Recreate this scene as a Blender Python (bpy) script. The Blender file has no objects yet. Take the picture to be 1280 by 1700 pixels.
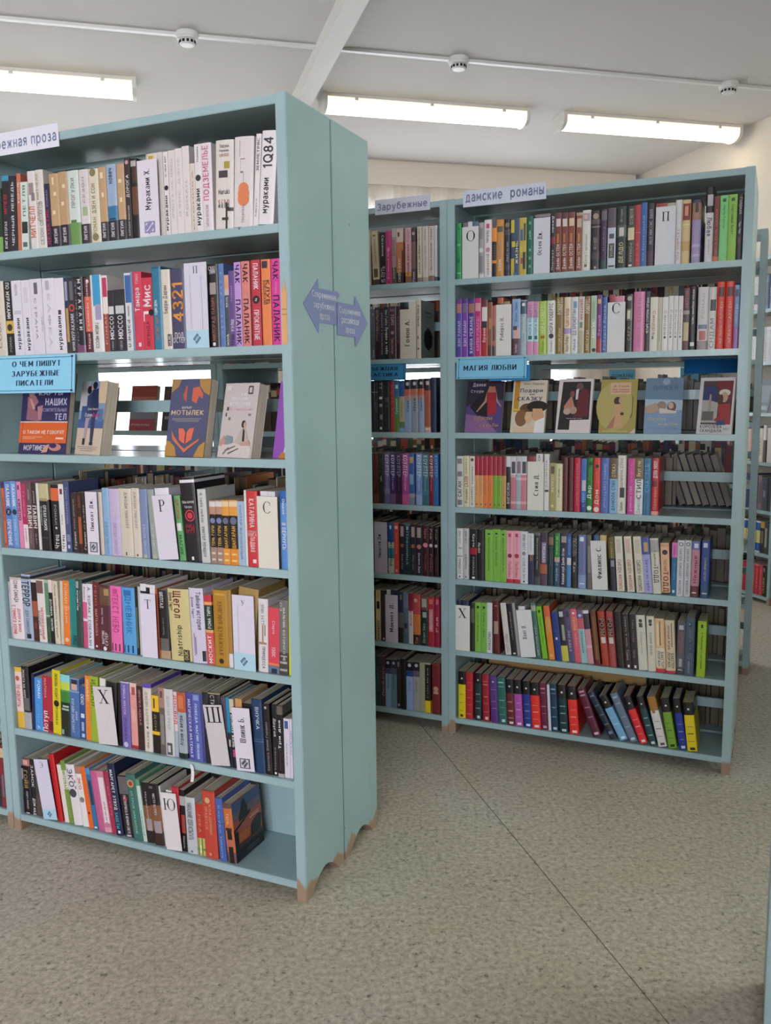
import bpy, math, random
from mathutils import Matrix, Vector
C = bpy.context.scene.collection
PI = math.pi
R = math.radians

# ------------------------------------------------------------------ camera
cam_d = bpy.data.cameras.new('camera')
cam = bpy.data.objects.new('camera', cam_d); C.objects.link(cam)
cam_d.sensor_fit = 'HORIZONTAL'; cam_d.sensor_width = 36.0
cam_d.lens = 36.0 * 1440.56 / 1280.0
cam_d.clip_start = 0.05; cam_d.clip_end = 100
cam.matrix_world = Matrix.Translation((0, 0, 1.3067)) @ Matrix.Rotation(R(90 - 7.684), 4, 'X') @ Matrix.Rotation(R(-0.7222), 4, 'Z')
bpy.context.scene.camera = cam

# ------------------------------------------------------------------ world, daylight, exposure
wd = bpy.data.worlds.new('sky'); bpy.context.scene.world = wd; wd.use_nodes = True
wn = wd.node_tree.nodes; wn['Background'].inputs[0].default_value = (0.82, 0.9, 1.0, 1); wn['Background'].inputs[1].default_value = 1.6
vs = bpy.context.scene.view_settings
vs.view_transform = 'Standard'; vs.look = 'None'; vs.gamma = 1.0; vs.use_curve_mapping = False; vs.exposure = 0.74
cy = bpy.context.scene.cycles
cy.max_bounces = 8; cy.diffuse_bounces = 3; cy.glossy_bounces = 3; cy.transmission_bounces = 5; cy.transparent_max_bounces = 6
cy.use_denoising = True; cy.sample_clamp_indirect = 6.0
RE = Vector((math.cos(R(15)), math.sin(R(15)), 0)); RN = Vector((-math.sin(R(15)), math.cos(R(15)), 0))
ROOM = Matrix(((RE.x, RN.x, 0, 0), (RE.y, RN.y, 0, 0), (0, 0, 1, 0), (0, 0, 0, 1)))   # room axes: x along the window wall, y across the room
E0, E1, N0, N1, HC = -5.4, 3.82, -3.4, 6.52, 3.0
BACKWIN = [(-4.9, -3.0), (-2.7, -0.9)]
ADDED_SIDEWIN = (.1, 2.1)   # unseen window, added in the right wall to light the near bookcase end
FARWIN = [(-4.3, -2.1), (-1.5, 0.7), (1.2, 3.3)]
def area(name, e, n, z, sx, sz, face, power, col):
    d = bpy.data.lights.new(name, 'AREA'); d.shape = 'RECTANGLE'; d.size = sx; d.size_y = sz; d.energy = power; d.color = col
    o = bpy.data.objects.new(name, d); C.objects.link(o)
    o.matrix_world = ROOM @ Matrix.Translation((e, n, z)) @ Matrix.Rotation(R(90 if face > 0 else -90), 4, 'X')
    return o
for a, b in BACKWIN:   # daylight outside the windows behind the camera
    area('window_area_light', (a + b) / 2, N0 - 0.3, 1.75, b - a, 1.8, 1, 118, (0.90, 0.91, 1.0))
d_ = area('window_area_light', E1 + .35, sum(ADDED_SIDEWIN) / 2, 1.75, 1.9, 1.8, 1, 30, (0.92, 1.0, 0.76)); d_.matrix_world = ROOM @ Matrix.Translation((E1 + .35, sum(ADDED_SIDEWIN) / 2, 1.75)) @ Matrix.Rotation(R(90), 4, 'Z') @ Matrix.Rotation(R(90), 4, 'X')  # added greenish light through the made-up side window, brightens the near bookcase end
for a, b in FARWIN:    # daylight outside the curtained windows of the far wall
    area('window_area_light', (a + b) / 2, N1 + 0.35, 1.75, b - a, 1.9, -1, 54, (0.80, 0.88, 1.0))

# ------------------------------------------------------------------ colours and materials
def lin(h):
    c = [int(h[i:i + 2], 16) / 255 for i in (0, 2, 4)]
    return tuple(x / 12.92 if x <= .04045 else ((x + .055) / 1.055) ** 2.4 for x in c) + (1.0,)
def newmat(name, rough=.5, spec=.5):
    m = bpy.data.materials.new(name); m.use_nodes = True; nt = m.node_tree
    b = nt.nodes['Principled BSDF']; b.inputs['Roughness'].default_value = rough
    b.inputs['Specular IOR Level'].default_value = spec
    return m, nt, b
def nd(nt, t, **k):
    n = nt.nodes.new(t)
    for a, v in k.items(): setattr(n, a, v)
    return n
def plain(name, h, rough=.5, spec=.5, var=.06, scale=8):
    m, nt, b = newmat(name, rough, spec)
    no = nd(nt, 'ShaderNodeTexNoise'); no.inputs['Scale'].default_value = scale
    tc = nd(nt, 'ShaderNodeTexCoord'); nt.links.new(tc.outputs['Object'], no.inputs['Vector'])
    mx = nd(nt, 'ShaderNodeMixRGB'); mx.blend_type = 'MULTIPLY'; mx.inputs[0].default_value = 1
    cr = nd(nt, 'ShaderNodeMapRange'); cr.inputs[3].default_value = 1 - var; cr.inputs[4].default_value = 1 + var
    nt.links.new(no.outputs[0], cr.inputs[0]); nt.links.new(cr.outputs[0], mx.inputs[2])
    mx.inputs[1].default_value = lin(h); nt.links.new(mx.outputs[0], b.inputs['Base Color'])
    return m
def attrmat(name, rough, spec, coat=0, var=.05):
    m, nt, b = newmat(name, rough, spec)
    at = nd(nt, 'ShaderNodeAttribute'); at.attribute_name = 'Col'
    no = nd(nt, 'ShaderNodeTexNoise'); no.inputs['Scale'].default_value = 90; no.inputs['Detail'].default_value = 3
    tc = nd(nt, 'ShaderNodeTexCoord'); nt.links.new(tc.outputs['Object'], no.inputs['Vector'])
    mr = nd(nt, 'ShaderNodeMapRange'); mr.inputs[3].default_value = 1 - var; mr.inputs[4].default_value = 1 + var
    mx = nd(nt, 'ShaderNodeMixRGB'); mx.blend_type = 'MULTIPLY'; mx.inputs[0].default_value = 1
    nt.links.new(no.outputs[0], mr.inputs[0]); nt.links.new(mr.outputs[0], mx.inputs[2])
    nt.links.new(at.outputs['Color'], mx.inputs[1]); nt.links.new(mx.outputs[0], b.inputs['Base Color'])
    if coat: b.inputs['Coat Weight'].default_value = coat; b.inputs['Coat Roughness'].default_value = .2
    return m
M_COVER = attrmat('printed_cover', .42, .45, .15)
M_PAPER = attrmat('printed_paper', .75, .25)
def pages_mat():
    m, nt, b = newmat('page_edges', .9, .1)
    tc = nd(nt, 'ShaderNodeTexCoord'); mp = nd(nt, 'ShaderNodeMapping'); mp.inputs['Scale'].default_value = (1400, 12, 12)
    no = nd(nt, 'ShaderNodeTexNoise'); no.inputs['Scale'].default_value = 1; no.inputs['Detail'].default_value = 1
    cr = nd(nt, 'ShaderNodeValToRGB'); cr.color_ramp.elements[0].position = .35; cr.color_ramp.elements[0].color = lin('b5a992')
    cr.color_ramp.elements[1].position = .65; cr.color_ramp.elements[1].color = lin('d8cebb')
    nt.links.new(tc.outputs['Object'], mp.inputs['Vector']); nt.links.new(mp.outputs[0], no.inputs['Vector'])
    nt.links.new(no.outputs[0], cr.inputs[0]); nt.links.new(cr.outputs[0], b.inputs['Base Color'])
    return m
M_PAGES = pages_mat()
def paint_mat(name='teal_paint', wear=True, rough=.3):
    # glossy teal brush paint, worn to bare brown wood at the feet
    m, nt, b = newmat(name, rough, .5)
    tc = nd(nt, 'ShaderNodeTexCoord'); geo = nd(nt, 'ShaderNodeNewGeometry')
    no = nd(nt, 'ShaderNodeTexNoise'); no.inputs['Scale'].default_value = 3.5; no.inputs['Detail'].default_value = 5
    nt.links.new(geo.outputs['Position'], no.inputs['Vector'])
    cr = nd(nt, 'ShaderNodeValToRGB'); cr.color_ramp.elements[0].position = .3; cr.color_ramp.elements[0].color = lin('96b1b4')
    cr.color_ramp.elements[1].position = .7; cr.color_ramp.elements[1].color = lin('a3bdc0')
    nt.links.new(no.outputs[0], cr.inputs[0])
    sep = nd(nt, 'ShaderNodeSeparateXYZ'); nt.links.new(geo.outputs['Position'], sep.inputs[0])
    n2 = nd(nt, 'ShaderNodeTexNoise'); n2.inputs['Scale'].default_value = 22; n2.inputs['Detail'].default_value = 4
    mp = nd(nt, 'ShaderNodeMapping'); mp.inputs['Scale'].default_value = (1, 1, .25)
    nt.links.new(geo.outputs['Position'], mp.inputs['Vector']); nt.links.new(mp.outputs[0], n2.inputs['Vector'])
    ma = nd(nt, 'ShaderNodeMath', operation='MULTIPLY_ADD'); ma.inputs[1].default_value = -.1; nt.links.new(n2.outputs[0], ma.inputs[0])
    nt.links.new(sep.outputs['Z'], ma.inputs[2])
    mr = nd(nt, 'ShaderNodeMapRange'); mr.inputs[1].default_value = -.016 if wear else -9; mr.inputs[2].default_value = -.006 if wear else -8; mr.inputs[3].default_value = 1; mr.inputs[4].default_value = 0
    nt.links.new(ma.outputs[0], mr.inputs[0])
    mx = nd(nt, 'ShaderNodeMixRGB'); nt.links.new(mr.outputs[0], mx.inputs[0]); nt.links.new(cr.outputs[0], mx.inputs[1]); mx.inputs[2].default_value = lin('a08772')
    # small dark chips
    vo = nd(nt, 'ShaderNodeTexVoronoi'); vo.inputs['Scale'].default_value = 7; nt.links.new(geo.outputs['Position'], vo.inputs['Vector'])
    lt = nd(nt, 'ShaderNodeMath', operation='LESS_THAN'); lt.inputs[1].default_value = .022; nt.links.new(vo.outputs['Distance'], lt.inputs[0])
    mx2 = nd(nt, 'ShaderNodeMixRGB'); nt.links.new(lt.outputs[0], mx2.inputs[0]); nt.links.new(mx.outputs[0], mx2.inputs[1]); mx2.inputs[2].default_value = lin('5f7f7c')
    nt.links.new(mx2.outputs[0], b.inputs['Base Color'])
    bp = nd(nt, 'ShaderNodeBump'); bp.inputs['Strength'].default_value = .12; bp.inputs['Distance'].default_value = .004
    n3 = nd(nt, 'ShaderNodeTexNoise'); n3.inputs['Scale'].default_value = 60; n3.inputs['Detail'].default_value = 3
    m3 = nd(nt, 'ShaderNodeMapping'); m3.inputs['Scale'].default_value = (1, 1, .15)
    nt.links.new(geo.outputs['Position'], m3.inputs['Vector']); nt.links.new(m3.outputs[0], n3.inputs['Vector'])
    nt.links.new(n3.outputs[0], bp.inputs['Height']); nt.links.new(bp.outputs[0], b.inputs['Normal'])
    return m
M_PAINT = paint_mat()
M_SHELF = paint_mat('teal_shelf_paint', False, .2)
def floor_mat():
    m, nt, b = newmat('speckled_linoleum', .42, .45)
    geo = nd(nt, 'ShaderNodeNewGeometry')
    def ramp(src, els):
        cr = nd(nt, 'ShaderNodeValToRGB'); e = cr.color_ramp.elements
        e[0].position, e[0].color = els[0][0], lin(els[0][1]); e[1].position, e[1].color = els[-1][0], lin(els[-1][1])
        for p_, c_ in els[1:-1]:
            q = e.new(p_); q.color = lin(c_)
        nt.links.new(src, cr.inputs[0]); return cr.outputs[0]
    def noise(sc, det, rough=.6):
        n = nd(nt, 'ShaderNodeTexNoise'); n.inputs['Scale'].default_value = sc; n.inputs['Detail'].default_value = det; n.inputs['Roughness'].default_value = rough
        nt.links.new(geo.outputs['Position'], n.inputs['Vector']); return n.outputs[0]
    base = ramp(noise(75, 4), [(.3, 'a49d8e'), (.43, 'bcb5a6'), (.52, 'c9c2b4'), (.68, 'dcd6c9')])
    dark = ramp(noise(48, 6, .8), [(.36, '6e675c'), (.44, 'ffffff')])
    big = ramp(noise(1.1, 3), [(.3, 'ece6da'), (.7, 'ffffff')])
    a = nd(nt, 'ShaderNodeMixRGB'); a.blend_type = 'MULTIPLY'; a.inputs[0].default_value = .75
    nt.links.new(base, a.inputs[1]); nt.links.new(dark, a.inputs[2])
    c = nd(nt, 'ShaderNodeMixRGB'); c.blend_type = 'MULTIPLY'; c.inputs[0].default_value = 1
    nt.links.new(a.outputs[0], c.inputs[1]); nt.links.new(big, c.inputs[2])
    nt.links.new(c.outputs[0], b.inputs['Base Color'])
    return m
M_FLOOR = floor_mat()
M_CEIL = plain('ceiling_whitewash', 'e2dedb', .85, .2, .02, 2)
M_WALL = plain('cream_wall', 'eae0d2', .8, .2, .02, 2)
M_TRIM = plain('white_trim', 'e8e4dc', .5, .4, .02)
M_PLASTIC = plain('white_plastic', 'ecebe6', .35, .5, .02)
M_DARK = plain('dark_slot', '23211f', .6, .3, .05)
M_BOARD = plain('brown_fibreboard', '9a7c4e', .7, .3, .1, 30)
M_METAL = plain('nail_metal', '4a4644', .4, .5, .1)
def emit(name, col, s):
    m = bpy.data.materials.new(name); m.use_nodes = True; nt = m.node_tree; nt.nodes.clear()
    o = nd(nt, 'ShaderNodeOutputMaterial'); e = nd(nt, 'ShaderNodeEmission'); e.inputs[0].default_value = col; e.inputs[1].default_value = s
    nt.links.new(e.outputs[0], o.inputs[0]); return m
def tube_mat():
    # prismatic cover lit by a tube: brightest along the middle, creamy towards both long edges
    m = emit('lit_diffuser', (1, .88, .64, 1), 1); nt = m.node_tree; e = [n for n in nt.nodes if n.type == 'EMISSION'][0]
    tc = nd(nt, 'ShaderNodeTexCoord'); sp = nd(nt, 'ShaderNodeSeparateXYZ'); nt.links.new(tc.outputs['Object'], sp.inputs[0])
    s = nd(nt, 'ShaderNodeMath', operation='SUBTRACT'); s.inputs[1].default_value = .08; nt.links.new(sp.outputs['Y'], s.inputs[0])
    a = nd(nt, 'ShaderNodeMath', operation='ABSOLUTE'); nt.links.new(s.outputs[0], a.inputs[0])
    r = nd(nt, 'ShaderNodeMapRange'); r.inputs[1].default_value = .045; r.inputs[2].default_value = .08; r.inputs[3].default_value = 3.4; r.inputs[4].default_value = .75
    nt.links.new(a.outputs[0], r.inputs[0]); nt.links.new(r.outputs[0], e.inputs[1]); return m
M_TUBE = tube_mat()
def glass_mat():
    m = bpy.data.materials.new('window_glass'); m.use_nodes = True; nt = m.node_tree; nt.nodes.clear()
    o = nd(nt, 'ShaderNodeOutputMaterial'); t = nd(nt, 'ShaderNodeBsdfTransparent'); g = nd(nt, 'ShaderNodeBsdfGlossy'); g.inputs['Roughness'].default_value = .03
    f = nd(nt, 'ShaderNodeFresnel'); f.inputs[0].default_value = 1.45; x = nd(nt, 'ShaderNodeMixShader')
    nt.links.new(f.outputs[0], x.inputs[0]); nt.links.new(t.outputs[0], x.inputs[1]); nt.links.new(g.outputs[0], x.inputs[2]); nt.links.new(x.outputs[0], o.inputs[0]); return m
M_GLASS = glass_mat()
def tulle_mat():
    m = bpy.data.materials.new('tulle'); m.use_nodes = True; nt = m.node_tree; nt.nodes.clear()
    o = nd(nt, 'ShaderNodeOutputMaterial'); t = nd(nt, 'ShaderNodeBsdfTransparent'); d = nd(nt, 'ShaderNodeBsdfDiffuse'); d.inputs[0].default_value = lin('f4efe8')
    l = nd(nt, 'ShaderNodeBsdfTranslucent'); l.inputs[0].default_value = lin('f8f4ee'); a = nd(nt, 'ShaderNodeMixShader'); x = nd(nt, 'ShaderNodeMixShader')
    a.inputs[0].default_value = .6; x.inputs[0].default_value = .75
    nt.links.new(d.outputs[0], a.inputs[1]); nt.links.new(l.outputs[0], a.inputs[2]); nt.links.new(t.outputs[0], x.inputs[1]); nt.links.new(a.outputs[0], x.inputs[2]); nt.links.new(x.outputs[0], o.inputs[0]); return m
M_TULLE = tulle_mat()

# ------------------------------------------------------------------ mesh helpers
class MB:
    """collects polygons with a colour each and links them as one mesh object"""
    def __init__(s): s.v = []; s.f = []; s.c = []
    def poly(s, pts, c='ffffff'):
        i = len(s.v); s.v.extend(tuple(p) for p in pts); s.f.append(list(range(i, i + len(pts)))); s.c.append(c)
    def box(s, x0, x1, y0, y1, z0, z1, c='ffffff', skip=''):
        i = len(s.v)
        s.v += [(x0, y0, z0), (x1, y0, z0), (x1, y1, z0), (x0, y1, z0), (x0, y0, z1), (x1, y0, z1), (x1, y1, z1), (x0, y1, z1)]
        for k, q in zip('btfrkl', ((0, 3, 2, 1), (4, 5, 6, 7), (0, 1, 5, 4), (1, 2, 6, 5), (2, 3, 7, 6), (3, 0, 4, 7))):
            if k not in skip: s.f.append([i + j for j in q]); s.c.append(c)
    def prism(s, prof, a0, a1, axis='z', c='ffffff'):
        """profile polygon swept along an axis"""
        def P(p, a): return (p[0], p[1], a) if axis == 'z' else ((a, p[0], p[1]) if axis == 'x' else (p[0], a, p[1]))
        n = len(prof); i = len(s.v)
        s.v += [P(p, a0) for p in prof] + [P(p, a1) for p in prof]
        for k in range(n):
            s.f.append([i + k, i + (k + 1) % n, i + n + (k + 1) % n, i + n + k]); s.c.append(c)
        s.f.append([i + k for k in range(n)][::-1]); s.f.append([i + n + k for k in range(n)]); s.c += [c, c]
    def mesh(s, name, mat, smooth=False):
        me = bpy.data.meshes.new(name); me.from_pydata(s.v, [], s.f); me.materials.append(mat)
        ca = me.color_attributes.new('Col', 'FLOAT_COLOR', 'CORNER'); buf = []
        cache = {}
        for f, c in zip(s.f, s.c):
            if c not in cache: cache[c] = tuple(q * .9 for q in lin(c)[:3]) + (1.0,)
            buf.extend(cache[c] * len(f))
        ca.data.foreach_set('color', buf)
        if smooth: me.polygons.foreach_set('use_smooth', [True] * len(me.polygons))
        me.update(); return me
    def build(s, name, mat, parent=None, smooth=False):
        o = bpy.data.objects.new(name, s.mesh(name, mat, smooth)); C.objects.link(o)
        if parent: o.parent = parent
        return o
def fixn(o):
    import bmesh
    b = bmesh.new(); b.from_mesh(o.data); bmesh.ops.recalc_face_normals(b, faces=b.faces); b.to_mesh(o.data); b.free(); return o
def tag(o, label, cat, group=None, kind=None):
    o['label'] = label; o['category'] = cat
    if group: o['group'] = group
    if kind: o['kind'] = kind
    return o
def struct(o, label=None):
    o['kind'] = 'structure'
    if label: o['label'] = label
    return o
def empty(name, mw):
    o = bpy.data.objects.new(name, None); C.objects.link(o); o.matrix_world = mw; o.empty_display_size = .05; return o
def frame(ox, oy, ang, z=0):
    return Matrix.Translation((ox, oy, z)) @ Matrix.Rotation(R(ang), 4, 'Z')

# ------------------------------------------------------------------ lettering: every glyph is a set of pen strokes (sans or book face)
def _arc(cx, cy, rx, ry, a0, a1, n=7):
    return [(cx + rx * math.cos(R(a0 + (a1 - a0) * k / n)), cy + ry * math.sin(R(a0 + (a1 - a0) * k / n))) for k in range(n + 1)]
def _glyphs():
    G = {}
    el = lambda w: [_arc(w / 2, .5, w / 2, .5, 0, 360, 14)]
    bowl = lambda x, y0, y1, r: [(0, y1), (x, y1)] + _arc(x, (y0 + y1) / 2, r, (y1 - y0) / 2, 90, -90)[1:-1] + [(x, y0), (0, y0)]
    G['А'] = [[(0, 0), (.33, 1), (.66, 0)], [(.12, .32), (.54, .32)]]
    G['Б'] = [[(0, 0), (0, 1), (.48, 1)], bowl(.25, 0, .56, .25)]
    G['В'] = [[(0, 0), (0, 1)], bowl(.22, .53, 1, .22), bowl(.25, 0, .53, .26)]
    G['Г'] = [[(0, 0), (0, 1), (.45, 1)]]
    G['Д'] = [[(0, -.16), (0, 0), (.7, 0), (.7, -.16)], [(.1, 0), (.2, 1), (.58, 1), (.58, 0)]]
    G['Е'] = [[(.46, 0), (0, 0), (0, 1), (.46, 1)], [(0, .52), (.4, .52)]]; G['Ё'] = G['Е'] + [[(.12, 1.18), (.14, 1.18)], [(.32, 1.18), (.34, 1.18)]]
    G['Ж'] = [[(0, 0), (.28, .5), (.02, 1)], [(.8, 0), (.52, .5), (.78, 1)], [(.4, 0), (.4, 1)], [(.28, .5), (.52, .5)]]
    G['З'] = [_arc(.2, .76, .22, .24, 150, -90), _arc(.2, .26, .26, .26, 90, -150)]
    G['И'] = [[(0, 1), (0, 0), (.54, 1), (.54, 0)]]; G['Й'] = G['И'] + [_arc(.27, 1.25, .13, .1, 190, 350, 5)]
    G['К'] = [[(0, 0), (0, 1)], [(.5, 1), (.05, .5), (.52, 0)]]
    G['Л'] = [[(0, 0), (.1, .06), (.17, 1), (.56, 1), (.56, 0)]]
    G['М'] = [[(0, 0), (0, 1), (.34, .25), (.68, 1), (.68, 0)]]
    G['Н'] = [[(0, 0), (0, 1)], [(.55, 0), (.55, 1)], [(0, .52), (.55, .52)]]
    G['О'] = el(.68); G['П'] = [[(0, 0), (0, 1), (.55, 1), (.55, 0)]]
    G['Р'] = [[(0, 0), (0, 1)], bowl(.24, .46, 1, .25)]
    G['С'] = [_arc(.34, .5, .34, .5, 50, 310, 12)]
    G['Т'] = [[(0, 1), (.58, 1)], [(.29, 1), (.29, 0)]]
    G['У'] = [[(0, 1), (.3, .34)], [(.56, 1), (.22, 0), (.06, 0)]]
    G['Ф'] = [[(.36, 0), (.36, 1)], _arc(.36, .52, .36, .27, 0, 360, 14)]
    G['Х'] = [[(0, 1), (.58, 0)], [(.58, 1), (0, 0)]]
    G['Ц'] = [[(0, 1), (0, 0), (.62, 0), (.62, -.16)], [(.52, 0), (.52, 1)]]
    G['Ч'] = [[(0, 1), (0, .55), (.12, .42), (.5, .42)], [(.5, 1), (.5, 0)]]
    G['Ш'] = [[(0, 1), (0, 0), (.76, 0), (.76, 1)], [(.38, 0), (.38, 1)]]
    G['Щ'] = [[(0, 1), (0, 0), (.84, 0), (.84, -.16)], [(.38, 0), (.38, 1)], [(.74, 0), (.74, 1)]]
    soft = [[(0, 0), (0, 1)], bowl(.22, 0, .54, .25)]
    G['Ь'] = soft; G['Ъ'] = [[(-.02, 1), (.16, 1)]] + [[(x + .16, y) for x, y in p] for p in soft]; G['Ы'] = soft + [[(.66, 0), (.66, 1)]]
    G['Э'] = [_arc(.3, .5, .34, .5, 130, -130, 12), [(.2, .5), (.64, .5)]]
    G['Ю'] = [[(0, 0), (0, 1)], [(0, .5), (.2, .5)], _arc(.52, .5, .32, .5, 0, 360, 14)]
    G['Я'] = [[(.5, 0), (.5, 1)], [(.5, 1), (.26, 1)] + _arc(.26, .74, .24, .26, 90, 270)[1:-1] + [(.26, .48), (.5, .48)], [(.26, .48), (.02, 0)]]
    low = lambda ch: [[(x * .8, y * .7) for x, y in p] for p in G[ch]]
    for c in 'вгджзийклмнптцчшщъыьэюя': G[c] = low(c.upper())
    o = [_arc(.26, .35, .26, .35, 0, 360, 12)]
    G['о'] = o; G['а'] = [[(.46, 0), (.46, .45)] + _arc(.25, .45, .21, .26, 0, 150, 5)[1:], [(.46, .4), (.2, .36)] + _arc(.2, .18, .18, .18, 90, 270, 5)[1:] + [(.32, .02), (.46, .12)]]
    G['б'] = o + [[(.02, .35), (.04, .75), (.16, .92), (.46, 1)]]; G['с'] = [_arc(.26, .35, .26, .35, 45, 315, 9)]
    G['е'] = [[(.02, .36), (.5, .36)] + _arc(.26, .35, .25, .35, 5, 310, 10)]; G['ё'] = G['е'] + [[(.12, .9), (.14, .9)], [(.36, .9), (.38, .9)]]
    G['р'] = o + [[(0, .7), (0, -.28)]]; G['у'] = [[(0, .7), (.24, .05)], [(.48, .7), (.18, -.26), (.04, -.26)]]; G['х'] = low('Х')
    G['ф'] = [[(.34, -.28), (.34, 1)], _arc(.34, .35, .34, .32, 0, 360, 12)]
    G['1'] = [[(0, .8), (.2, 1), (.2, 0)]]; G['2'] = [_arc(.25, .74, .25, .26, 170, -30, 7) + [(0, 0), (.52, 0)]]; G['3'] = G['З']
    G['4'] = [[(.42, 0), (.42, 1), (0, .28), (.56, .28)]]; G['8'] = [_arc(.25, .75, .21, .25, 0, 360, 10), _arc(.25, .26, .25, .26, 0, 360, 10)]
    G['0'] = el(.52); G['7'] = [[(0, 1), (.5, 1), (.18, 0)]]; G['Q'] = el(.74) + [[(.45, .25), (.76, -.08)]]; G['Z'] = [[(0, 1), (.5, 1), (0, 0), (.5, 0)]]
    G['S'] = [_arc(.24, .75, .24, .25, 40, 270, 7) + _arc(.24, .25, .25, .25, 90, -140, 7)[1:]]; G['I'] = [[(0, 0), (0, 1)]]; G['H'] = G['Н']; G['N'] = [[(0, 0), (0, 1), (.55, 0), (.55, 1)]]
    G['a'] = G['а']; G['r'] = [[(0, 0), (0, .7)], [(0, .45), (.15, .68), (.32, .7)]]; G['u'] = [[(0, .7), (0, .2), (.15, 0), (.3, 0), (.45, .2)], [(.45, .7), (.45, 0)]]
    G['k'] = [[(0, 0), (0, 1)], [(.38, .7), (.04, .35), (.4, 0)]]; G['i'] = [[(0, 0), (0, .7)], [(0, .9), (0, .93)]]; G['t'] = [[(.14, 1), (.14, .1), (.3, 0)], [(0, .7), (.32, .7)]]
    G['s'] = [[(.38, .6), (.2, .7), (.04, .55), (.36, .2), (.2, 0), (0, .1)]]; G['h'] = [[(0, 0), (0, 1)], [(0, .5), (.2, .7), (.4, .6), (.4, 0)]]; G['p'] = G['р']
    G['.'] = [[(0, 0), (.02, .02)]]; G[','] = [[(.04, .04), (0, -.12)]]; G['-'] = [[(0, .45), (.3, .45)]]; G['|'] = [[(0, -.1), (0, 1.05)]]
    return G
GLY = _glyphs(); _txt = {}
def text_polys(s, book=False, t=.17):
    key = (s, book)
    if key in _txt: return _txt[key]
    P = []; x = 0.0
    def seg(a, b, w):
        dx, dy = b[0] - a[0], b[1] - a[1]; L = math.hypot(dx, dy) or 1e-6; ux, uy = dx / L, dy / L; e = w * .3 if not book else w * .1
        if L < .05: ux, uy, e = 1, 0, w * .45
        a = (a[0] - ux * e, a[1] - uy * e); b = (b[0] + ux * e, b[1] + uy * e); nx, ny = -uy * w / 2, ux * w / 2
        P.append([(a[0] + nx, a[1] + ny), (a[0] - nx, a[1] - ny), (b[0] - nx, b[1] - ny), (b[0] + nx, b[1] + ny)])
    for ch in s:
        if ch == ' ': x += .5; continue
        g = GLY.get(ch)
        if not g: x += .4; continue
        x0 = min(p[0] for q in g for p in q); x1 = max(p[0] for q in g for p in q); top = 1 if ch.isupper() or ch.isdigit() else .7
        for q in g:
            for a, b in zip(q, q[1:]):
                w = t
                if book: w = t * (.42 + .75 * abs(b[1] - a[1]) / (math.hypot(b[0] - a[0], b[1] - a[1]) or 1))
                seg((a[0] - x0 + x, a[1]), (b[0] - x0 + x, b[1]), w)
            if book:
                for e_, f_ in ((q[0], q[1]), (q[-1], q[-2])):
                    if (abs(e_[1]) < .02 or abs(e_[1] - top) < .02) and abs(e_[1] - f_[1]) > .3: seg((e_[0] - x0 + x - t * .75, e_[1]), (e_[0] - x0 + x + t * .75, e_[1]), t * .36)
        x += (x1 - x0) + t + (.16 if not book else .2)
    if not P: _txt[key] = ([], 1); return _txt[key]
    xs = [p[0] for q in P for p in q]; ys = [p[1] for q in P for p in q]; X0, X1, Y0, Y1 = min(xs), max(xs), min(ys), max(ys)
    _txt[key] = ([[((a - X0) / (X1 - X0), (b - Y0) / (Y1 - Y0)) for a, b in q] for q in P], (X1 - X0) / (Y1 - Y0))
    return _txt[key]
def put_text(mb, s, fn, c, book=False):
    """fn maps (u, v) in the unit box of the string to a point"""
    for q in text_polys(s, book)[0]: mb.poly([fn(u, v) for u, v in q], c)
def serif(ch):
    """book-face capitals: list of polygons in a unit-high box"""
    P = []
    def r(x0, x1, y0, y1): P.append([(x0, y0), (x1, y0), (x1, y1), (x0, y1)])
    def stem(x, top=True, bot=True, w=.13):
        r(x, x + w, 0, 1)
        if bot: r(x - .09, x + w + .09, 0, .045)
        if top: r(x - .09, x + w + .09, .955, 1)
    def ring(cx, cy, rx, ry, a0, a1, tmax, tmin=.04, n=28):
        for k in range(n):
            q = []
            for a in (a0 + (a1 - a0) * k / n, a0 + (a1 - a0) * (k + 1) / n):
                ca, sa = math.cos(R(a)), math.sin(R(a)); t = tmin + (tmax - tmin) * abs(ca) ** 1.5
                q.append([(cx + rx * ca, cy + ry * sa), (cx + (rx - t) * ca, cy + (ry - min(t, tmin + .01)) * sa)])
            P.append([q[0][0], q[1][0], q[1][1], q[0][1]])
    if ch == 'П': stem(.1); stem(.6); r(.1, .7, .955, 1)
    elif ch == 'Р': stem(.1); ring(.3, .74, .34, .26, -90, 90, .14, .045); r(.2, .31, .955, 1); r(.2, .31, .48, .525)
    elif ch == 'С': ring(.42, .5, .42, .52, 42, 318, .15); r(.68, .72, .66, .9)
    elif ch == 'Э': ring(.36, .5, .42, .52, -138, 138, .15); r(.25, .66, .48, .53)
    elif ch == 'Т': stem(.35, top=False); r(.02, .81, .955, 1); r(.02, .06, .76, 1); r(.77, .81, .76, 1)
    elif ch == 'О': ring(.45, .5, .45, .52, 0, 360, .16, .04, 40)
    elif ch == 'Ш': stem(.1, bot=False); stem(.5, bot=False); stem(.9, bot=False); r(.01, 1.12, 0, .045)
    elif ch == 'Ю': stem(.1); r(.22, .42, .48, .525); ring(.82, .5, .42, .52, 0, 360, .15, .04, 36)
    elif ch == 'Х': P.append([(.05, 1), (.23, 1), (.85, 0), (.67, 0)]); P.append([(.72, 1), (.77, 1), (.17, 0), (.12, 0)]); r(-.03, .33, .955, 1); r(.6, .9, .955, 1); r(.57, .93, 0, .045); r(0, .3, 0, .045)
    elif ch == 'У': P.append([(.05, 1), (.22, 1), (.52, .38), (.42, .3)]); P.append([(.72, 1), (.77, 1), (.42, .1), (.36, .12)]); r(-.03, .33, .955, 1); r(.6, .88, .955, 1); ring(.3, .14, .14, .13, 180, 340, .1, .05, 12)
    return P

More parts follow.
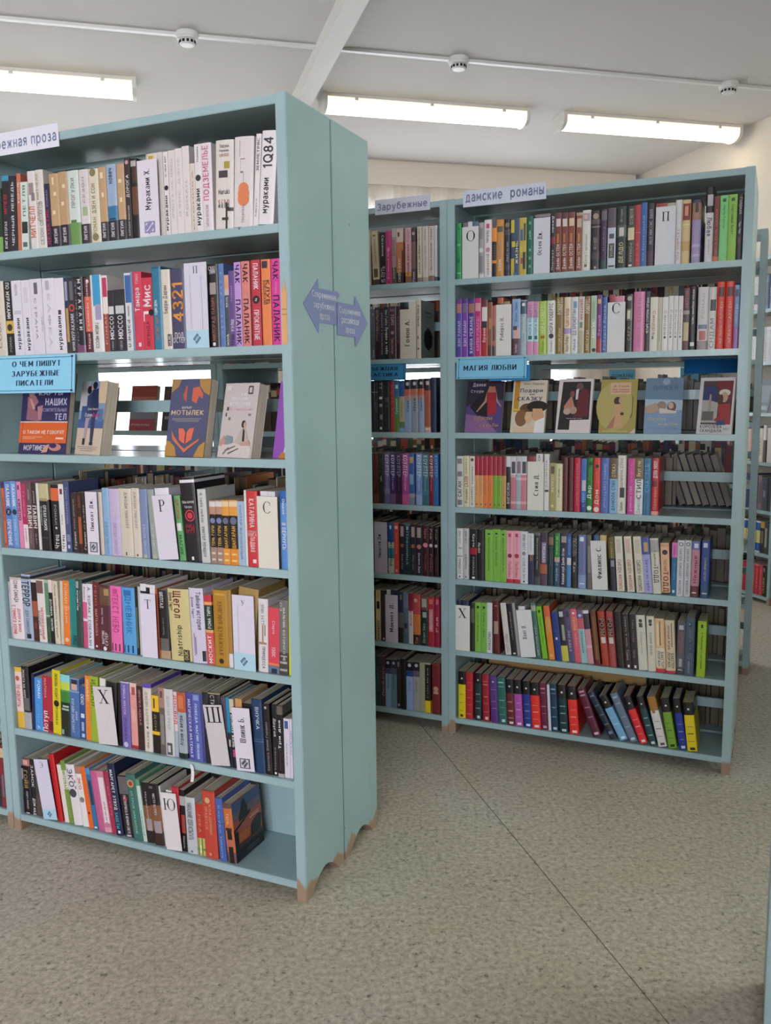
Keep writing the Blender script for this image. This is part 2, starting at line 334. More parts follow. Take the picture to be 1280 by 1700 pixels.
# ------------------------------------------------------------------ books
def parse(d):
    out = []
    for t in d.split(';'):
        t = t.strip()
        if not t: continue
        k = t.split(' ')
        out.append(k[:5] + [' '.join(k[5:])] if k[0] in 'tT' else (k[:4] + [' '.join(k[4:])] if k[0] == 'h' else k))
    return out
def book_meshes(T, H, D, style, base, deco):
    """spine at y=0 facing -y, x across the thickness, y into the shelf"""
    mb = MB(); hard = style == 'H'
    bul = min(.0032, .14 * T) if hard else min(.0008, .05 * T)
    ct = .0024 if hard else .0006
    ct = min(ct, T * .2)
    n = 8 if hard else 4
    def cx(i): return T * (.5 - .5 * math.cos(PI * i / n))
    def yb(x): q = abs(2 * x / T - 1); return -bul * (1 - q ** 4)
    outer = [(0, D)] + [(cx(i), yb(cx(i)) + bul) for i in range(n + 1)] + [(T, D)]
    inner = [(ct, D), (ct, ct + bul)] + [(cx(i), max(ct, yb(cx(i)) + bul + ct)) for i in range(1, n)] + [(T - ct, ct + bul), (T - ct, D)]
    m = len(outer)
    for k in range(m - 1):
        a, b = outer[k], outer[k + 1]; c, d = inner[k], inner[k + 1]
        mb.poly([(*a, 0), (*b, 0), (*b, H), (*a, H)], base)
        mb.poly([(*d, 0), (*c, 0), (*c, H), (*d, H)], base if not hard else 'e6e0d4')
        mb.poly([(*a, H), (*b, H), (*d, H), (*c, H)], base)
        mb.poly([(*c, 0), (*d, 0), (*b, 0), (*a, 0)], base)
    for k in (0, m - 1):
        a, c = outer[k], inner[k]; q = [(*a, 0), (*a, H), (*c, H), (*c, 0)]
        mb.poly(q if k else q[::-1], base)
    off = [0.0]
    def nxt(): off[0] += .00009; return off[0] + .00012
    def sy(x): return yb(x) + bul
    def patch(xa, xb, za, zb, c):
        o = nxt(); nn = max(1, int(round((xb - xa) * n))); xs = [T * (xa + (xb - xa) * k / nn) for k in range(nn + 1)]
        for a, b in zip(xs, xs[1:]): mb.poly([(a, sy(a) - o, za * H), (b, sy(b) - o, za * H), (b, sy(b) - o, zb * H), (a, sy(a) - o, zb * H)], c)
        return o
    for k in parse(deco):
        if k[0] == 'b':
            za, zb, c = float(k[1]), float(k[2]), k[3]; o = patch(0, 1, za, zb, c)
            mb.poly([(T + o * .6, sy(T) - o, za * H), (T + o * .6, D, za * H), (T + o * .6, D, zb * H), (T + o * .6, sy(T) - o, zb * H)], c)
            mb.poly([(-o * .6, D, za * H), (-o * .6, sy(0) - o, za * H), (-o * .6, sy(0) - o, zb * H), (-o * .6, D, zb * H)], c)
        elif k[0] == 'q':   # print on the right-hand board
            xx = T + .0004 + nxt(); a_, b_, c_, d_ = float(k[1]) * D, float(k[2]) * D, float(k[3]) * H, float(k[4]) * H
            mb.poly([(xx, a_ + .001, c_), (xx, b_, c_), (xx, b_, d_), (xx, a_ + .001, d_)], k[5])
        elif k[0] == 'g':
            xx = T + .0004 + nxt(); mb.poly([(xx, float(p_.split(',')[0]) * D + .001, float(p_.split(',')[1]) * H) for p_ in k[2:]], k[1])
        elif k[0] == 'r': patch(float(k[1]), float(k[2]), float(k[3]), float(k[4]), k[5])
        elif k[0] == 'o':
            x, z, r, c = float(k[1]) * T, float(k[2]) * H, float(k[3]) * T, k[4]; y = min(sy(x - r * .7 if x > r else x), sy(x), 0.0005) - nxt()
            mb.poly([(x + r * math.cos(a * PI / 10), y - .0001, z + r * math.sin(a * PI / 10)) for a in range(20)], c)
        elif k[0] in 'tT':
            za, zb, c = float(k[1]) * H, float(k[2]) * H, k[3]; w = k[4].split(','); wf = float(w[0]) * T; xc = (float(w[1]) if len(w) > 1 else .5) * T
            y = -nxt() - .0002
            if k[0] == 't': put_text(mb, k[5], lambda u, v: (xc + wf * (.5 - v), y, za + (zb - za) * u), c)
            else: put_text(mb, k[5], lambda u, v: (xc + wf * (v - .5), y, zb - (zb - za) * u), c)
        elif k[0] == 'h':
            zc, w, c, s = float(k[1]) * H, float(k[2]) * T, k[3], k[4]; y = -nxt() - .0002
            if len(s) == 1 and serif(s):
                hh = w / .8
                for pl in serif(s): mb.poly([(T / 2 + (px - .45) * hh, y, zc + (py - .5) * hh) for px, py in pl], c)
            else:
                asp = text_polys(s)[1]; hh = min(w / asp * 1.3, w)
                put_text(mb, s, lambda u, v: (T / 2 + w * (u - .5), y, zc + hh * (v - .5)), c)
    pg = MB(); i = .003 if hard else .0004
    pg.box(ct + .0001, T - ct - .0001, ct + bul + .0002, D - i, i, H - i)
    return mb, pg
def card_mesh(T, H, D, base, deco):
    """paper divider: front panel, a return panel down the left side, top lip open"""
    mb = MB(); t = .0011
    mb.box(0, T, 0, t, 0, H, base); mb.box(0, t, t, D, 0, H, base)
    y0 = [0.0]
    def nxt(): y0[0] -= .00012; return y0[0]
    for k in parse(deco):
        if k[0] == 'b': y = nxt(); mb.poly([(0, y, float(k[1]) * H), (T, y, float(k[1]) * H), (T, y, float(k[2]) * H), (0, y, float(k[2]) * H)], k[3])
        elif k[0] == 'r':
            y = nxt(); a, b, c, d = float(k[1]) * T, float(k[2]) * T, float(k[3]) * H, float(k[4]) * H
            if b - a < .0006: b = a + .0006
            mb.poly([(a, y, c), (b, y, c), (b, y, d), (a, y, d)], k[5])
        elif k[0] == 'o':   # the library's little book emblem: a tilted square with page strokes
            y = nxt(); x, z, r = float(k[1]) * T, float(k[2]) * H, float(k[3]) * T
            mb.poly([(x - r, y, z), (x - r * .1, y, z - r * 1.1), (x + r, y, z + r * .1), (x + r * .1, y, z + r * 1.1)], k[4])
            for q in range(3):
                y = nxt(); f = -.5 + q * .45
                mb.poly([(x + r * (f - .1), y, z + r * f), (x + r * f, y, z + r * (f - .1)), (x + r * (f + .45), y, z + r * (f + .3)), (x + r * (f + .35), y, z + r * (f + .4))], 'e8eef2')
        elif k[0] in 'tT':
            y = nxt(); za, zb, c = float(k[1]) * H, float(k[2]) * H, k[3]; w = k[4].split(','); wf = float(w[0]) * T; xc = (float(w[1]) if len(w) > 1 else .5) * T
            if k[0] == 't': put_text(mb, k[5], lambda u, v: (xc + wf * (.5 - v), y, za + (zb - za) * u), c, True)
        elif k[0] == 'h':
            y = nxt(); zc, w, c = float(k[1]) * H, float(k[2]) * T, k[3]; hh = w / (1.1 if k[4] in 'ШЮ' else .85)
            for pl in serif(k[4]): mb.poly([(T / 2 + (px - (.56 if k[4] == 'Ш' else .62 if k[4] == 'Ю' else .42)) * hh, y, zc + (py - .5) * hh) for px, py in pl], c)
    return mb
def cname(h):
    r, g, b = [int(h[i:i + 2], 16) / 255 for i in (0, 2, 4)]; mx, mn = max(r, g, b), min(r, g, b); s = 0 if mx == 0 else (mx - mn) / mx
    if mx < .2: return 'black'
    if s < .13 or (s < .22 and mx < .35):
        return 'white' if mx > .84 else 'light grey' if mx > .66 else 'grey' if mx > .4 else 'charcoal'
    d = mx - mn
    hu = (60 * ((g - b) / d) if mx == r else 60 * ((b - r) / d) + 120 if mx == g else 60 * ((r - g) / d) + 240) % 360
    if 12 < hu <= 70 and s < .32 and mx > .7: return 'cream'
    if mx < .33: return 'dark ' + ('red' if hu < 20 or hu > 335 else 'brown' if hu < 50 else 'green' if hu < 185 else 'blue' if hu < 255 else 'purple')
    if hu < 12 or hu > 345: b_ = 'pink' if s < .4 and mx > .6 else 'maroon' if mx < .5 else 'red'
    elif hu < 40: b_ = 'brown' if mx < .6 else 'tan' if s < .5 else 'orange'
    elif hu < 68: b_ = 'olive' if mx < .65 else 'yellow'
    elif hu < 165: b_ = 'lime green' if mx > .7 and hu < 130 else 'green'
    elif hu < 195: b_ = 'teal'
    elif hu < 250: b_ = 'light blue' if s < .45 and mx > .6 else 'blue'
    elif hu < 290: b_ = 'lilac' if s < .35 else 'purple'
    else: b_ = 'pink' if mx > .75 and s < .6 else 'magenta'
    return b_
ORD = ['first', 'second', 'third', 'fourth', 'fifth', 'sixth', 'seventh', 'eighth', 'ninth', 'tenth', 'eleventh', 'twelfth', 'thirteenth', 'fourteenth', 'fifteenth', 'sixteenth']
SHELF = {0: 'bottom', 1: 'sixth', 2: 'fifth', 3: 'fourth', 4: 'display', 5: 'second', 6: 'top'}
CASE = {'A': 'near bookcase', 'B': 'far right bookcase', 'C': 'middle bookcase', 'G': 'bookcase by right wall'}
def looks(b):
    col = cname(b['c']); st = 'hardback' if b['st'] == 'H' else 'paperback'; ft = ''
    dk = parse(b['d'])
    for k in dk:
        if k[0] == 'b' and cname(k[3]) != col and float(k[2]) - float(k[1]) > .08:
            a_, z_ = float(k[1]), float(k[2])
            ft = 'with %s %s' % (cname(k[3]), 'foot' if a_ < .02 else 'top' if z_ > .97 else 'band'); break
    if not ft:
        for k in dk:
            if k[0] in 'tTh' and cname(k[3]) != col: ft = 'with %s lettering' % cname(k[3]); break
    if not ft: ft = 'without lettering' if not any(k[0] in 'tTh' for k in dk) else 'with faint lettering'
    return col, st, ft
def label_row(u, i, books):
    ls = [looks(b) for b in books]; keys = ['%s %s %s' % x for x in ls]
    for b, k, (col, st, ft) in zip(books, keys, ls):
        where = '%s shelf of %s' % (SHELF[i], CASE[u])
        if keys.count(k) == 1: b['label'] = '%s, %s' % (k, where); continue
        thick = 'thick ' if b['w'] > .034 else 'thin ' if b['w'] < .0105 else ''
        same = [q for q, kk in zip(books, keys) if kk == k]; n_ = same.index(b)
        if thick and sum(1 for q in same if (q['w'] > .034) == (b['w'] > .034) and (q['w'] < .0105) == (b['w'] < .0105)) == 1: b['label'] = '%s%s, %s' % (thick, k, where)
        else: b['label'] = '%s %s from left, %s' % (ORD[min(n_, 15)], k, where)
ROWS = {}
def read_rows(txt):
    cur = None
    for L in txt.strip().split('\n'):
        if L[0] == '@': cur = []; ROWS[(L[1], int(L[2]))] = cur; continue
        a, d = L.split('|', 1); f = a.split()
        cur.append(dict(s=float(f[0]) / 1000, w=float(f[1]) / 1000, h=float(f[2]) / 1000, l=float(f[3]), st=f[4], c=f[5], d=d))
def build_row(u, i, z, mw):
    rnd = random.Random(i * 7 + ord(u)); row = ROWS.get((u, i), [])
    books = [b for b in row if b['st'] != 'K']; label_row(u, i, books)
    grp = 'books on the %s shelf of the %s' % (SHELF[i], CASE[u])
    for b in row:
        T, H = b['w'], b['h']; l = b['l']
        if b['st'] == 'K':
            inside = any(q['s'] < b['s'] + .004 and q['s'] + q['w'] > b['s'] + .0005 for q in books)
            mb = card_mesh(T, H, .004 if inside else .1, b['c'], b['d'])
            o = mb.build('divider_card', M_PAPER)
            txt = [k[-1] for k in parse(b['d']) if k[0] in 'th'][0]
            nm = 'lettered %s (%s)' % (txt, dict(zip('ПРСТУХШЮОЭ', 'the P,the R,the S,the T,the U,the Kh,the Sh,the Yu,the O,the E'.split(',')))[txt]) if len(txt) == 1 else 'with an author name'
            tag(o, 'white divider card %s, %s shelf of %s' % (nm, SHELF[i], CASE[u]), 'divider card', 'white shelf divider cards')
            setback = .0035
        else:
            D = (.142 if b['st'] == 'H' else .124) + rnd.uniform(-.006, .006)
            mb, pg = book_meshes(T, H, D, b['st'], b['c'], b['d'])
            o = mb.build('hardback_book' if b['st'] == 'H' else 'paperback_book', M_COVER)
            pg.build('page_block', M_PAGES, o)
            tag(o, b['label'], 'hardback book' if b['st'] == 'H' else 'paperback book', grp); setback = .012 - (.003 if b['st'] == 'H' else 0) + rnd.uniform(0, .0025)
        if l < 0: pv = Matrix.Translation((b['s'], setback, z + .0003)) @ Matrix.Rotation(R(l), 4, 'Y')
        else: pv = Matrix.Translation((b['s'] + T, setback, z + .0003)) @ Matrix.Rotation(R(l), 4, 'Y') @ Matrix.Translation((-T, 0, 0))
        o.matrix_world = mw @ pv

# ------------------------------------------------------------------ bookcases
W, PT, ST, DEP, HT = 1.0223, .0287, .021, .2205, 2.0
ZA = [.0517, .3264, .6035, .878, 1.1528, 1.4293, 1.7106]
ZB = [.0606, .3327, .6107, .8863, 1.1645, 1.441, 1.7189]
ZG = [.045, .31, .575, .87, 1.17, 1.477, 1.79]
_parts = {}
def bookcase(label, mw, Z, ht=HT, slats=True, group='teal painted library bookcases'):
    root = empty('bookcase', mw); tag(root, label, 'bookcase', group)
    key = (tuple(Z), ht)
    if key not in _parts:
        prof = [(0, 0), (.034, 0)]
        for k in range(9): prof.append((.05 + (DEP - .1) * k / 8, .012 + .036 * math.sin(PI * (k + .6) / 9.2)))
        prof += [(DEP - .034, 0), (DEP, 0), (DEP, ht), (0, ht)]
        side = MB(); side.prism(prof, 0, PT, 'x')
        side_m = side.mesh('side_panel', M_PAINT)
        import bmesh
        b = bmesh.new(); b.from_mesh(side_m); bmesh.ops.recalc_face_normals(b, faces=b.faces)
        bmesh.ops.bevel(b, geom=[e for e in b.edges if e.calc_length() > ht * .9], offset=.0018, segments=2, affect='EDGES'); b.to_mesh(side_m); b.free()
        sh = MB(); w = W - 2 * PT; sh.box(0, w, .0015, DEP - .012, -ST, 0); shm = sh.mesh('shelf', M_SHELF)
        b = bmesh.new(); b.from_mesh(shm); bmesh.ops.bevel(b, geom=[e for e in b.edges if e.calc_length() > w * .9], offset=.0015, segments=2, affect='EDGES'); b.to_mesh(shm); b.free()
        sl = MB(); sl.box(0, w, 0, .011, -.017, .017)
        _parts[key] = (side_m, shm, sl.mesh('back_slat', M_SHELF))
    sm, shm, slm = _parts[key]
    def put(name, me, x, y, z):
        o = bpy.data.objects.new(name, me); C.objects.link(o); o.parent = root; o.location = (x, y, z); return o
    put('side_panel', sm, 0, 0, 0); put('side_panel', sm, W - PT, 0, 0)
    for z in Z: put('shelf', shm, PT, 0, z)
    put('top_board', shm, PT, 0, ht - .001)
    if slats:
        for z in Z: put('back_slat', slm, PT, DEP - .011, z + .118 + (.012 if z > 1.1 else 0))
    return root
FA = frame(-1.15235, 2.51628, -23.918); FB = frame(.23531, 3.24172, -24.267)
FC = FB @ Matrix.Translation((-W - .0006, 0, 0)); FC2 = FB @ Matrix.Translation((-2 * W - .002, 0, 0))
FLIP = Matrix.Translation((W, .4475, 0)) @ Matrix.Rotation(PI, 4, 'Z')
FAL = FA @ Matrix.Translation((-W - .0045, .004, 0))
FF = FB @ Matrix.Translation((.024, 1.17, 0)); FF2 = FF @ Matrix.Translation((-W - .0006, 0, 0))
FE = frame(.738, 1.57, -23.9)
G0 = RE * 3.59 + RN * 5.41; FG = frame(G0.x, G0.y, -75)

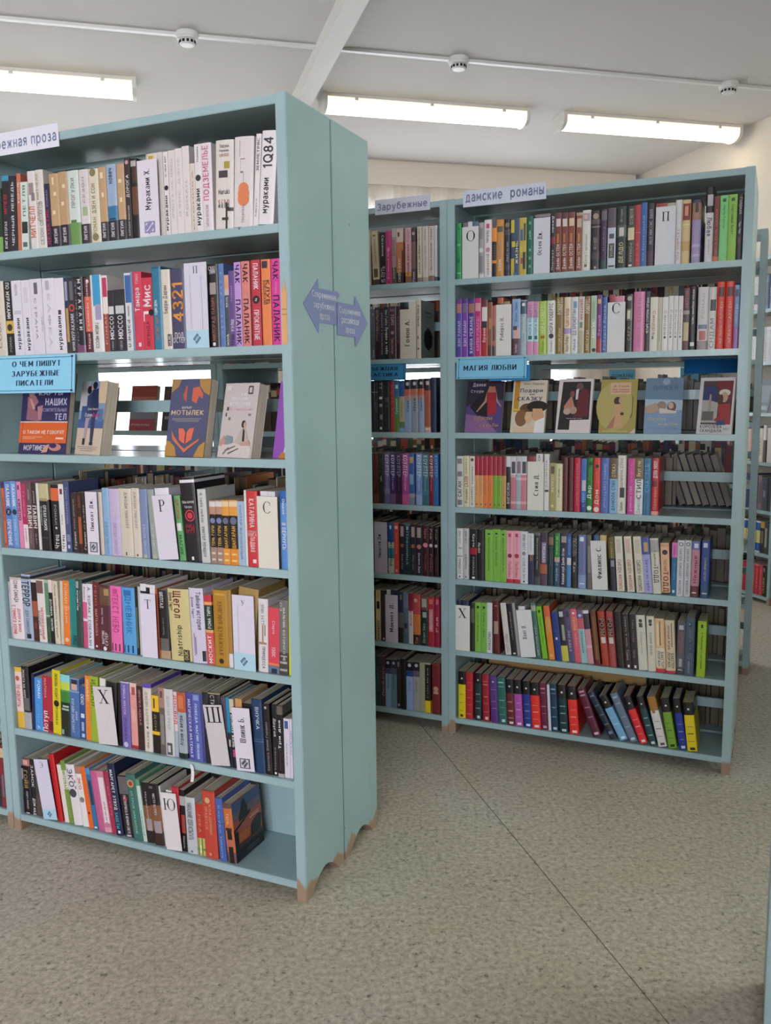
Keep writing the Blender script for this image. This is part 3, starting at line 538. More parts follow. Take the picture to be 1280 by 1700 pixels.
DATA = '''
@A6
65.6 37.5 172 2.7 P 1f3b2a|b 0 .25 7fae5a;t .3 .9 d0d0d0 .3 ПЕПЕЛ И ПЛАМЯ
103.9 25.7 203 3.1 P 23222b|b .93 1 3f93b0;t .5 .75 c8304a .5 МИТЧЕЛЛ;t .05 .4 e0e0e0 .4 КНИГА ВТОРАЯ
130.3 26.7 199 3.0 P 2a2730|t .08 .92 e0dcdc .45 ЧЕРНЫЙ ЛЕБЕДЬ
157.8 15.2 204 2.9 P c8735c|t .62 .9 f0e4dc .5 КОРОЛЬ
173.9 25.4 179 2.8 P d8e2da|t .5 .95 6a8a80 .4 ПЕТЛЯ;r .1 .9 .25 .42 2a2f2c;r .2 .8 .05 .12 5a6a66
207.9 27.3 204 0.2 H e2dbd8|t .15 .55 d8704a .75 МИТЧЕЛЛ;r .2 .8 .7 .85 a08a88;r .5 .9 .62 .72 8a7a7a
235.9 29.7 204 0.0 H e0d8d0|t .35 .95 b08f60 .3,.35 ДЭВИД МИТЧЕЛЛ;t .05 .6 9a9ba0 .45,.6 СЕЗОН ОБЛАКОВ
266.5 17.0 166 0.0 P 2b2748|t .05 .6 c83a4a .6 ДЕТЕКТИВ;t .65 .9 a090b0 .4 РОМАН
284.2 32.3 189 0.0 H c4a078|b 0 .29 2a2530;t .05 .25 e0dce0 .35 ЛИГЕИЯ;r .3 .6 .45 .5 ecd8b0;r .5 .8 .7 .75 ecd8b0;r .4 .6 .85 .95 ecd8b0
317.4 32.0 190 0.0 H bf9c76|b 0 .29 2a2530;t .05 .25 e0dce0 .35 ЛИГЕИЯ;r .3 .6 .55 .6 ecd8b0;r .5 .8 .78 .83 ecd8b0
350.1 37.6 189 -0.1 H d5dfd8|b 0 .3 6f9a55;t .5 .9 8a8f90 .35 ПРОГУЛКИ;r .2 .7 .3 .34 527f40
388.6 31.2 188 -0.2 H dcd5d2|b 0 .27 3a2f3a;t .05 .24 e0dce0 .35 ЛИГЕИЯ;r .3 .8 .38 .5 a8b894;t .55 .9 b8a8a8 .25 СЕЗОН
420.5 32.8 186 0.0 H e0d8bf|t .4 .8 8a7f5a .45 ДЗЕН И СОН;o .5 .95 .3 8a7f5a;o .5 .08 .3 8a7f5a;t .12 .35 a89f6a .4 РОМАН
454.1 24.6 187 -0.1 H c4a078|b 0 .27 2a2530;t .05 .25 e0dce0 .4 ЛИГЕИЯ;r .4 .7 .6 .66 ecd8b0;r .3 .7 .85 .93 ecd8b0
479.5 32.1 190 0.0 H 9fb2cc|b .27 .46 2f7aa5;b 0 .27 2a2530;t .05 .24 e0dce0 .35 ЛИГЕИЯ;t .75 .95 3a4a70 .35 новеч;r .2 .8 .28 .3 203040
512.4 25.2 189 0.0 H c4a078|b 0 .27 2a2530;t .05 .25 e0dce0 .4 ЛИГЕИЯ;r .4 .7 .5 .56 ecd8b0;r .3 .7 .75 .8 ecd8b0
538.4 17.0 200 0.0 P 3a3236|t .52 .8 e8e0e0 .6 ДОРОГА;t .05 .42 c8c0c0 .35 КОРМАН МАКСИМ;o .5 .95 .3 c8a0a0
556.2 22.2 197 0.0 H 17141a|r .2 1 .3 .65 6a4028;r .4 1 .7 .9 4a3020;r .2 .9 .9 .97 b8b0b0
607.1 34.1 202 0.0 H ddd0b8|r .3 .7 .9 .97 c8a040
642.0 16.8 203 0.0 P d8cfc8|
659.6 14.5 202 0.0 P e9e2e0|t .06 .48 26242a .6 мураками;o .5 .57 .42 2a282c;t .7 .95 605860 .3 О ЧЕМ БЕГ
674.9 19.5 203 0.0 P e6dcd8|t .2 .9 cfc4c0 .35 ОХОТА НА ОВЕЦ
695.2 20.9 205 0.0 P e8dfdb|t .2 .9 d5cac6 .35 ДЭНС ДЭНС
716.9 21.1 208 0.0 P e6ddda|t .2 .6 cfc2c0 .3 РОМАН
738.8 14.5 165 0.0 P e2d5cb|t .05 .9 b09a90 .25 КРОНИКА
754.0 18.1 208 0.0 P ebe4e4|t .08 .5 242228 .75 мураками;o .5 .62 .42 3a363c;t .8 .97 605860 .3 Подземка
773.0 31.5 207 0.0 H eadfe2|t .35 .97 d87a9c .6 ПОДЗЕМЕЛЬЕ;t .05 .3 a89aa0 .3 ХАРУКИ МУРАКАМИ
810.0 51.2 206 2.6 H e4dbd4|h .93 .5 5a5458 Харуки;h .88 .5 5a5458 Мураками;h .83 .5 c87a70 ЦИКЛОП;r .5 .8 .68 .76 b0a040;r .2 .7 .58 .66 4a4448;h .42 .6 4a4448 Haruki;h .31 .6 c87a60 К С В Ю;h .26 .6 3a3438 И В Е Д;r .6 .7 0 .3 3a3230;r .6 1 .2 .24 3a3230;r .4 .75 .1 .13 3a3230
862.0 53.4 207 3.2 H e6dcdb|o .52 .37 .3 e8885a;o .52 .31 .3 e8885a;o .52 .43 .26 e8885a;r .5 .52 .5 .6 8a8080;r .35 .5 .6 .62 8a8080;r .35 .36 .62 .75 8a8080;r .35 .6 .75 .76 8a8080;r .3 .32 .78 .96 8a8080;t .05 .25 b0a4a4 .15 Писатель
916.2 14.0 210 4.8 P ebe3e1|t .6 .95 4a454c .5 ЗЕМЛЕТРЯС;t .1 .3 a09aa0 .4 Харуки
931.0 41.4 212 5.3 H efe8ea|t .6 .93 4a4850 .7 1Q84;t .12 .5 1c1a20 .42 мураками
586.3 62.2 186 0.0 K e6dfe8|t .35 .88 30303c .35 Мураками Х.;r .25 .78 .05 .2 9a90b8;r .32 .7 .07 .18 e6dfe8;o .5 .12 .25 9a90b8
@A5
51.3 42.6 206 0.0 H d9d0c0|t .1 .9 a09888 .3 СОБРАНИЕ
94.6 27.8 204 0.0 P 201e22|b .3 .47 d8b04a;o .5 .38 .35 3a3030;T .5 .98 f0ecec .5 ПО МУРАКАМИ;t .05 .25 b0a8a8 .3 РОМАН
123.2 35.0 204 0.0 P e6dfe8|t .08 .5 2a2830 .4,.6 мураками;t .8 .95 a8a0b0 .3 ЖАСМИН;r .2 .9 .55 .6 ccc4d0
159.0 32.0 203 0.0 P e5deea|t .06 .5 2a2830 .42,.6 мураками;r .3 .7 .7 .9 d8d0dc
191.8 42.4 204 0.0 P e4dde8|r .35 .65 .8 .95 6a6470;T .2 .75 a8a0ac .2,.4 СТРАНА;t .3 .5 90a0b8 .12,.9 ЧУДЕС
235.0 41.8 203 0.0 P e6e0ea|r .3 .6 .85 .97 b8b2bc;T .1 .8 d4ccd8 .3 КАФКА
277.6 34.9 201 0.0 P e8e1ea|t .05 .5 26242a .42 мураками;r .35 .65 .52 .58 4a4650
313.3 13.8 200 0.0 P 2c3557|b .0 .6 3a3230;r .2 .8 .15 .6 c09a60;r .2 .8 .7 .95 a0a4c0
327.8 22.0 200 0.0 P 33323c|t .17 .52 d0ccd0 .6 МУРАКАМИ;o .5 .6 .45 c84a40;o .5 .6 .25 33323c;t .03 .15 f0f0f0 .4 ХАРУКИ;r .3 .8 .7 .95 6a6872
350.6 29.9 199 0.0 H 1f1a22|T .3 .97 e6e0e2 .4,.65 М У Р А К А М И;t .1 .95 8a7a88 .2,.25 ПОСЛЕМРАК;b 0 .1 7a4a6a
381.4 22.6 196 0.0 P 5c2f3c|b .28 .75 e06a58;t .05 .95 f0d0cc .4 Мари Салливан роман;o .6 .95 .22 e8e0e0
404.7 37.4 201 0.0 H e6e2de|r .25 .9 .6 1 3f9fd0;r .4 .9 .42 .62 a8a0c0;T .05 .38 46444a .4 ГИЙОМ МЮССО
442.9 18.1 198 0.0 P ece0dc|r .1 .9 .72 .97 c43a66;b 0 .5 9a4a40;t .1 .5 e0a090 .4 РОМАН
461.8 20.9 158 0.0 P 2b2a33|t .2 .58 f0ecf0 .65 МЮССО;r .1 .9 .61 .74 d8d4d4;t .03 .17 b0b0b0 .3 ГИЙОМ
483.5 34.4 159 0.0 P 2b2a33|t .2 .58 f0ecf0 .5 МЮССО;r .1 .9 .61 .74 c8ccd0;t .03 .17 b0b0b0 .3 ГИЙОМ
518.7 20.5 199 0.0 P dcdce0|r .1 1 .62 .97 3f6aaa;T .05 .4 605f66 .5 РЭЙЧЕЛ;r .4 .6 .45 .58 8a9a8c
540.0 6.0 201 -0.1 P 7f8fae|
545.8 27.8 200 0.0 P d8405c|t .5 .8 f4e6ea .7 Тамара;t .85 .97 e8b8c0 .4 РОМАН;r .4 .7 .05 .1 f0d0d8
574.4 33.0 183 0.0 P d23a50|t .6 .9 f4e6ea .8 Мис;o .85 .52 .25 1a1418;r .1 .2 .4 .52 f4e6ea;t .05 .4 7a2030 .3 ЛЕГЕНДА;r .12 .6 .5 .54 f4e6ea
608.2 29.0 209 0.0 H 2f7d9c|t .42 .6 f0f4f4 .3,.4 ОДИН ДЕНЬ;t .12 .4 b07868 .4 ДЭВИД НИК;b .97 .99 1f5d7c
638.0 28.1 199 0.0 H e0d5c6|t .45 .8 6a5f58 .55 Барри Дарин;r .55 .95 .04 .19 26222a;t .05 .18 e8e0d0 .3,.75 ОАЗИС
666.9 42.4 198 0.0 H 4a4668|t .34 .83 f0a040 .8 4321;h .17 .6 e0dce4 ПОЛ;h .11 .9 e0dce4 ОСТЕР
780.2 30.7 202 0.0 H 231c20|h .95 .7 d8d0d0 СВЯЗ;h .91 .6 d8d0d0 ЗИМ;r .2 .8 .64 .78 a89a94;t .08 .6 a86a58 .4 МИЛОРАД ПАВИЧ;r .35 .6 .02 .06 f0e8e8
811.6 15.0 202 0.0 P 5f7eb4|t .1 .9 8fa4cc .4 ЗВЕЗДЫ
827.4 12.7 174 0.0 P 4a4c58|b .8 1 e0a080;b .72 .8 c8b8b8;t .02 .18 e8e4e0 .5 ПАСКАЛЬ;t .55 .7 d0ccd0 .5 ЖИЗНЬ
840.9 15.3 183 0.0 P 6a4a8f|t .6 .8 b8a0d0 .3 РОМАН;t .2 .36 e0d4ec .6 УЭЛШ;t .02 .16 302040 .6 ТРЭШ
857.1 19.3 202 0.0 P c49ad8|T .75 .97 2a1838 .75 ЧАК;T .02 .56 2a1838 .75 ПАЛАНИК
877.2 23.4 203 0.0 P e0857c|T .75 .97 3a2030 .65 ЧАК;T .03 .56 3a2030 .65 ПАЛАНИК;t .58 .72 f0b0a8 .3 Призраки
905.9 24.5 204 0.0 P c4354a|T .66 .96 f4e4e8 .6 ПАЛАНИК;o .5 .54 .4 2a1a22;h .54 .25 f0e8e8 Z;T .07 .42 f4e4e8 .6 ПРОКЛЯТЫЕ
934.9 25.5 203 0.0 P f08a52|T .48 .76 3a2a28 .4,.35 БОЙЦОВСКИЙ;T .48 .76 5a3a30 .4,.7 КЛУБ;r .1 .7 .9 .98 3a2a48;r .1 .15 .0 .06 c05040
961.2 25.3 203 0.0 P dd3f9c|T .76 .97 40183c .65 ЧАК;T .04 .58 40183c .7 ПАЛАНИК;t .6 .73 f090c8 .3 Колыбельная
716.4 67.5 208 0.0 K dcd7e4|h .92 .22 2a282e П;b 0 .21 b9dbea;o .47 .11 .18 5a7f98;o .47 .11 .1 88a8bc;r .25 .252 .22 .85 b0acb8;r .75 .752 .22 .85 b0acb8
@A3
30.7 10.4 193 0.0 P dd6a4a|T .4 .75 3a2228 .5 ЦЕЛИТЕЛЬ;b .9 1 4a3a60;r .2 .9 .03 .06 b04030
41.9 25.7 194 0.0 P 5a83c4|T .62 .95 f0f0f6 .6 ПАЛАНИК;o .5 .54 .42 2a3050;h .54 .3 e0e0e8 Z;T .03 .43 f0f0f6 .6 ОБРЕЧЕННЫЕ
68.4 20.2 195 0.0 P 6fa0d8|T .62 .95 f0f0f6 .6 ПАЛАНИК;o .5 .54 .42 2a3050;T .05 .43 c8d8f0 .4 КОНЕЦ ВСЕГО
89.4 16.4 194 0.0 P e58ab0|T .42 .74 3a1a28 .6 КИНЕНО;r .2 .7 .88 .95 a03060
106.6 17.4 185 0.0 P f0dcdc|b .38 1 b83060;T .1 .32 c090a0 .4 роман;T .5 .9 e080a0 .4 РАЗМНОЖ
124.8 19.6 191 0.0 P 6b5458|T .32 .66 f0e4e0 .8 ПАВИЧ;T .75 .9 d0c0c0 .3 роман;T .08 .28 a89898 .3 СТЕКЛО
145.2 18.3 192 0.0 P 3d2c30|T .32 .66 f0e4e0 .8 ПАВИЧ;T .7 .88 d0c0c0 .3 роман;T .08 .24 a89898 .3 ДАР
164.3 10.4 192 0.0 P e0dcdc|
175.5 36.3 192 0.0 H 1c1a1c|b .76 1 c8bc90;r .1 .9 .74 .78 a89870;T .3 .68 ecebea .35,.62 ОРХАН ПАМУК;T .38 .66 c8c4c4 .22,.25 Музей Невинности;r .2 .8 .18 .2 4a4848
218.4 29.2 189 0.0 P 1e1a20|b .76 .95 e0683c;t .04 .25 e8e0e0 .6 Чтец;T .4 .7 a8a0a8 .3 РОМАН;o .5 .35 .12 e0e0e0
248.4 18.3 192 0.0 P e6e0e0|t .04 .25 3a3638 .6 Чтец;t .4 .55 a09898 .3 том;r .3 .8 .85 .93 7a3a40
267.5 19.3 200 0.0 P 4a5580|T .4 .92 98a0c0 .5 Трон Неверных;r .2 .8 .15 .25 8a90b0;r .3 .7 .05 .1 c8cce0
292.4 19.3 168 0.0 P 33262a|t .06 .35 d8ccc8 .5 Герман;T .4 .9 a89890 .3 ВЕЛИКИЙ ПЛАН
312.5 15.4 170 0.0 P 3a1c16|r .2 .9 .15 .6 a85a2a;r .3 .9 .75 .95 6a3020
328.7 16.1 169 0.0 P 2c2226|t .06 .35 d8ccc8 .5 Герман;T .4 .8 a89890 .3 МЕСТО
387.7 15.8 174 0.0 P e0d2c4|
404.3 24.4 186 0.0 H 8fb4d6|T .02 .5 6a90c0 .45 ДЖОДИ ПИКОЛТ
429.5 34.3 185 -0.1 H c9b8d8|T .02 .5 a898c0 .35 ДЖОДИ ПИКОЛТ;r .2 .9 .02 .035 e0c0d0
464.6 41.6 187 -0.2 H d9cdbb|T .42 .95 8a8070 .25,.6 ДЖОДИ ПИКОЛТ;r .4 .5 .02 .07 5a4a40
507.0 26.3 189 -0.3 H dccfc0|T .42 .95 9a8f80 .35,.5 ДЖОДИ ПИКОЛТ;r .4 .6 .02 .05 5a4a40
534.1 25.7 187 -0.4 H 7f8fb5|T .05 .5 b0bcd8 .35 ДЖОДИ ПИКОЛТ;r .3 .7 0 .05 b8bca0
566.4 22.4 187 -2.3 H 9aa39a|T .05 .5 c0c8c0 .4 ДЖОДИ ПИКОЛТ;r .3 .8 0 .05 b8bca0
596.9 46.1 191 -3.9 H e8e4ec|
656.8 19.7 173 -4.1 P 6fb070|T .65 .95 c84a40 .55 ДЖЕННИ;r .1 .8 .46 .58 f0f0e8;T .1 .4 2f7038 .5 МАГИЯ
682.4 46.2 221 -4.0 H 1b171f|b .94 .975 ece6ea;h .71 .8 f0eaec ТЕНЬ КОРОЛЯ;h .655 .5 d8d0d4 Начало;o .55 .55 .34 c83a50;o .55 .55 .26 1b171f;o .55 .55 .18 d8404c;h .43 .6 a83048 КНИГА;h .395 .6 a83048 СТИВ;h .36 .6 a83048 КРУГА;r .4 .55 .02 .06 f0f0f0
729.5 26.4 193 -2.3 H cfcfca|T .08 .5 4a4a50 .35 УИНТЕР РЕНШОУ;T .55 .95 7a7a80 .3 Я тебя люблю
756.7 18.2 165 0.0 P 1a1618|b 0 .26 a88878;b .78 1 c09078;b .9 .98 e0d8d4;o .5 .68 .4 7a88b8;t .28 .6 e8b860 .5 ТЕНЬ ГОРЫ;r .2 .8 .05 .08 e0d0c0;r .2 .8 .15 .18 e0d0c0
775.7 19.4 166 0.0 P 1a1618|b 0 .26 a88878;b .78 1 c09078;b .9 .98 e0d8d4;o .5 .68 .4 7a88b8;t .28 .6 e8b860 .5 ТЕНЬ ГОРЫ;r .2 .8 .05 .08 e0d0c0;r .2 .8 .15 .18 e0d0c0
795.9 20.4 167 0.0 P 1a1618|b 0 .25 e89840;b .76 1 e8a048;b .9 .98 f0d0a8;o .5 .68 .4 6a7088;t .26 .6 e8b040 .5 ШАНТАРАМ;r .2 .8 .05 .08 f8d080;r .2 .8 .15 .18 f8d080
817.1 24.9 168 0.0 P 1a1618|b 0 .25 e89030;b .76 1 e8a048;b .9 .98 f0d0a8;o .5 .68 .4 6a7088;t .26 .6 e8b040 .5 ШАНТАРАМ;r .2 .8 .05 .08 f8d080;r .2 .8 .15 .18 f8d080
842.8 20.4 166 0.0 P a9bfd6|T .1 .95 7088a8 .35 УОЛТЕР ВОЛШЕБНЫЙ
864.0 6.2 195 0.0 P e6e2e0|
871.0 31.8 193 0.0 H d2363c|T .52 .9 f4dcdc .5 КАТАРИНА;h .47 .8 f0c8c8 РУБИНОВАЯ;h .43 .8 f0c8c8 КНИГА;T .2 .4 f4dcdc .5 ПАДШАЯ;r .5 .8 .05 .1 f4dcdc
911.9 19.6 194 0.0 P e8e2ea|
932.2 22.6 194 0.0 P dedbe4|
968.3 19.0 196 0.0 P 5f95d8|T .7 .9 e8f0f8 .4 Омдие;T .25 .6 f0f4fc .6 Я ВЕРНУСЬ;b .85 1 2f65b0
353.9 41.0 175 0.0 K e4dce8|t .38 .88 302c38 .35 Пиколт Дж.;r .2 .85 .04 .2 5a5868;r .28 .76 .055 .185 c8c4cc;o .5 .12 .2 5a5868
597.1 63.8 172 -4.9 K e2dbe6|h .84 .42 26282c Р
907.8 58.9 182 0.0 K e8e1d2|h .85 .42 5a564e С
@A2
30.7 7.1 171 0.0 P b8b6ba|r .2 .8 .2 .8 d0ced4
38.6 45.6 186 0.0 H ecdfe2|T .6 .95 3a3438 .4,.55 СОФИ САМАДА;T .08 .55 d84a50 .3,.3 с темного холма;T .12 .5 d84a50 .25,.7 ДОРОГА ВНИЗ;b .96 1 c8c0c0
85.0 35.7 198 0.0 H a9b7cc|T .52 .9 3a3848 .8 ТЕРРОР;b .93 .97 3f3f50;T .1 .46 707c98 .4 ДЭН СИММОНС;r .35 .8 .03 .1 20202a
121.5 19.8 185 0.0 P 4a2420|b .65 .95 2a1618;b .95 1 e0dcd8;b .4 .65 a85a40;r .2 .8 .2 .3 7a3a30
142.1 29.7 187 0.0 H e8dcd8|T .05 .55 c84038 .4,.65 НЕПОБЕДИМЫЙ;T .1 .5 7a6a6a .3,.25 БОРИС ОТ;r .1 .9 .78 .98 7a5a58
172.6 13.9 187 0.0 P 5f8f70|b 0 .4 3a5a40;b .42 .44 b8d0b8;b .95 1 a8c8a8
187.3 14.0 188 0.0 P 1c1c1e|b .8 1 e8d0d0;T .2 .7 e8e8e8 .6 ДОЛИНА ЗЕМЛИ
202.1 20.2 186 0.0 P ddd0bb|T .1 .95 8a7a68 .4 Линия ненависти из души
223.1 10.5 188 2.4 P d8cab2|
234.4 23.3 189 2.3 P f08030|T .65 .95 f8c8a0 .5 РОМАН;T .35 .6 f8d8b8 .3 СКАЗКИ;o .5 .08 .3 f8c0a0;b .55 .62 f89858
258.5 25.5 195 2.2 P 1f8585|t .02 .16 101818 .7,.7 РОМАН;r .15 .2 .1 .9 5fb0b0
284.8 23.8 196 2.1 H 2f4844|T .55 .85 e8eeec .35,.4 Анатолий Свир;T .6 .85 8fa0a0 .25,.75 Черная тень;r .2 .6 .88 .98 a8a8a8
309.3 15.4 186 2.0 P ecd8e0|b .46 .72 e05f90;b .0 .42 d05080;T .75 .95 5a5058 .3 Роман
325.5 21.1 188 1.9 H e6e2ec|T .05 .95 6a6470 .5 А. ХОРАК | СОБЛАЗН
347.4 21.1 194 1.9 P 6a2226|T .2 .6 d89888 .4 МАРТЬЯНОВА;T .65 .95 c07060 .4 РЕНО;r .3 .6 .03 .06 f0e0e0
369.3 40.5 187 1.8 H 5a2a35|r .1 1 .7 .97 6a4a38;r .5 .9 .85 .95 b09060;t .1 .3 e8d8d8 .25,.35 МАРТИН;t .08 .28 e8d8d8 .25,.65 СУТЕР;t .4 .65 c8b0b8 .2,.3 Лила, лила;o .5 .03 .15 f0e8e8
410.6 38.9 189 1.7 H f070b0|T .3 .88 d04890 .55 ТЕКСТ НЕБО;r .3 .7 .88 .96 d04890;r .1 .2 .02 .13 602040;r .4 .5 .02 .13 602040;r .75 .85 .02 .13 602040
453.7 44.7 188 0.5 H 5aa5e0|T .3 .88 3a7fc0 .5 ДНЕВНИК;r .2 .75 .88 .96 2a70b8;r .05 .13 .02 .13 103050;r .35 .45 .02 .13 103050;r .7 .8 .02 .13 103050
499.2 8.7 192 0.4 P 181a18|r .2 .9 .1 .7 5a6a58
508.7 9.1 193 0.3 P c8c6c4|
518.6 19.5 203 0.3 H 2a262a|b .9 1 e6e2e6
538.9 30.7 202 0.2 H e8e4e8|r 0 .5 .84 .96 141214
570.4 7.2 192 0.0 P c05a38|
578.5 34.0 189 0.0 H 1d1a1e|b 0 .12 b89878;r .1 .9 .12 .3 6a6460;T .75 .98 e8e2e2 .35,.4 ШЕПТАЛ;t .35 .6 9a9498 .2 Ловушка света
617.7 67.8 197 -1.5 H d8c890|T .6 .97 7a2f30 .42,.45 Щегол;T .7 .95 4a4030 .2,.15 Донна Тартт;t .07 .5 5a5440 .3,.5 Niatriship;r .62 .9 .0 .16 26221c;t .02 .15 d8c890 .2,.76 ОАЗИС
686.4 44.9 204 -1.6 H d8d0e4|T .45 .95 5a5678 .42,.65 Тайная история;T .6 .88 5a5678 .2,.25 Донна Тартт;r .2 .28 .1 .4 a890b8;r .3 .36 .12 .35 8a70a0;r .75 .98 .03 .17 26221c
732.0 24.1 188 -1.7 P dc5a58|b .9 1 c83a48;b .86 .9 e8b060;b .5 .85 2a4034;b .46 .5 e8b060;t .52 .83 e8e0d8 .45,.6 РОМА ТИРН;t .02 .42 f8ece8 .5,.5 МОСКИТ
756.9 43.8 205 0.0 H b8862a|T .15 .85 8a5a20 .35 КНЯГИНЯ БУМАЖНАЯ;o .5 .07 .16 2a2018;r .15 .85 .93 .96 d0a048
801.5 12.7 208 0.0 H b08540|b 0 .18 e4dde4
815.0 59.1 216 6.5 H a88a50|
890.7 29.0 193 1.6 H e6dede|T .65 .93 8a8084 .35 ЭРИН УАТТ;T .05 .35 5a5054 .35,.6 ПРИНЦЕССА;r .45 .6 .4 .65 b08a70;r .1 .9 .38 .41 b08a70;r .7 .8 .5 .65 b08a70
920.5 31.9 172 1.5 P e0485a|b .12 .15 f08a50;b 0 .11 6a7f98;r .3 .8 0 .07 1f3048;T .6 .8 f4dde0 .3 Стерто;T .25 .4 f4dde0 .35 УЭЛЛС
953.2 27.0 195 1.4 H 77736f|b 0 .3 4a4442;r .1 .9 .05 .08 b0a8a0;r .1 .9 .15 .18 b0a8a0;r .2 .9 .24 .26 b0a8a0;T .15 .9 e8e2dc .25,.6 МАЛЬЧИК КОТОРОГО НЕТ;T .85 .97 d0ccc8 .25,.3 ОЗ
981.0 6.0 204 1.3 P d8d830|
525.2 51.8 178 0.0 K e4dcec|h .84 .42 26282c Т
823.1 65.3 199 0.0 K e2dbea|h .9 .18 3a3848 У;b 0 .23 b9dbea;o .47 .12 .18 5a7f98;o .47 .12 .1 88a8bc;r .25 .252 .22 .85 b0acb8
@A1
30.7 27.8 188 0.0 H f0d4d0|b 0 .27 e8b840;b .93 1 e8c040;T .35 .72 d04048 .5 ТЕ-КВОРТЬ;o .5 .82 .28 c86048
59.3 28.4 193 0.0 H 1e1c20|b 0 .27 b0b0b4;r .2 .9 .3 .5 6a6a6c;T .5 .95 e0dcdc .3,.4 РЕНАТА НА МОРЕ
88.6 10.4 174 3.1 P 1d2a58|
99.8 29.5 163 3.0 P 4a9ae8|T .62 .95 e8f0f8 .4,.6 РОМАН;t .02 .1 e8f0f8 .3 7;T .15 .6 78b8f0 .3 СЕРИЯ
130.1 40.2 173 2.9 P b82a40|T .6 .95 e0a0a8 .25,.3 МАРИНА;t .0 .37 f6eef0 .6,.3 Потуп;r .6 .95 .03 .2 601820
171.0 30.4 196 2.8 P e0d020|T .55 .95 4a4620 .4 ЛЮБОВЬ ХОДИТ;o .5 .48 .33 1c1810;T .15 .42 7a7020 .3 РОМАН
202.2 35.7 187 2.7 H 5a9a58|b .75 .9 c8d850;b .88 1 90d8e0;b .0 .55 1d2a24;b .55 .72 3f8a38;r .3 .9 .47 .5 b0c8b8;r .2 .9 .42 .45 b0c8b8;r .1 .4 .02 .1 8aa898
238.7 34.8 180 2.6 P 4f74b0|b .98 1 80a0c8;r .2 .8 .8 .95 d8b0a0;r .2 .8 .9 .97 2a2630;b .76 .79 80a8d0;T .08 .65 c8d8e8 .35,.35 КУРАЙН ВЫРЕЗАНТ;T .3 .45 e8f0f4 .2,.7 2020
274.3 21.5 160 2.5 P 34508f|T .65 .85 e8eef4 .6 ОКНО;r .2 .8 .4 .48 d8e4ec;r .3 .8 .03 .1 c0d0e4;r .3 .7 .15 .32 a8b8d8
296.6 18.9 194 2.4 P ec8a2c|T .6 .95 f8e0c0 .5 АРНАЛЬДУР;T .2 .55 f0b070 .3 ГОЛОС
316.3 29.4 196 2.3 H a0b838|T .55 .95 607818 .6 ИДЕАЛ;T .6 .9 809828 .2,.2 РОМАН
346.5 21.4 194 3.9 H ece6dc|
368.7 39.1 185 4.0 H 1e1a1e|
414.2 10.6 187 2.2 P 201c20|
429.8 30.8 194 0.8 H 7a68b0|T .5 .95 d0c8e4 .3 УЛИЦА МАСОК;T .1 .45 5a4a98 .3 РОМАН;o .5 .05 .25 d0c8e8;b .98 1 c8c4d0
461.4 23.1 192 0.7 P e8a098|b .85 1 f0c8b8;r .3 .8 .82 .94 b05a58;b 0 .05 a83038;r .3 .8 .4 .6 e8b0a8
485.3 21.8 186 0.6 P 3a2024|T .4 .9 c88a80 .35 ПЕПЕЛ ИДЕАЛ;r .3 .7 .88 .95 8a6058
507.9 29.3 197 0.5 H dfd6c8|b .94 1 6a4ab0;T .4 .88 a89c8a .4 ДЖЕЙН ХАРПЕР;T .05 .3 a89c8a .3 Ветер;o .5 .36 .12 5a5048
537.9 24.5 167 0.4 P 1e1a16|b .72 1 f0c030;b .32 .38 f0c030;T .4 .68 a08a60 .3 ДОН;r .3 .5 .78 .95 5a4820
563.2 19.0 192 0.3 P 6a6058|b .7 1 a8847a;r .2 .8 .15 .6 8f8a84;r .3 .7 .85 .95 7a4a3c
583.0 29.6 192 0.2 H d8d4d4|T .4 .9 b8b2b4 .35 ДОМ НА РЕКЕ;r .2 .8 .02 .2 5a5658;r .3 .6 .06 .16 d8d4d4
613.5 11.1 186 0.1 P e8d0d0|T .5 .95 d84a70 .9 ДОСВИД;b 0 .4 b0b8c8
625.4 29.0 188 0.0 H a8b4bc|b .7 1 c05a38;r .2 .8 .75 .95 d87a50;b 0 .08 1a2a28;t .2 .65 3a4a5a .5 Агрив и ветра
658.5 20.0 190 -1.1 P 4f4fa0|T .04 .9 d8d8f0 .45 МАГИЧЕСКАЯ МАТЕМАТ;o .5 .05 .2 8a8ad0
679.3 34.7 191 -1.2 H 5a66b8|T .04 .85 e0e4f4 .25,.4 ПОБЕДА МАГИИ ЛЮБВИ;r .8 .98 .0 1 3a3a78;r .2 .7 .9 .98 8a9ad0
714.8 18.6 197 -1.3 H 242230|r .3 .5 .5 .55 8a7a70;r .3 .6 .8 .85 7a5a50
734.2 38.5 201 -1.4 H 1e1a1e|T .82 .97 c8c0c0 .35,.4 СТИ;b .98 1 a89a80
773.5 15.7 193 -1.5 H 5a4a60|
790.0 10.2 193 -1.6 P 1f90b8|b 0 .5 2a3a40;r .3 .8 .3 .4 e0c8c0
801.1 12.9 190 -1.7 P 1c1a20|b .8 1 d8c8b0;T .3 .78 f4f0f0 .8 ДВОЙНАЯ ЖИЗНЬ;r .2 .9 .16 .27 c84a78
814.8 20.1 194 0.0 P d09a60|
835.7 29.6 185 0.0 P 1a181c|
871.7 31.7 200 -1.9 H 1f3f66|T .6 .9 c0d0e0 .35,.55 ВНУЧКА;r 0 1 .43 .435 7f98b0;r 0 1 .46 .465 5f7f98
904.1 20.6 191 -2.0 H 1c161a|t .06 .75 a89aa0 .35 Бернхард Шлинк Гордиев;o .5 .95 .18 c0b0a8
925.5 14.5 194 0.0 P 18161a|T .55 .8 e0dce0 .6 Другой;t .08 .4 a8a0a8 .3 Бернхард;r .3 .7 .02 .05 f0f0f0
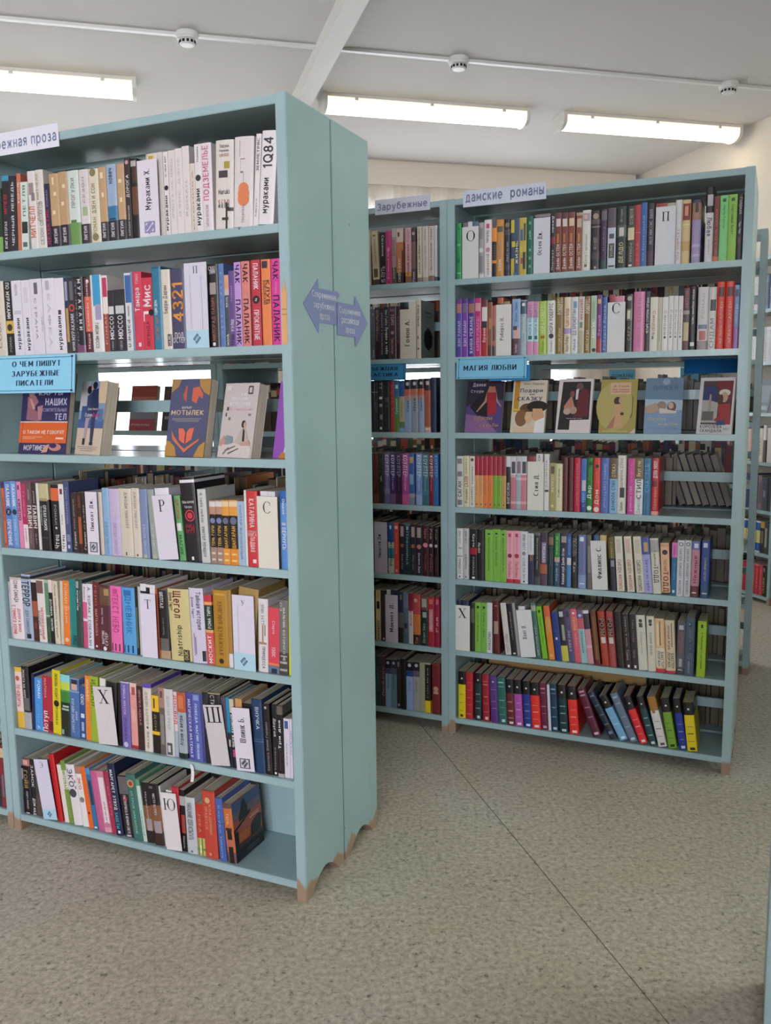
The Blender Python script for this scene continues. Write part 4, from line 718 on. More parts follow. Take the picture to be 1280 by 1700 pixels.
940.8 17.9 192 0.0 H 151214|t .4 .8 f0ecec .5 Три дня;t .1 .4 6a4048 .35 Бернхард;b .88 1 6a6258;b 0 .05 b8b0b0
959.5 16.9 160 0.0 P e0d8e4|r .2 .8 .83 .96 4a60a0;t .2 .6 707090 .12 жизнь
977.2 7.2 161 0.0 P dcd8e8|t .4 .8 6f80b8 .4 ОТЕЛЬ
352.9 68.2 170 -4.1 K dcd4d6|h .83 .5 1a181c Х
739.4 59.3 167 -7.4 K d6ced0|h .84 .8 1c1a1e Ш
819.8 55.0 172 -3.8 K e4dce8|t .45 .85 302c38 .35 Шлинк Б.;r .2 .78 .04 .2 5a5868;r .26 .7 .055 .185 d0ccd4;o .48 .12 .2 5a5868
@A0
30.7 6.2 151 0.0 P 16141a|b .72 .95 a89898;T .4 .7 a8a0a0 .4 РОМАН;T .05 .25 a83a48 .4 ГОЛОС
37.7 28.2 176 0.0 H 17131a|b .88 1 b87068;r .2 .8 .9 .98 e0a8a0;T .48 .8 b89858 .65 ГОЙЯ;T .1 .42 c8c0c8 .3 АНДРЭ МАНЬЯН;r .2 .7 .01 .03 d0ccd0
66.7 15.2 178 0.0 P 201c22|T .5 .9 d8d0d4 .7 ЗАМОК;T .0 .3 f0ecf0 .8 ДОМ НАД
82.6 19.7 182 0.0 P 4a4044|b .7 1 7a6a68;b 0 .35 5a4a44
111.8 44.4 187 -2.9 H 8a3a3a|b .95 1 5a4a90
167.8 20.8 209 -6.3 H c81f22|
193.2 17.5 179 -6.4 P ece0d8|
211.4 17.2 194 -6.6 P 7a9a40|b .55 .85 e8ecd8;T .56 .84 4f7a28 .7 ИНТЕРВАЛ;T .1 .5 a8c070 .3 РОМАН
229.4 33.1 187 -6.7 H ece4e6|T .63 .93 6a6878 .6 ЭКО;o .5 .53 .4 4a4656;T .6 .75 8a8898 .1,.9 II
263.3 22.9 185 -6.7 P ece6e4|b .88 1 b88070;T .62 .82 d8705a .5 ЭКО;o .5 .45 .38 8a888c
287.0 17.4 189 -6.8 P f06a20|o .5 .25 .2 3a2010
305.2 16.4 187 -6.9 P 2f78a8|r .3 .9 .4 .8 3a3450;b .9 1 4f98c8;r .2 .8 .02 .05 d0e0e8
322.5 23.4 184 -7.0 H c86090|
346.7 25.8 185 -7.1 P d8809c|r .15 .9 .15 .9 ecdce0;b 0 .08 e8a0b4;t .1 .5 c08a98 .3 Дожди
373.2 14.4 188 -5.9 P b03050|T .3 .9 d87088 .4 СЕРИЯ
388.4 26.5 215 -6.0 H 1c2448|T .36 .92 f0eef4 .45 МАРГАРЕТ ЭТВУД;T .1 .33 58c0c8 .45 ЗАВЕТЫ;r .4 .7 .03 .07 e8e8f0
420.0 32.8 185 -5.7 P 251e24|b .7 .98 6a6466;T .06 .68 f0eaec .3 РАСТВОРЯЮСЬ В ВЕЧНОМ СВЕТЕ;r .2 .7 .01 .04 c8c4c8;r .3 .8 .6 .66 a02838
453.6 32.2 196 -5.8 H 3f7268|o .5 .86 .36 c8a070;o .5 .86 .22 a83a30;T .1 .75 a8c8c0 .25 ОСТРОВ НАКАНУНЕ
486.6 13.0 184 -6.0 P c8ddd0|b .9 1 60a080;t .1 .5 90b8a8 .4 роман
500.4 26.7 178 -5.1 P 1c181c|b .22 .62 8a5a3c;r .2 .9 .2 .4 a8989c;b 0 .2 2a1c1a;T .4 .85 c8b8b0 .25 Мураками
527.9 33.8 179 -5.2 H 181418|b .22 .66 8a5a3c;r .2 .9 .2 .4 a8989c;b 0 .2 3a2420;T .5 .85 e0dcdc .25 МЕСТО ВСТРЕЧ;r .1 .5 .93 .97 6a6870
562.5 6.0 178 -4.9 P d8d0c8|
574.0 19.7 172 0.0 P ece4e4|
594.6 23.1 186 0.0 H c8283c|
621.9 17.1 180 -1.2 P 1c1418|r .2 .9 .3 .6 a84840;b .75 .9 b8b0b0;T .05 .25 b8b0b4 .4 Мишель
639.8 33.8 164 -1.3 H c8ccd0|T .25 .9 2a2a30 .5 НАКАЗАНИЕ СЕБЯ ИСПЫТАТЬ;r .4 .6 .02 .06 707078
674.4 25.0 149 -1.5 P c03830|b 0 .34 c8c070;r .1 .25 0 .34 6f8030;r .6 .75 0 .34 6f8030;b .1 .14 7a8a38;r .35 .55 .05 .2 e8e4c8;T .45 .8 d89060 .35 РЕКА
700.2 41.6 194 -1.6 H c84a38|T .42 .76 e89878 .22,.3 ПРАЖСКОЕ;T .35 .8 e89878 .22,.6 КЛАДБИЩЕ;o .45 .86 .2 d8b080;o .45 .06 .1 e89878;b .98 .99 a83828
746.8 22.7 179 -3.0 H 4a66b0|T .45 .9 90a8d8 .35 Харуки;T .05 .4 a8c0e0 .3 Умберто;b .6 .61 2a3a70
773.7 28.6 167 -4.3 H d0703c|r 0 1 0 .18 7a5058;r 0 1 .93 1 5a4a44;r .3 .8 .0 .55 221c1e;r .15 .85 .55 .6 3a2a28;r 0 1 .28 .4 c07058;T .65 .85 f0c090 .3 ТЕНЬ;q 0 1 .82 1 4a5f8a;q 0 1 .68 .82 7a6a70;q 0 1 .42 .68 b8604a;q 0 1 0 .2 26242c;q 0 1 .2 .27 5a3a38;g 17161a 0,.5 .1,.52 .6,.66 .64,.7 .58,.69 .08,.56 0,.55;g 17161a .2,.62 .5,.66 .52,.8 .42,.96 .34,.94 .3,.84 .2,.72;g 17161a .5,.66 .62,.72 .5,.7;g 221c1e .55,.26 .9,.26 .98,.5 .85,.54 .7,.5 .58,.44;g 17161a 0,.0 .12,.0 .14,.5 0,.5;q .55 .9 .56 .58 e8b8a0;q .6 .9 .6 .612 e8b8a0;q .35 .8 .1 .11 8a8088;q .4 .85 .06 .068 8a8088
119.8 54.4 187 -8.0 K dfd8ea|h .91 .3 5a5866 Э;b 0 .17 b4d6ea;o .5 .09 .18 5a88a4
575.8 52.1 167 -4.7 K e6dede|h .8 .7 2a282e Ю
@B6
30.7 20.4 197 0.0 H 2f9a5a|r .2 .8 .1 .12 a0dcb8;r .2 .7 .3 .38 1f7a48;r .2 .8 .6 .63 70c890;r .3 .7 .88 .92 1f7a48
55.8 18.7 197 0.0 P 7a6a78|
75.3 15.7 199 0.0 P e0dce0|
91.8 22.8 198 0.0 P 5a6a88|
115.3 20.3 192 0.0 H a8a4a4|o .5 .5 .42 d8d4d4;b 0 .07 d8d4d0;r .2 .8 .1 .4 8a8688;r .2 .8 .7 .9 8a8688
136.4 27.9 199 0.0 H e6dcdc|r .3 .7 .85 .93 c04a70;o .5 .48 .3 c89098;T .6 .82 8a8258 .4 Любовь;T .05 .4 b8a878 .4 роман
165.2 16.0 170 0.0 P 1c1410|b .72 1 f0902c;b .28 .34 f0902c;t .36 .65 8a6a40 .4 ДОН
182.0 27.4 196 0.0 H d09040|r .1 .9 .78 .88 5a5a40;t .1 .3 f4ead4 .4 БЕЛУДЖИ;t .35 .65 b8a0b0 .3 РОМАН
210.1 22.9 194 0.0 H 1e2438|o .5 .9 .35 8a7f60;b .72 .82 4a4c58;t .25 .6 a8a8b0 .4 Анкет из мая;b .1 .2 3a3c4c
233.9 30.8 196 0.0 P 3a5068|r 0 .4 .75 .97 d8c848;r .1 .5 .5 .6 d8c848;r 0 .4 .0 .3 c8b848;r .5 .9 .2 .6 222a30;r .3 .7 .0 .05 3a6aa8;t .2 .6 e8e8d0 .3,.7 ЖИЗНЬ
265.4 24.6 195 0.0 P c8b048|r .1 .5 .6 .8 4a6a90;r .5 .9 .1 .4 2a2c28;r .2 .5 .2 .3 a04a60;r .1 .4 .4 .5 d8c848;r .6 .9 .6 .9 3a4440
290.8 24.8 198 0.0 H 0f6048|h .88 .4 8fc0a8 Ж;h .42 .4 8fc0a8 Ж;h .28 .4 8fc0a8 Ж;h .14 .4 8fc0a8 Ж;t .6 .75 a8d0bc .35 ДЖЕЙН
319.9 54.4 200 0.0 H 24201e|b .95 1 8a8080
375.1 15.7 195 0.0 P 201c20|b .5 .62 8a2430;T .7 .98 e0dcdc .5 Джейн;t .05 .4 c8c4c4 .5 Портрет
391.6 21.0 200 0.0 P 7a3424|r .15 .85 .77 .9 e0d0c8;b .9 1 6a3438;t .05 .47 f0e0d8 .6 Джейн ОСТЕН;r .3 .6 .5 .65 c87a40
413.4 21.5 198 0.0 P 7a3424|r .15 .85 .77 .9 e0d0c8;b .9 1 6a3438;t .05 .47 f0e0d8 .6 Джейн ОСТЕН;r .3 .6 .5 .65 c87a40
435.6 23.4 198 0.0 P 8a4428|r .15 .85 .77 .9 e0c8a8;b .9 1 7a4438;t .05 .47 f0e0d8 .6 Джейн ОСТЕН;r .3 .6 .5 .65 c87a40
463.2 21.1 194 0.0 P 8a5034|r .15 .85 .75 .9 c8b098;b .95 1 b09a80;t .05 .47 f0d8c8 .6 Джейн ОСТЕН;r .3 .6 .5 .65 c88a50
485.2 27.7 199 0.0 H e0dcd4|r .1 .9 .82 .95 a898a8;r .2 .6 .85 .92 d8b8a8;t .1 .6 b0a890 .4 Дитя Гармонии;r .3 .6 .06 .1 5a5048
513.7 31.6 194 0.0 H 2c2022|o .5 .91 .3 a89080;b .78 .86 5a4c4a;b .72 .74 8a7c78;b .18 .3 4a3e40;T .35 .55 a89890 .5 ДЖЕЙН ОСТИН;r .4 .6 .02 .06 c0b0a8
546.1 23.1 196 0.0 H 3c2440|r .1 .9 .82 .97 6a6068;b 0 .15 2a4848;T .3 .7 a890a8 .3 Гордость
569.9 26.1 198 0.0 P c8ccd8|b .68 1 5a4c58;r .15 .85 .18 .42 3a3c34;t .2 .4 c0c0b0 .35 УОЛМЕ;r .1 .9 .03 .06 4a4a50;r .2 .8 .5 .58 4a4a58
596.9 37.5 200 0.0 H 1a2824|r .1 .9 .5 .7 4a544e;r .3 .7 .52 .66 d0ccc4;t .08 .42 d8cc98 .4 ДЕЛДО;t .75 .95 8aa098 .3 История
635.2 22.2 199 0.0 P 3a3832|r .05 .95 .45 .65 d8cca0;T .7 .95 b8b090 .5 КОЛЕСО;T .1 .4 b0aa98 .4 РОМАН;r .2 .7 .02 .05 e0dcd4
658.2 18.6 201 0.0 P b02c38|b .55 .56 e07078;t .1 .4 d87078 .3 РОЗА
677.6 19.2 206 0.0 P 2f62a8|t .1 .8 90b4dc .4 Кто боится голубой
697.6 25.2 201 0.0 H 2c2028|t .35 .9 b0a4a8 .4 МОЯ МИССИС ХИЛЛ;b 0 .25 4a3040
723.6 8.0 199 0.0 P 8a2c30|
732.4 26.7 198 0.0 P a83434|
759.9 25.8 196 0.0 H b8b09a|
786.5 20.1 203 0.0 H dcdcda|T .05 .55 c8988c .4 ТАТЬЯНА РОС
807.5 25.9 201 0.0 H dcc08c|r .1 .95 .68 .94 8a3028;r .3 .7 .75 .9 d89078;b .2 .35 d0a868;b .6 .62 f0d8a8
838.6 27.3 198 0.0 H a898c0|b .68 .95 a88068;r .3 .7 .8 .95 4a3028;b .25 .3 c0b0d8;b .1 .14 c0b0d8;b .95 1 3a3c60
878.9 24.3 233 0.0 H e2dee4|b .66 1 221e22;r .2 .9 .75 .9 c0bcc0;T .35 .6 5a585c .6 Любая;T .1 .3 b0acb4 .2 роман
903.9 17.3 203 0.0 P 7a3020|t .1 .8 b87058 .4 ПИСАТЕЛЬ НАУКИ;b 0 .08 e07040
922.1 24.6 204 0.0 P 80d880|T .5 .85 3a8a4a .35 Мартин Кнутсен;r .3 .7 .9 .95 2a5a30
947.5 25.5 204 0.0 P 90c840|T .4 .85 4a7a20 .35 Счастливый билет;r .3 .7 .9 .95 2a4a18
973.8 17.8 202 0.0 H 241e22|T .7 .95 c8c4c4 .5 ГОЛДМАН;T .4 .58 d0ccd0 .4 Чак-Чак;r .2 .7 .25 .35 5a3040
56.2 61.6 180 0.0 K e0dedc|h .82 .5 2a2a2c О
318.1 57.9 187 0.0 K dfe0e6|t .33 .75 1e2024 .3,.38 Остен Дж.
725.8 62.3 185 0.0 K e2e2e8|h .83 .4 1c1c1e П
@B5
30.7 20.5 208 0.0 P 5448a4|r .1 .9 .76 .92 c07868;t .18 .62 c8c4e8 .6 ЯЭН РАНАН;b .93 1 6a3a90
52.0 21.6 208 0.0 P 7a40a8|r .1 .9 .76 .92 7a6a88;t .18 .62 e0c8f0 .6 ЯЭН РАНАН;b .93 1 5a3488
74.4 25.9 206 0.0 P 482c86|r .1 .9 .76 .92 a87060;t .05 .7 d8ccec .5 ЖАННА РЕЖАНЬЕ
101.1 23.7 207 0.0 P c02878|r .1 .9 .78 .92 d8a0a0;t .1 .7 e8a0c0 .5 КАРЕН РОБАРДС
125.6 23.8 201 0.0 P b02020|r .1 .9 .58 .87 e0dcd8;r .1 .9 .5 .62 221818;b .88 1 6a2830;t .25 .5 f0d8d0 .6 Время
150.2 16.0 191 0.0 P 8a5a38|r .2 .8 .5 .7 b88858;b 0 .2 5a3a28
167.0 12.0 178 0.0 P c06058|r .1 .9 .3 .6 6a4a40;b 0 .2 4a3030
185.9 23.5 204 0.0 H 4a3c38|b .9 1 b85a40
210.2 21.1 190 0.0 P a08858|
240.4 29.9 197 0.0 P 8fb0d8|b 0 .3 5a3c48;r .2 .85 .3 .48 e0b0a0;r .1 .6 .45 .52 5a3a38;t .6 .95 4a70a8 .4 Воин Эрис;t .04 .2 d8ccd4 .4 Тарн Морус
271.1 23.7 191 -0.1 H 9ab0b4|o .5 .92 .25 e0e8e8;b .75 .98 3a5a68;t .02 .25 d8e4e4 .4 РОБЕРТС;t .4 .7 e0ecec .4 Дневник
295.6 22.0 185 -0.2 P d890b8|b .25 .7 b8dce0;t .38 .95 5a8a98 .5 НОРА РОБЕРТС;r .2 .8 .29 .36 2a5a60
318.4 17.7 184 -0.3 P d890b8|b .25 .7 b8dce0;t .38 .95 5a8a98 .5 НОРА РОБЕРТС;r .2 .8 .29 .36 2a5a60
337.0 30.9 184 -0.4 H a8c440|t .4 .95 e8f4c0 .5 НОРА РОБЕРТС;r .25 .75 .3 .35 a85a28;t .05 .25 708a30 .25 Роман
368.7 28.7 184 -0.5 H e2e2d8|t .4 .95 5a6058 .5 НОРА РОБЕРТС;o .5 .34 .3 22261e;t .05 .25 8a9a80 .25 Роман
398.2 27.6 194 0.0 H 8a7038|t .7 .97 f0e8d0 .6 РОБЕРТС;t .05 .45 e0d0a0 .3 НАСЛЕДИЕ ВЕДЬМ
426.7 24.4 193 0.0 H e6d8b8|T .48 .8 c04858 .5 ЛЮБОВЬ И СМЕРТЬ;b .35 .45 b098c8;t .04 .33 6a5a80 .6 Нора Роберт
451.9 24.1 192 -0.1 H dfdfdf|t .32 .78 6a708c .6 ДД БРЕМЕРТИН;t .05 .25 7080a0 .4 Лада;r .3 .8 .8 .92 6a9ab0
476.8 19.3 192 0.0 P d8ccc0|T .6 .95 b04a40 .5 ШАНТРАМ;b .0 .4 b8b090;r .2 .7 .45 .55 708a78
496.8 21.2 192 0.0 H 8a6c34|t .7 .95 f0e8d8 .7 РОБЕРТС;t .05 .4 e0d0a0 .35 МЕЧТЫ
518.9 19.0 193 -0.1 P b4c8a8|t .25 .55 f0f4ec .5 АИВЭК;o .6 .05 .35 1c1a18;r .2 .7 .6 .9 a0b898
538.7 17.5 194 -0.2 P 6a2870|b 0 .25 a82430;r .2 .8 .85 .93 d8b068;t .3 .65 e090c8 .5 Вечный
557.0 18.0 186 0.0 H 3a5fa0|t .05 .85 a8c4e4 .5 Роберта Выход
579.5 19.9 193 0.0 P 9a2c30|
600.3 29.9 187 0.0 P d88aa0|
634.5 26.4 190 0.0 H 2c2820|o .5 .93 .3 b0a890;r .15 .85 .55 .75 7a7460;r .25 .6 .58 .72 d8d4c8;t .2 .45 9a9280 .4 САГА
661.7 36.3 197 -0.1 H d880a8|t .5 .9 b86088 .3 СЕКРЕТЫ;t .1 .4 c06890 .3 РОМАНТИКА
698.8 15.5 197 0.0 P 1c1a1c|t .3 .9 e4e0e0 .5 ЧЕТЫРЕ СТОРОНЫ СЕРДЦА
715.1 24.1 177 0.0 P e0d8c8|T .3 .75 c09088 .5 Сандра;r .3 .5 .22 .28 5a5a50
740.0 13.4 175 0.0 P c4baa6|t .2 .6 a09682 .3 роман
754.2 18.6 175 0.0 P e4e0d8|T .3 .75 b89890 .5 Сандра;o .5 .25 .2 2a2a2a
773.5 16.0 178 0.0 P e4dfd6|T .3 .75 b89890 .5 Сандра;o .5 .25 .2 5a5a5a
790.3 13.8 177 0.0 P e4dfda|T .3 .75 b89890 .4 Сандра;o .5 .25 .2 5a5a5a
804.9 14.4 176 0.0 P e6e1dc|T .3 .75 c0a098 .4 Сандра;o .5 .25 .2 5a5a5a
820.1 19.5 200 0.0 P 5a2428|r .1 .9 .15 .45 c8b888;r .1 .9 .46 .57 4a3c38;b .58 .64 a89888;t .68 .95 c06870 .5 ХИЛТОН
840.4 20.6 204 0.0 H 201c1e|T .4 .95 e4e0e0 .3 МЭРИОН ОБЕЩАНИЯ ГИБЕЛЬ;r .2 .8 .06 .12 e8e8e8
865.0 33.2 200 0.0 H e0dcdc|r .2 .8 .15 .3 c06058;b .0 .14 a89a98;r .1 .9 .33 .4 7a8aa0;t .5 .9 c8c0c0 .3 РОМАН
899.1 23.0 198 0.0 H e4e0da|r .2 .9 .62 .8 3a363a;t .02 .5 a0989a .6 СНДАМ
922.9 24.7 213 0.0 H e03c2c|r .2 .85 .78 .92 5a2420;t .08 .7 f0a080 .35,.6 АГЛАЯ САРСЕН
948.4 26.1 213 0.0 H e03c2c|r .2 .85 .78 .92 5a2420;t .08 .7 f0a080 .35,.6 АГЛАЯ САРСЕН
975.3 16.3 200 0.0 H 7f98c0|b 0 .35 a070b0;r .2 .8 .82 .93 3a4860;t .4 .7 b8c8e8 .5 НАВСЕГДА
183.7 56.7 179 0.0 K e6e2da|t .3 .75 3a3838 .3,.4 Робертс Н.
576.5 58.4 166 0.0 K e6e4e4|h .88 .5 1c1c1e С
@B3
30.7 26.6 191 0.0 H d8d8d6|r .15 .85 .85 .95 8a8086;r .15 .85 .6 .7 8a8088;t .2 .5 4a4044 .6 САГАН;r .15 .85 .04 .14 8a8086
58.1 22.8 192 0.0 H e0dab4|t .4 .6 c04040 .7 САЛЛИ;t .65 .95 8a8468 .3 ОДНАКО;t .08 .35 8a7f50 .5 Роман
81.7 19.6 191 0.0 P e0dccc|t .05 .4 8a8670 .4 роман;t .45 .8 7a7660 .4 Одиночка;o .5 .93 .3 5a4a40
102.1 15.7 191 0.0 P e0a060|b .63 1 a82038;r .35 .6 .05 .08 6a4020;t .25 .55 b87838 .2 роман
118.6 16.1 191 0.0 P e0a060|b .63 1 a82038;r .35 .6 .05 .08 6a4020;t .25 .55 b87838 .2 роман
135.5 16.7 192 0.0 P e88040|b .63 1 a82038;r .35 .6 .05 .08 6a3020;t .25 .55 c06030 .2 роман
153.0 17.6 192 0.0 P e88040|b .63 1 a82038;r .35 .6 .05 .08 6a3020;t .25 .55 c06030 .2 роман
171.4 14.9 192 0.0 P 80b030|b .63 1 a82038;r .35 .6 .05 .08 3a5020;t .25 .55 60902c .2 роман
187.1 17.0 192 0.0 P 80b030|b .63 1 a82038;r .35 .6 .05 .08 3a5020;t .25 .55 60902c .2 роман
204.9 16.9 193 0.0 P c8a058|b .63 1 8a2430;r .35 .6 .05 .08 6a4020;t .25 .55 a88040 .2 роман
222.5 15.6 193 0.0 P 1c1a1c|b .8 1 e0dcdc;t .1 .5 e8e0d8 .6 БОГОСЛОВ
239.0 19.3 193 0.0 P c87a88|b .65 1 d8d4d4;r .2 .9 .68 .9 4a4448;b .6 .65 e0a8b0;b .1 .15 e0a8b0
259.0 18.7 194 0.0 P a8b0b8|b .65 1 c8c8cc;r .2 .9 .68 .9 8a7078;b .55 .6 c8ccd4;b .1 .15 c8ccd4
278.5 19.9 194 0.0 P d08090|b .65 1 d8d4d4;r .2 .9 .68 .9 4a4448;b .55 .6 e8a8b0;b .1 .15 e8a8b0
303.0 29.3 194 0.0 P a05060|b .9 1 8a3038
333.0 25.0 204 0.0 H e0e0da|t .88 .97 5a5a50 .4 СМ
362.5 19.2 204 0.0 H e0dfd8|t .4 .9 a8a8a0 .4 ДАНИЭЛА;r .2 .9 .33 .37 3a3a38
382.6 21.6 172 0.0 P a8a060|t .38 .75 e8e4c0 .4 ХЕППО;r .2 .8 .78 .93 5a5838;o .5 .1 .25 d8d4a0
405.0 24.8 170 0.0 H e0dcae|t .3 .9 7a7450 .3 Романтичный вечер;r .4 .5 .4 .45 3a3420
430.6 18.9 192 0.0 H 5a1c1c|
450.3 18.8 193 0.0 H 5a1c1c|
470.0 24.1 192 0.0 H c01c3c|t .12 .9 e87888 .3 ДАНИЭЛА СТИЛ КАК РАНЬШЕ
494.9 18.4 189 0.0 P 3f70c0|r .2 .9 .4 .6 c8c4c8;b 0 .2 1c3c90;t .1 .35 a8c0e4 .4 СТИЛ
514.1 23.0 192 0.0 H 1c7a2c|o .6 .9 .3 161c14;t .25 .5 e8f4e8 .7 Дар;o .5 .08 .36 e0ece0;t .6 .8 60b060 .4 роман
537.9 25.5 193 0.0 H d83c34|o .5 .85 .25 281414;t .15 .42 f8dcd8 .6 Дом;o .5 .06 .36 f0d8d0;t .55 .75 f07868 .35 роман
564.2 29.3 193 0.0 H 5570b8|T .1 .9 a8b8e0 .35 Даниэла Стил Розовый
594.3 26.3 192 0.0 P 8ab8d8|b .63 1 6a5030;t .05 .6 2a4a68 .5 ДАНИЭЛА СТИЛ;t .66 .9 e0d0b0 .5 ОТКАЗ
621.4 28.5 203 0.0 H e0ddd0|t .45 .95 8a8a80 .35 ДАНИЭЛА СТИЛ;r .3 .85 .28 .45 2a3034;t .05 .2 5a5a58 .4 Подводня
655.3 23.4 193 0.0 P d04098|t .05 .5 f0b0d8 .4 ДАНИЭЛА СТИЛ;t .55 .9 f080c0 .3 СВАДЬБА
679.5 27.2 194 0.0 P e2e4e0|b .63 1 7a6030;t .28 .62 4a5048 .6 СТИЛ;t .02 .28 a8acac .5 Даниэла;t .68 .95 f0e4c0 .6 Вкус сча
707.5 27.0 195 0.0 H 2a6c90|r .2 .25 0 1 70b0c0;t .4 .9 6ab0d0 .5 СЧАСТЬЕ;r .6 .63 0 1 5090b0
735.4 24.6 196 0.0 H c0202c|t .65 .95 f4e8e8 .6 ДЕЛЛА УИЛОР;t .1 .5 e89070 .5 Одержима;b 0 .07 e8a090;r .1 .7 .5 .6 6a1418
303.8 59.9 176 0.0 K e6e4d8|t .3 .75 3a3c38 .32,.55 Стил Д.
@B2
30.7 24.7 194 0.0 H e2e2e0|r .1 .9 .44 .46 8a8a70;r .3 .9 .6 .62 8a8a70;T .1 .4 6a6a66 .4 ПРИНЦЕССА;T .7 .95 8a8a86 .35 ЭРИН УАТТ;r .4 .6 .03 .06 2a2a2a
56.2 22.3 195 0.0 H c8c8c4|T .7 .95 5a5a58 .4 ЭРИН УАТТ;T .2 .5 7a7a78 .35 ДВОРЕЦ;r .4 .6 .03 .06 2a2a2a
83.4 26.7 193 0.0 P 141214|b .5 .63 a81830;T .65 .9 e0dcdc .4 Крути;T .1 .45 a8a4a8 .3 РОМАНЫ;r .3 .7 .02 .06 f0f0f0
110.9 30.2 192 0.0 H 1c1814|T .55 .75 e0dcd0 .3,.3 ЛюбН;b .8 1 141210
142.0 29.3 194 -0.1 P 80bc44|T .2 .85 3a6a20 .25 Мартин Жена Волшебника;r .35 .65 .9 .93 1c3814
172.0 28.6 197 -0.2 P 80bc44|T .3 .85 3a6a20 .25 В Лондоне Тёплый дом;r .35 .65 .9 .93 1c3814
201.4 23.4 195 -0.3 P 80bc44|T .2 .85 3a6a20 .3 Мартин Волшебный том;r .35 .65 .9 .93 1c3814
225.7 24.9 194 -0.4 P f0a8b4|b 0 .07 c02838;o .5 .52 .32 7a2c30;T .1 .42 c87858 .5 Любовь;r .3 .7 .88 .95 b04868;T .6 .85 d87890 .2 роман
251.4 26.6 195 -0.5 P f0a8b4|b 0 .07 c02838;o .5 .52 .32 a83c40;T .1 .42 c87858 .5 Любовь;r .3 .7 .88 .95 b04868;T .6 .85 d87890 .2 роман
278.8 28.5 195 -0.5 H d8dce0|T .65 .95 5a5c60 .4 ЭРИН УАТТ;o .5 .58 .25 8a8c90;T .1 .5 8a8c90 .35 СОБЛАЗН;r .4 .6 .03 .06 2a2a2a
308.1 21.0 189 -0.6 P 2c2c4c|b .58 1 dcdce0;r .3 .8 .46 .58 8a5a58;T .65 .95 b0b0b4 .3 Роман
329.9 21.3 192 0.0 P 242428|T .3 .9 b0b0a8 .35 Шагреневой Моно;b .95 1 6a6a70;b .0 .15 4a4c48
352.0 25.9 194 0.0 P 3c2c40|r .2 .8 .42 .82 8a7c98;T .45 .8 e0d8e8 .5 ТИЦИАН;b .22 .4 b0603a;b 0 .2 5a3c50
378.7 24.6 190 0.0 H 1c3238|r .2 .9 .8 .95 8a6848;T .4 .75 4a6c70 .3 РОМАН
404.1 19.1 194 -0.1 P 2c5470|b .55 1 2c8c34;T .6 .95 a0e0a0 .4 Жених;T .1 .45 b0ccd8 .4 О любви;b .46 .55 b8a898
424.0 25.4 195 -0.2 P 22223c|t .05 .72 f0ecf4 .5 Книжный клуб Джейн Остин;r .2 .9 .83 .95 a89c90
450.2 14.2 194 -0.3 P 3c6cb8|b .42 .55 d8d4d8;b 0 .42 4c90c8;b .95 1 2c4c90;T .6 .9 8ab0e0 .4 море
465.3 24.5 191 -0.4 H 1c1c20|T .6 .95 8a8478 .6 ЛЮБОВЬ;T .3 .5 b8b4a8 .4 Жди
490.6 28.4 194 -0.5 H 6c80b0|r .2 .7 .88 .96 e0e4f0;t .3 .85 a85868 .3 Мистические;b 0 .25 8aa0c8;r .2 .8 .08 .1 e0e8f4
523.3 18.0 194 -1.6 H 6a6460|r .2 .8 .3 .8 8a8480
542.2 22.3 195 0.0 H 3c5c84|
565.2 22.7 197 0.0 H d0b878|
604.2 24.0 191 -4.0 H 1e1e24|b .6 1 6a5c34;T .62 .9 b8a868 .3 РОМАН;r .3 .8 .45 .57 8a9098
629.0 25.2 195 -4.1 P e2deca|T .02 .58 b86050 .5 СЬЮЗЕН ФИЛЛИПС;r .2 .8 .7 .95 d0c8b4
664.6 24.3 197 -5.3 P e2d8c4|T .02 .58 b86858 .5 СЬЮЗЕН ФИЛЛИПС;r .2 .8 .7 .95 d8b8a8
695.6 26.1 198 -5.3 P dcd4c0|T .02 .58 5c6050 .5 СЬЮЗЕН ФИЛЛИПС;r .2 .8 .7 .95 c8c4a8
722.5 26.8 195 -5.4 P a8a8d8|b .7 1 3c58a0;r .3 .8 .75 .92 c8a060;T .05 .6 5c5ca0 .4 Бетти из грёз
750.2 28.8 195 -4.9 H d8d4c4|b .75 .97 b0aca8;T .2 .5 4c4c40 .6 ТОДД;T .5 .8 8c8c80 .3 Тайна
779.8 27.9 180 -3.3 P e8b890|b .93 .98 d8a080;o .5 .82 .32 2c1c18;T .05 .45 7c2c28 .7 ТОДД;T .45 .68 a85c50 .4 ПАССАЖИР;b 0 .04 3c2420
808.5 17.6 184 0.0 P 1c6c94|b .72 1 e080c0;T .3 .6 60b0d0 .3 роман;r .3 .7 .05 .1 d8e8f0;T .75 .95 b84090 .4 Любовь
826.9 22.6 194 0.0 H dcdce0|o .5 .93 .3 2c2c34;o .5 .93 .2 dcdce0;T .03 .85 7c7c84 .4 СЬЮЗЕН ЭЛИЗАБЕТ ФИЛЛИПС
850.4 21.4 195 0.0 H d8d8dc|o .5 .93 .3 2c2c34;o .5 .93 .2 d8d8dc;T .03 .85 7c7c84 .4 СЬЮЗЕН ЭЛИЗАБЕТ ФИЛЛИПС
872.6 26.6 193 0.0 H c890a0|b .85 1 6878b8;r .3 .8 .88 .96 e0e4f0;t .25 .75 a83848 .45 Нежные;b 0 .2 6c3838;r .2 .7 .07 .09 f0e8e4
904.2 26.5 197 0.0 H 3a4f98|r .2 .7 .88 .96 d0d8ec;T .3 .7 b0b890 .45 Семейный портрет;b 0 .25 34587c;r .2 .8 .07 .09 c0d4e0
544.4 53.5 176 -3.6 K e2e2da|t .22 .88 2c2c2c .34 Филлипс С.
@B1
30.7 17.1 193 0.0 H 2c3050|
48.6 31.0 195 0.0 H 2c3458|
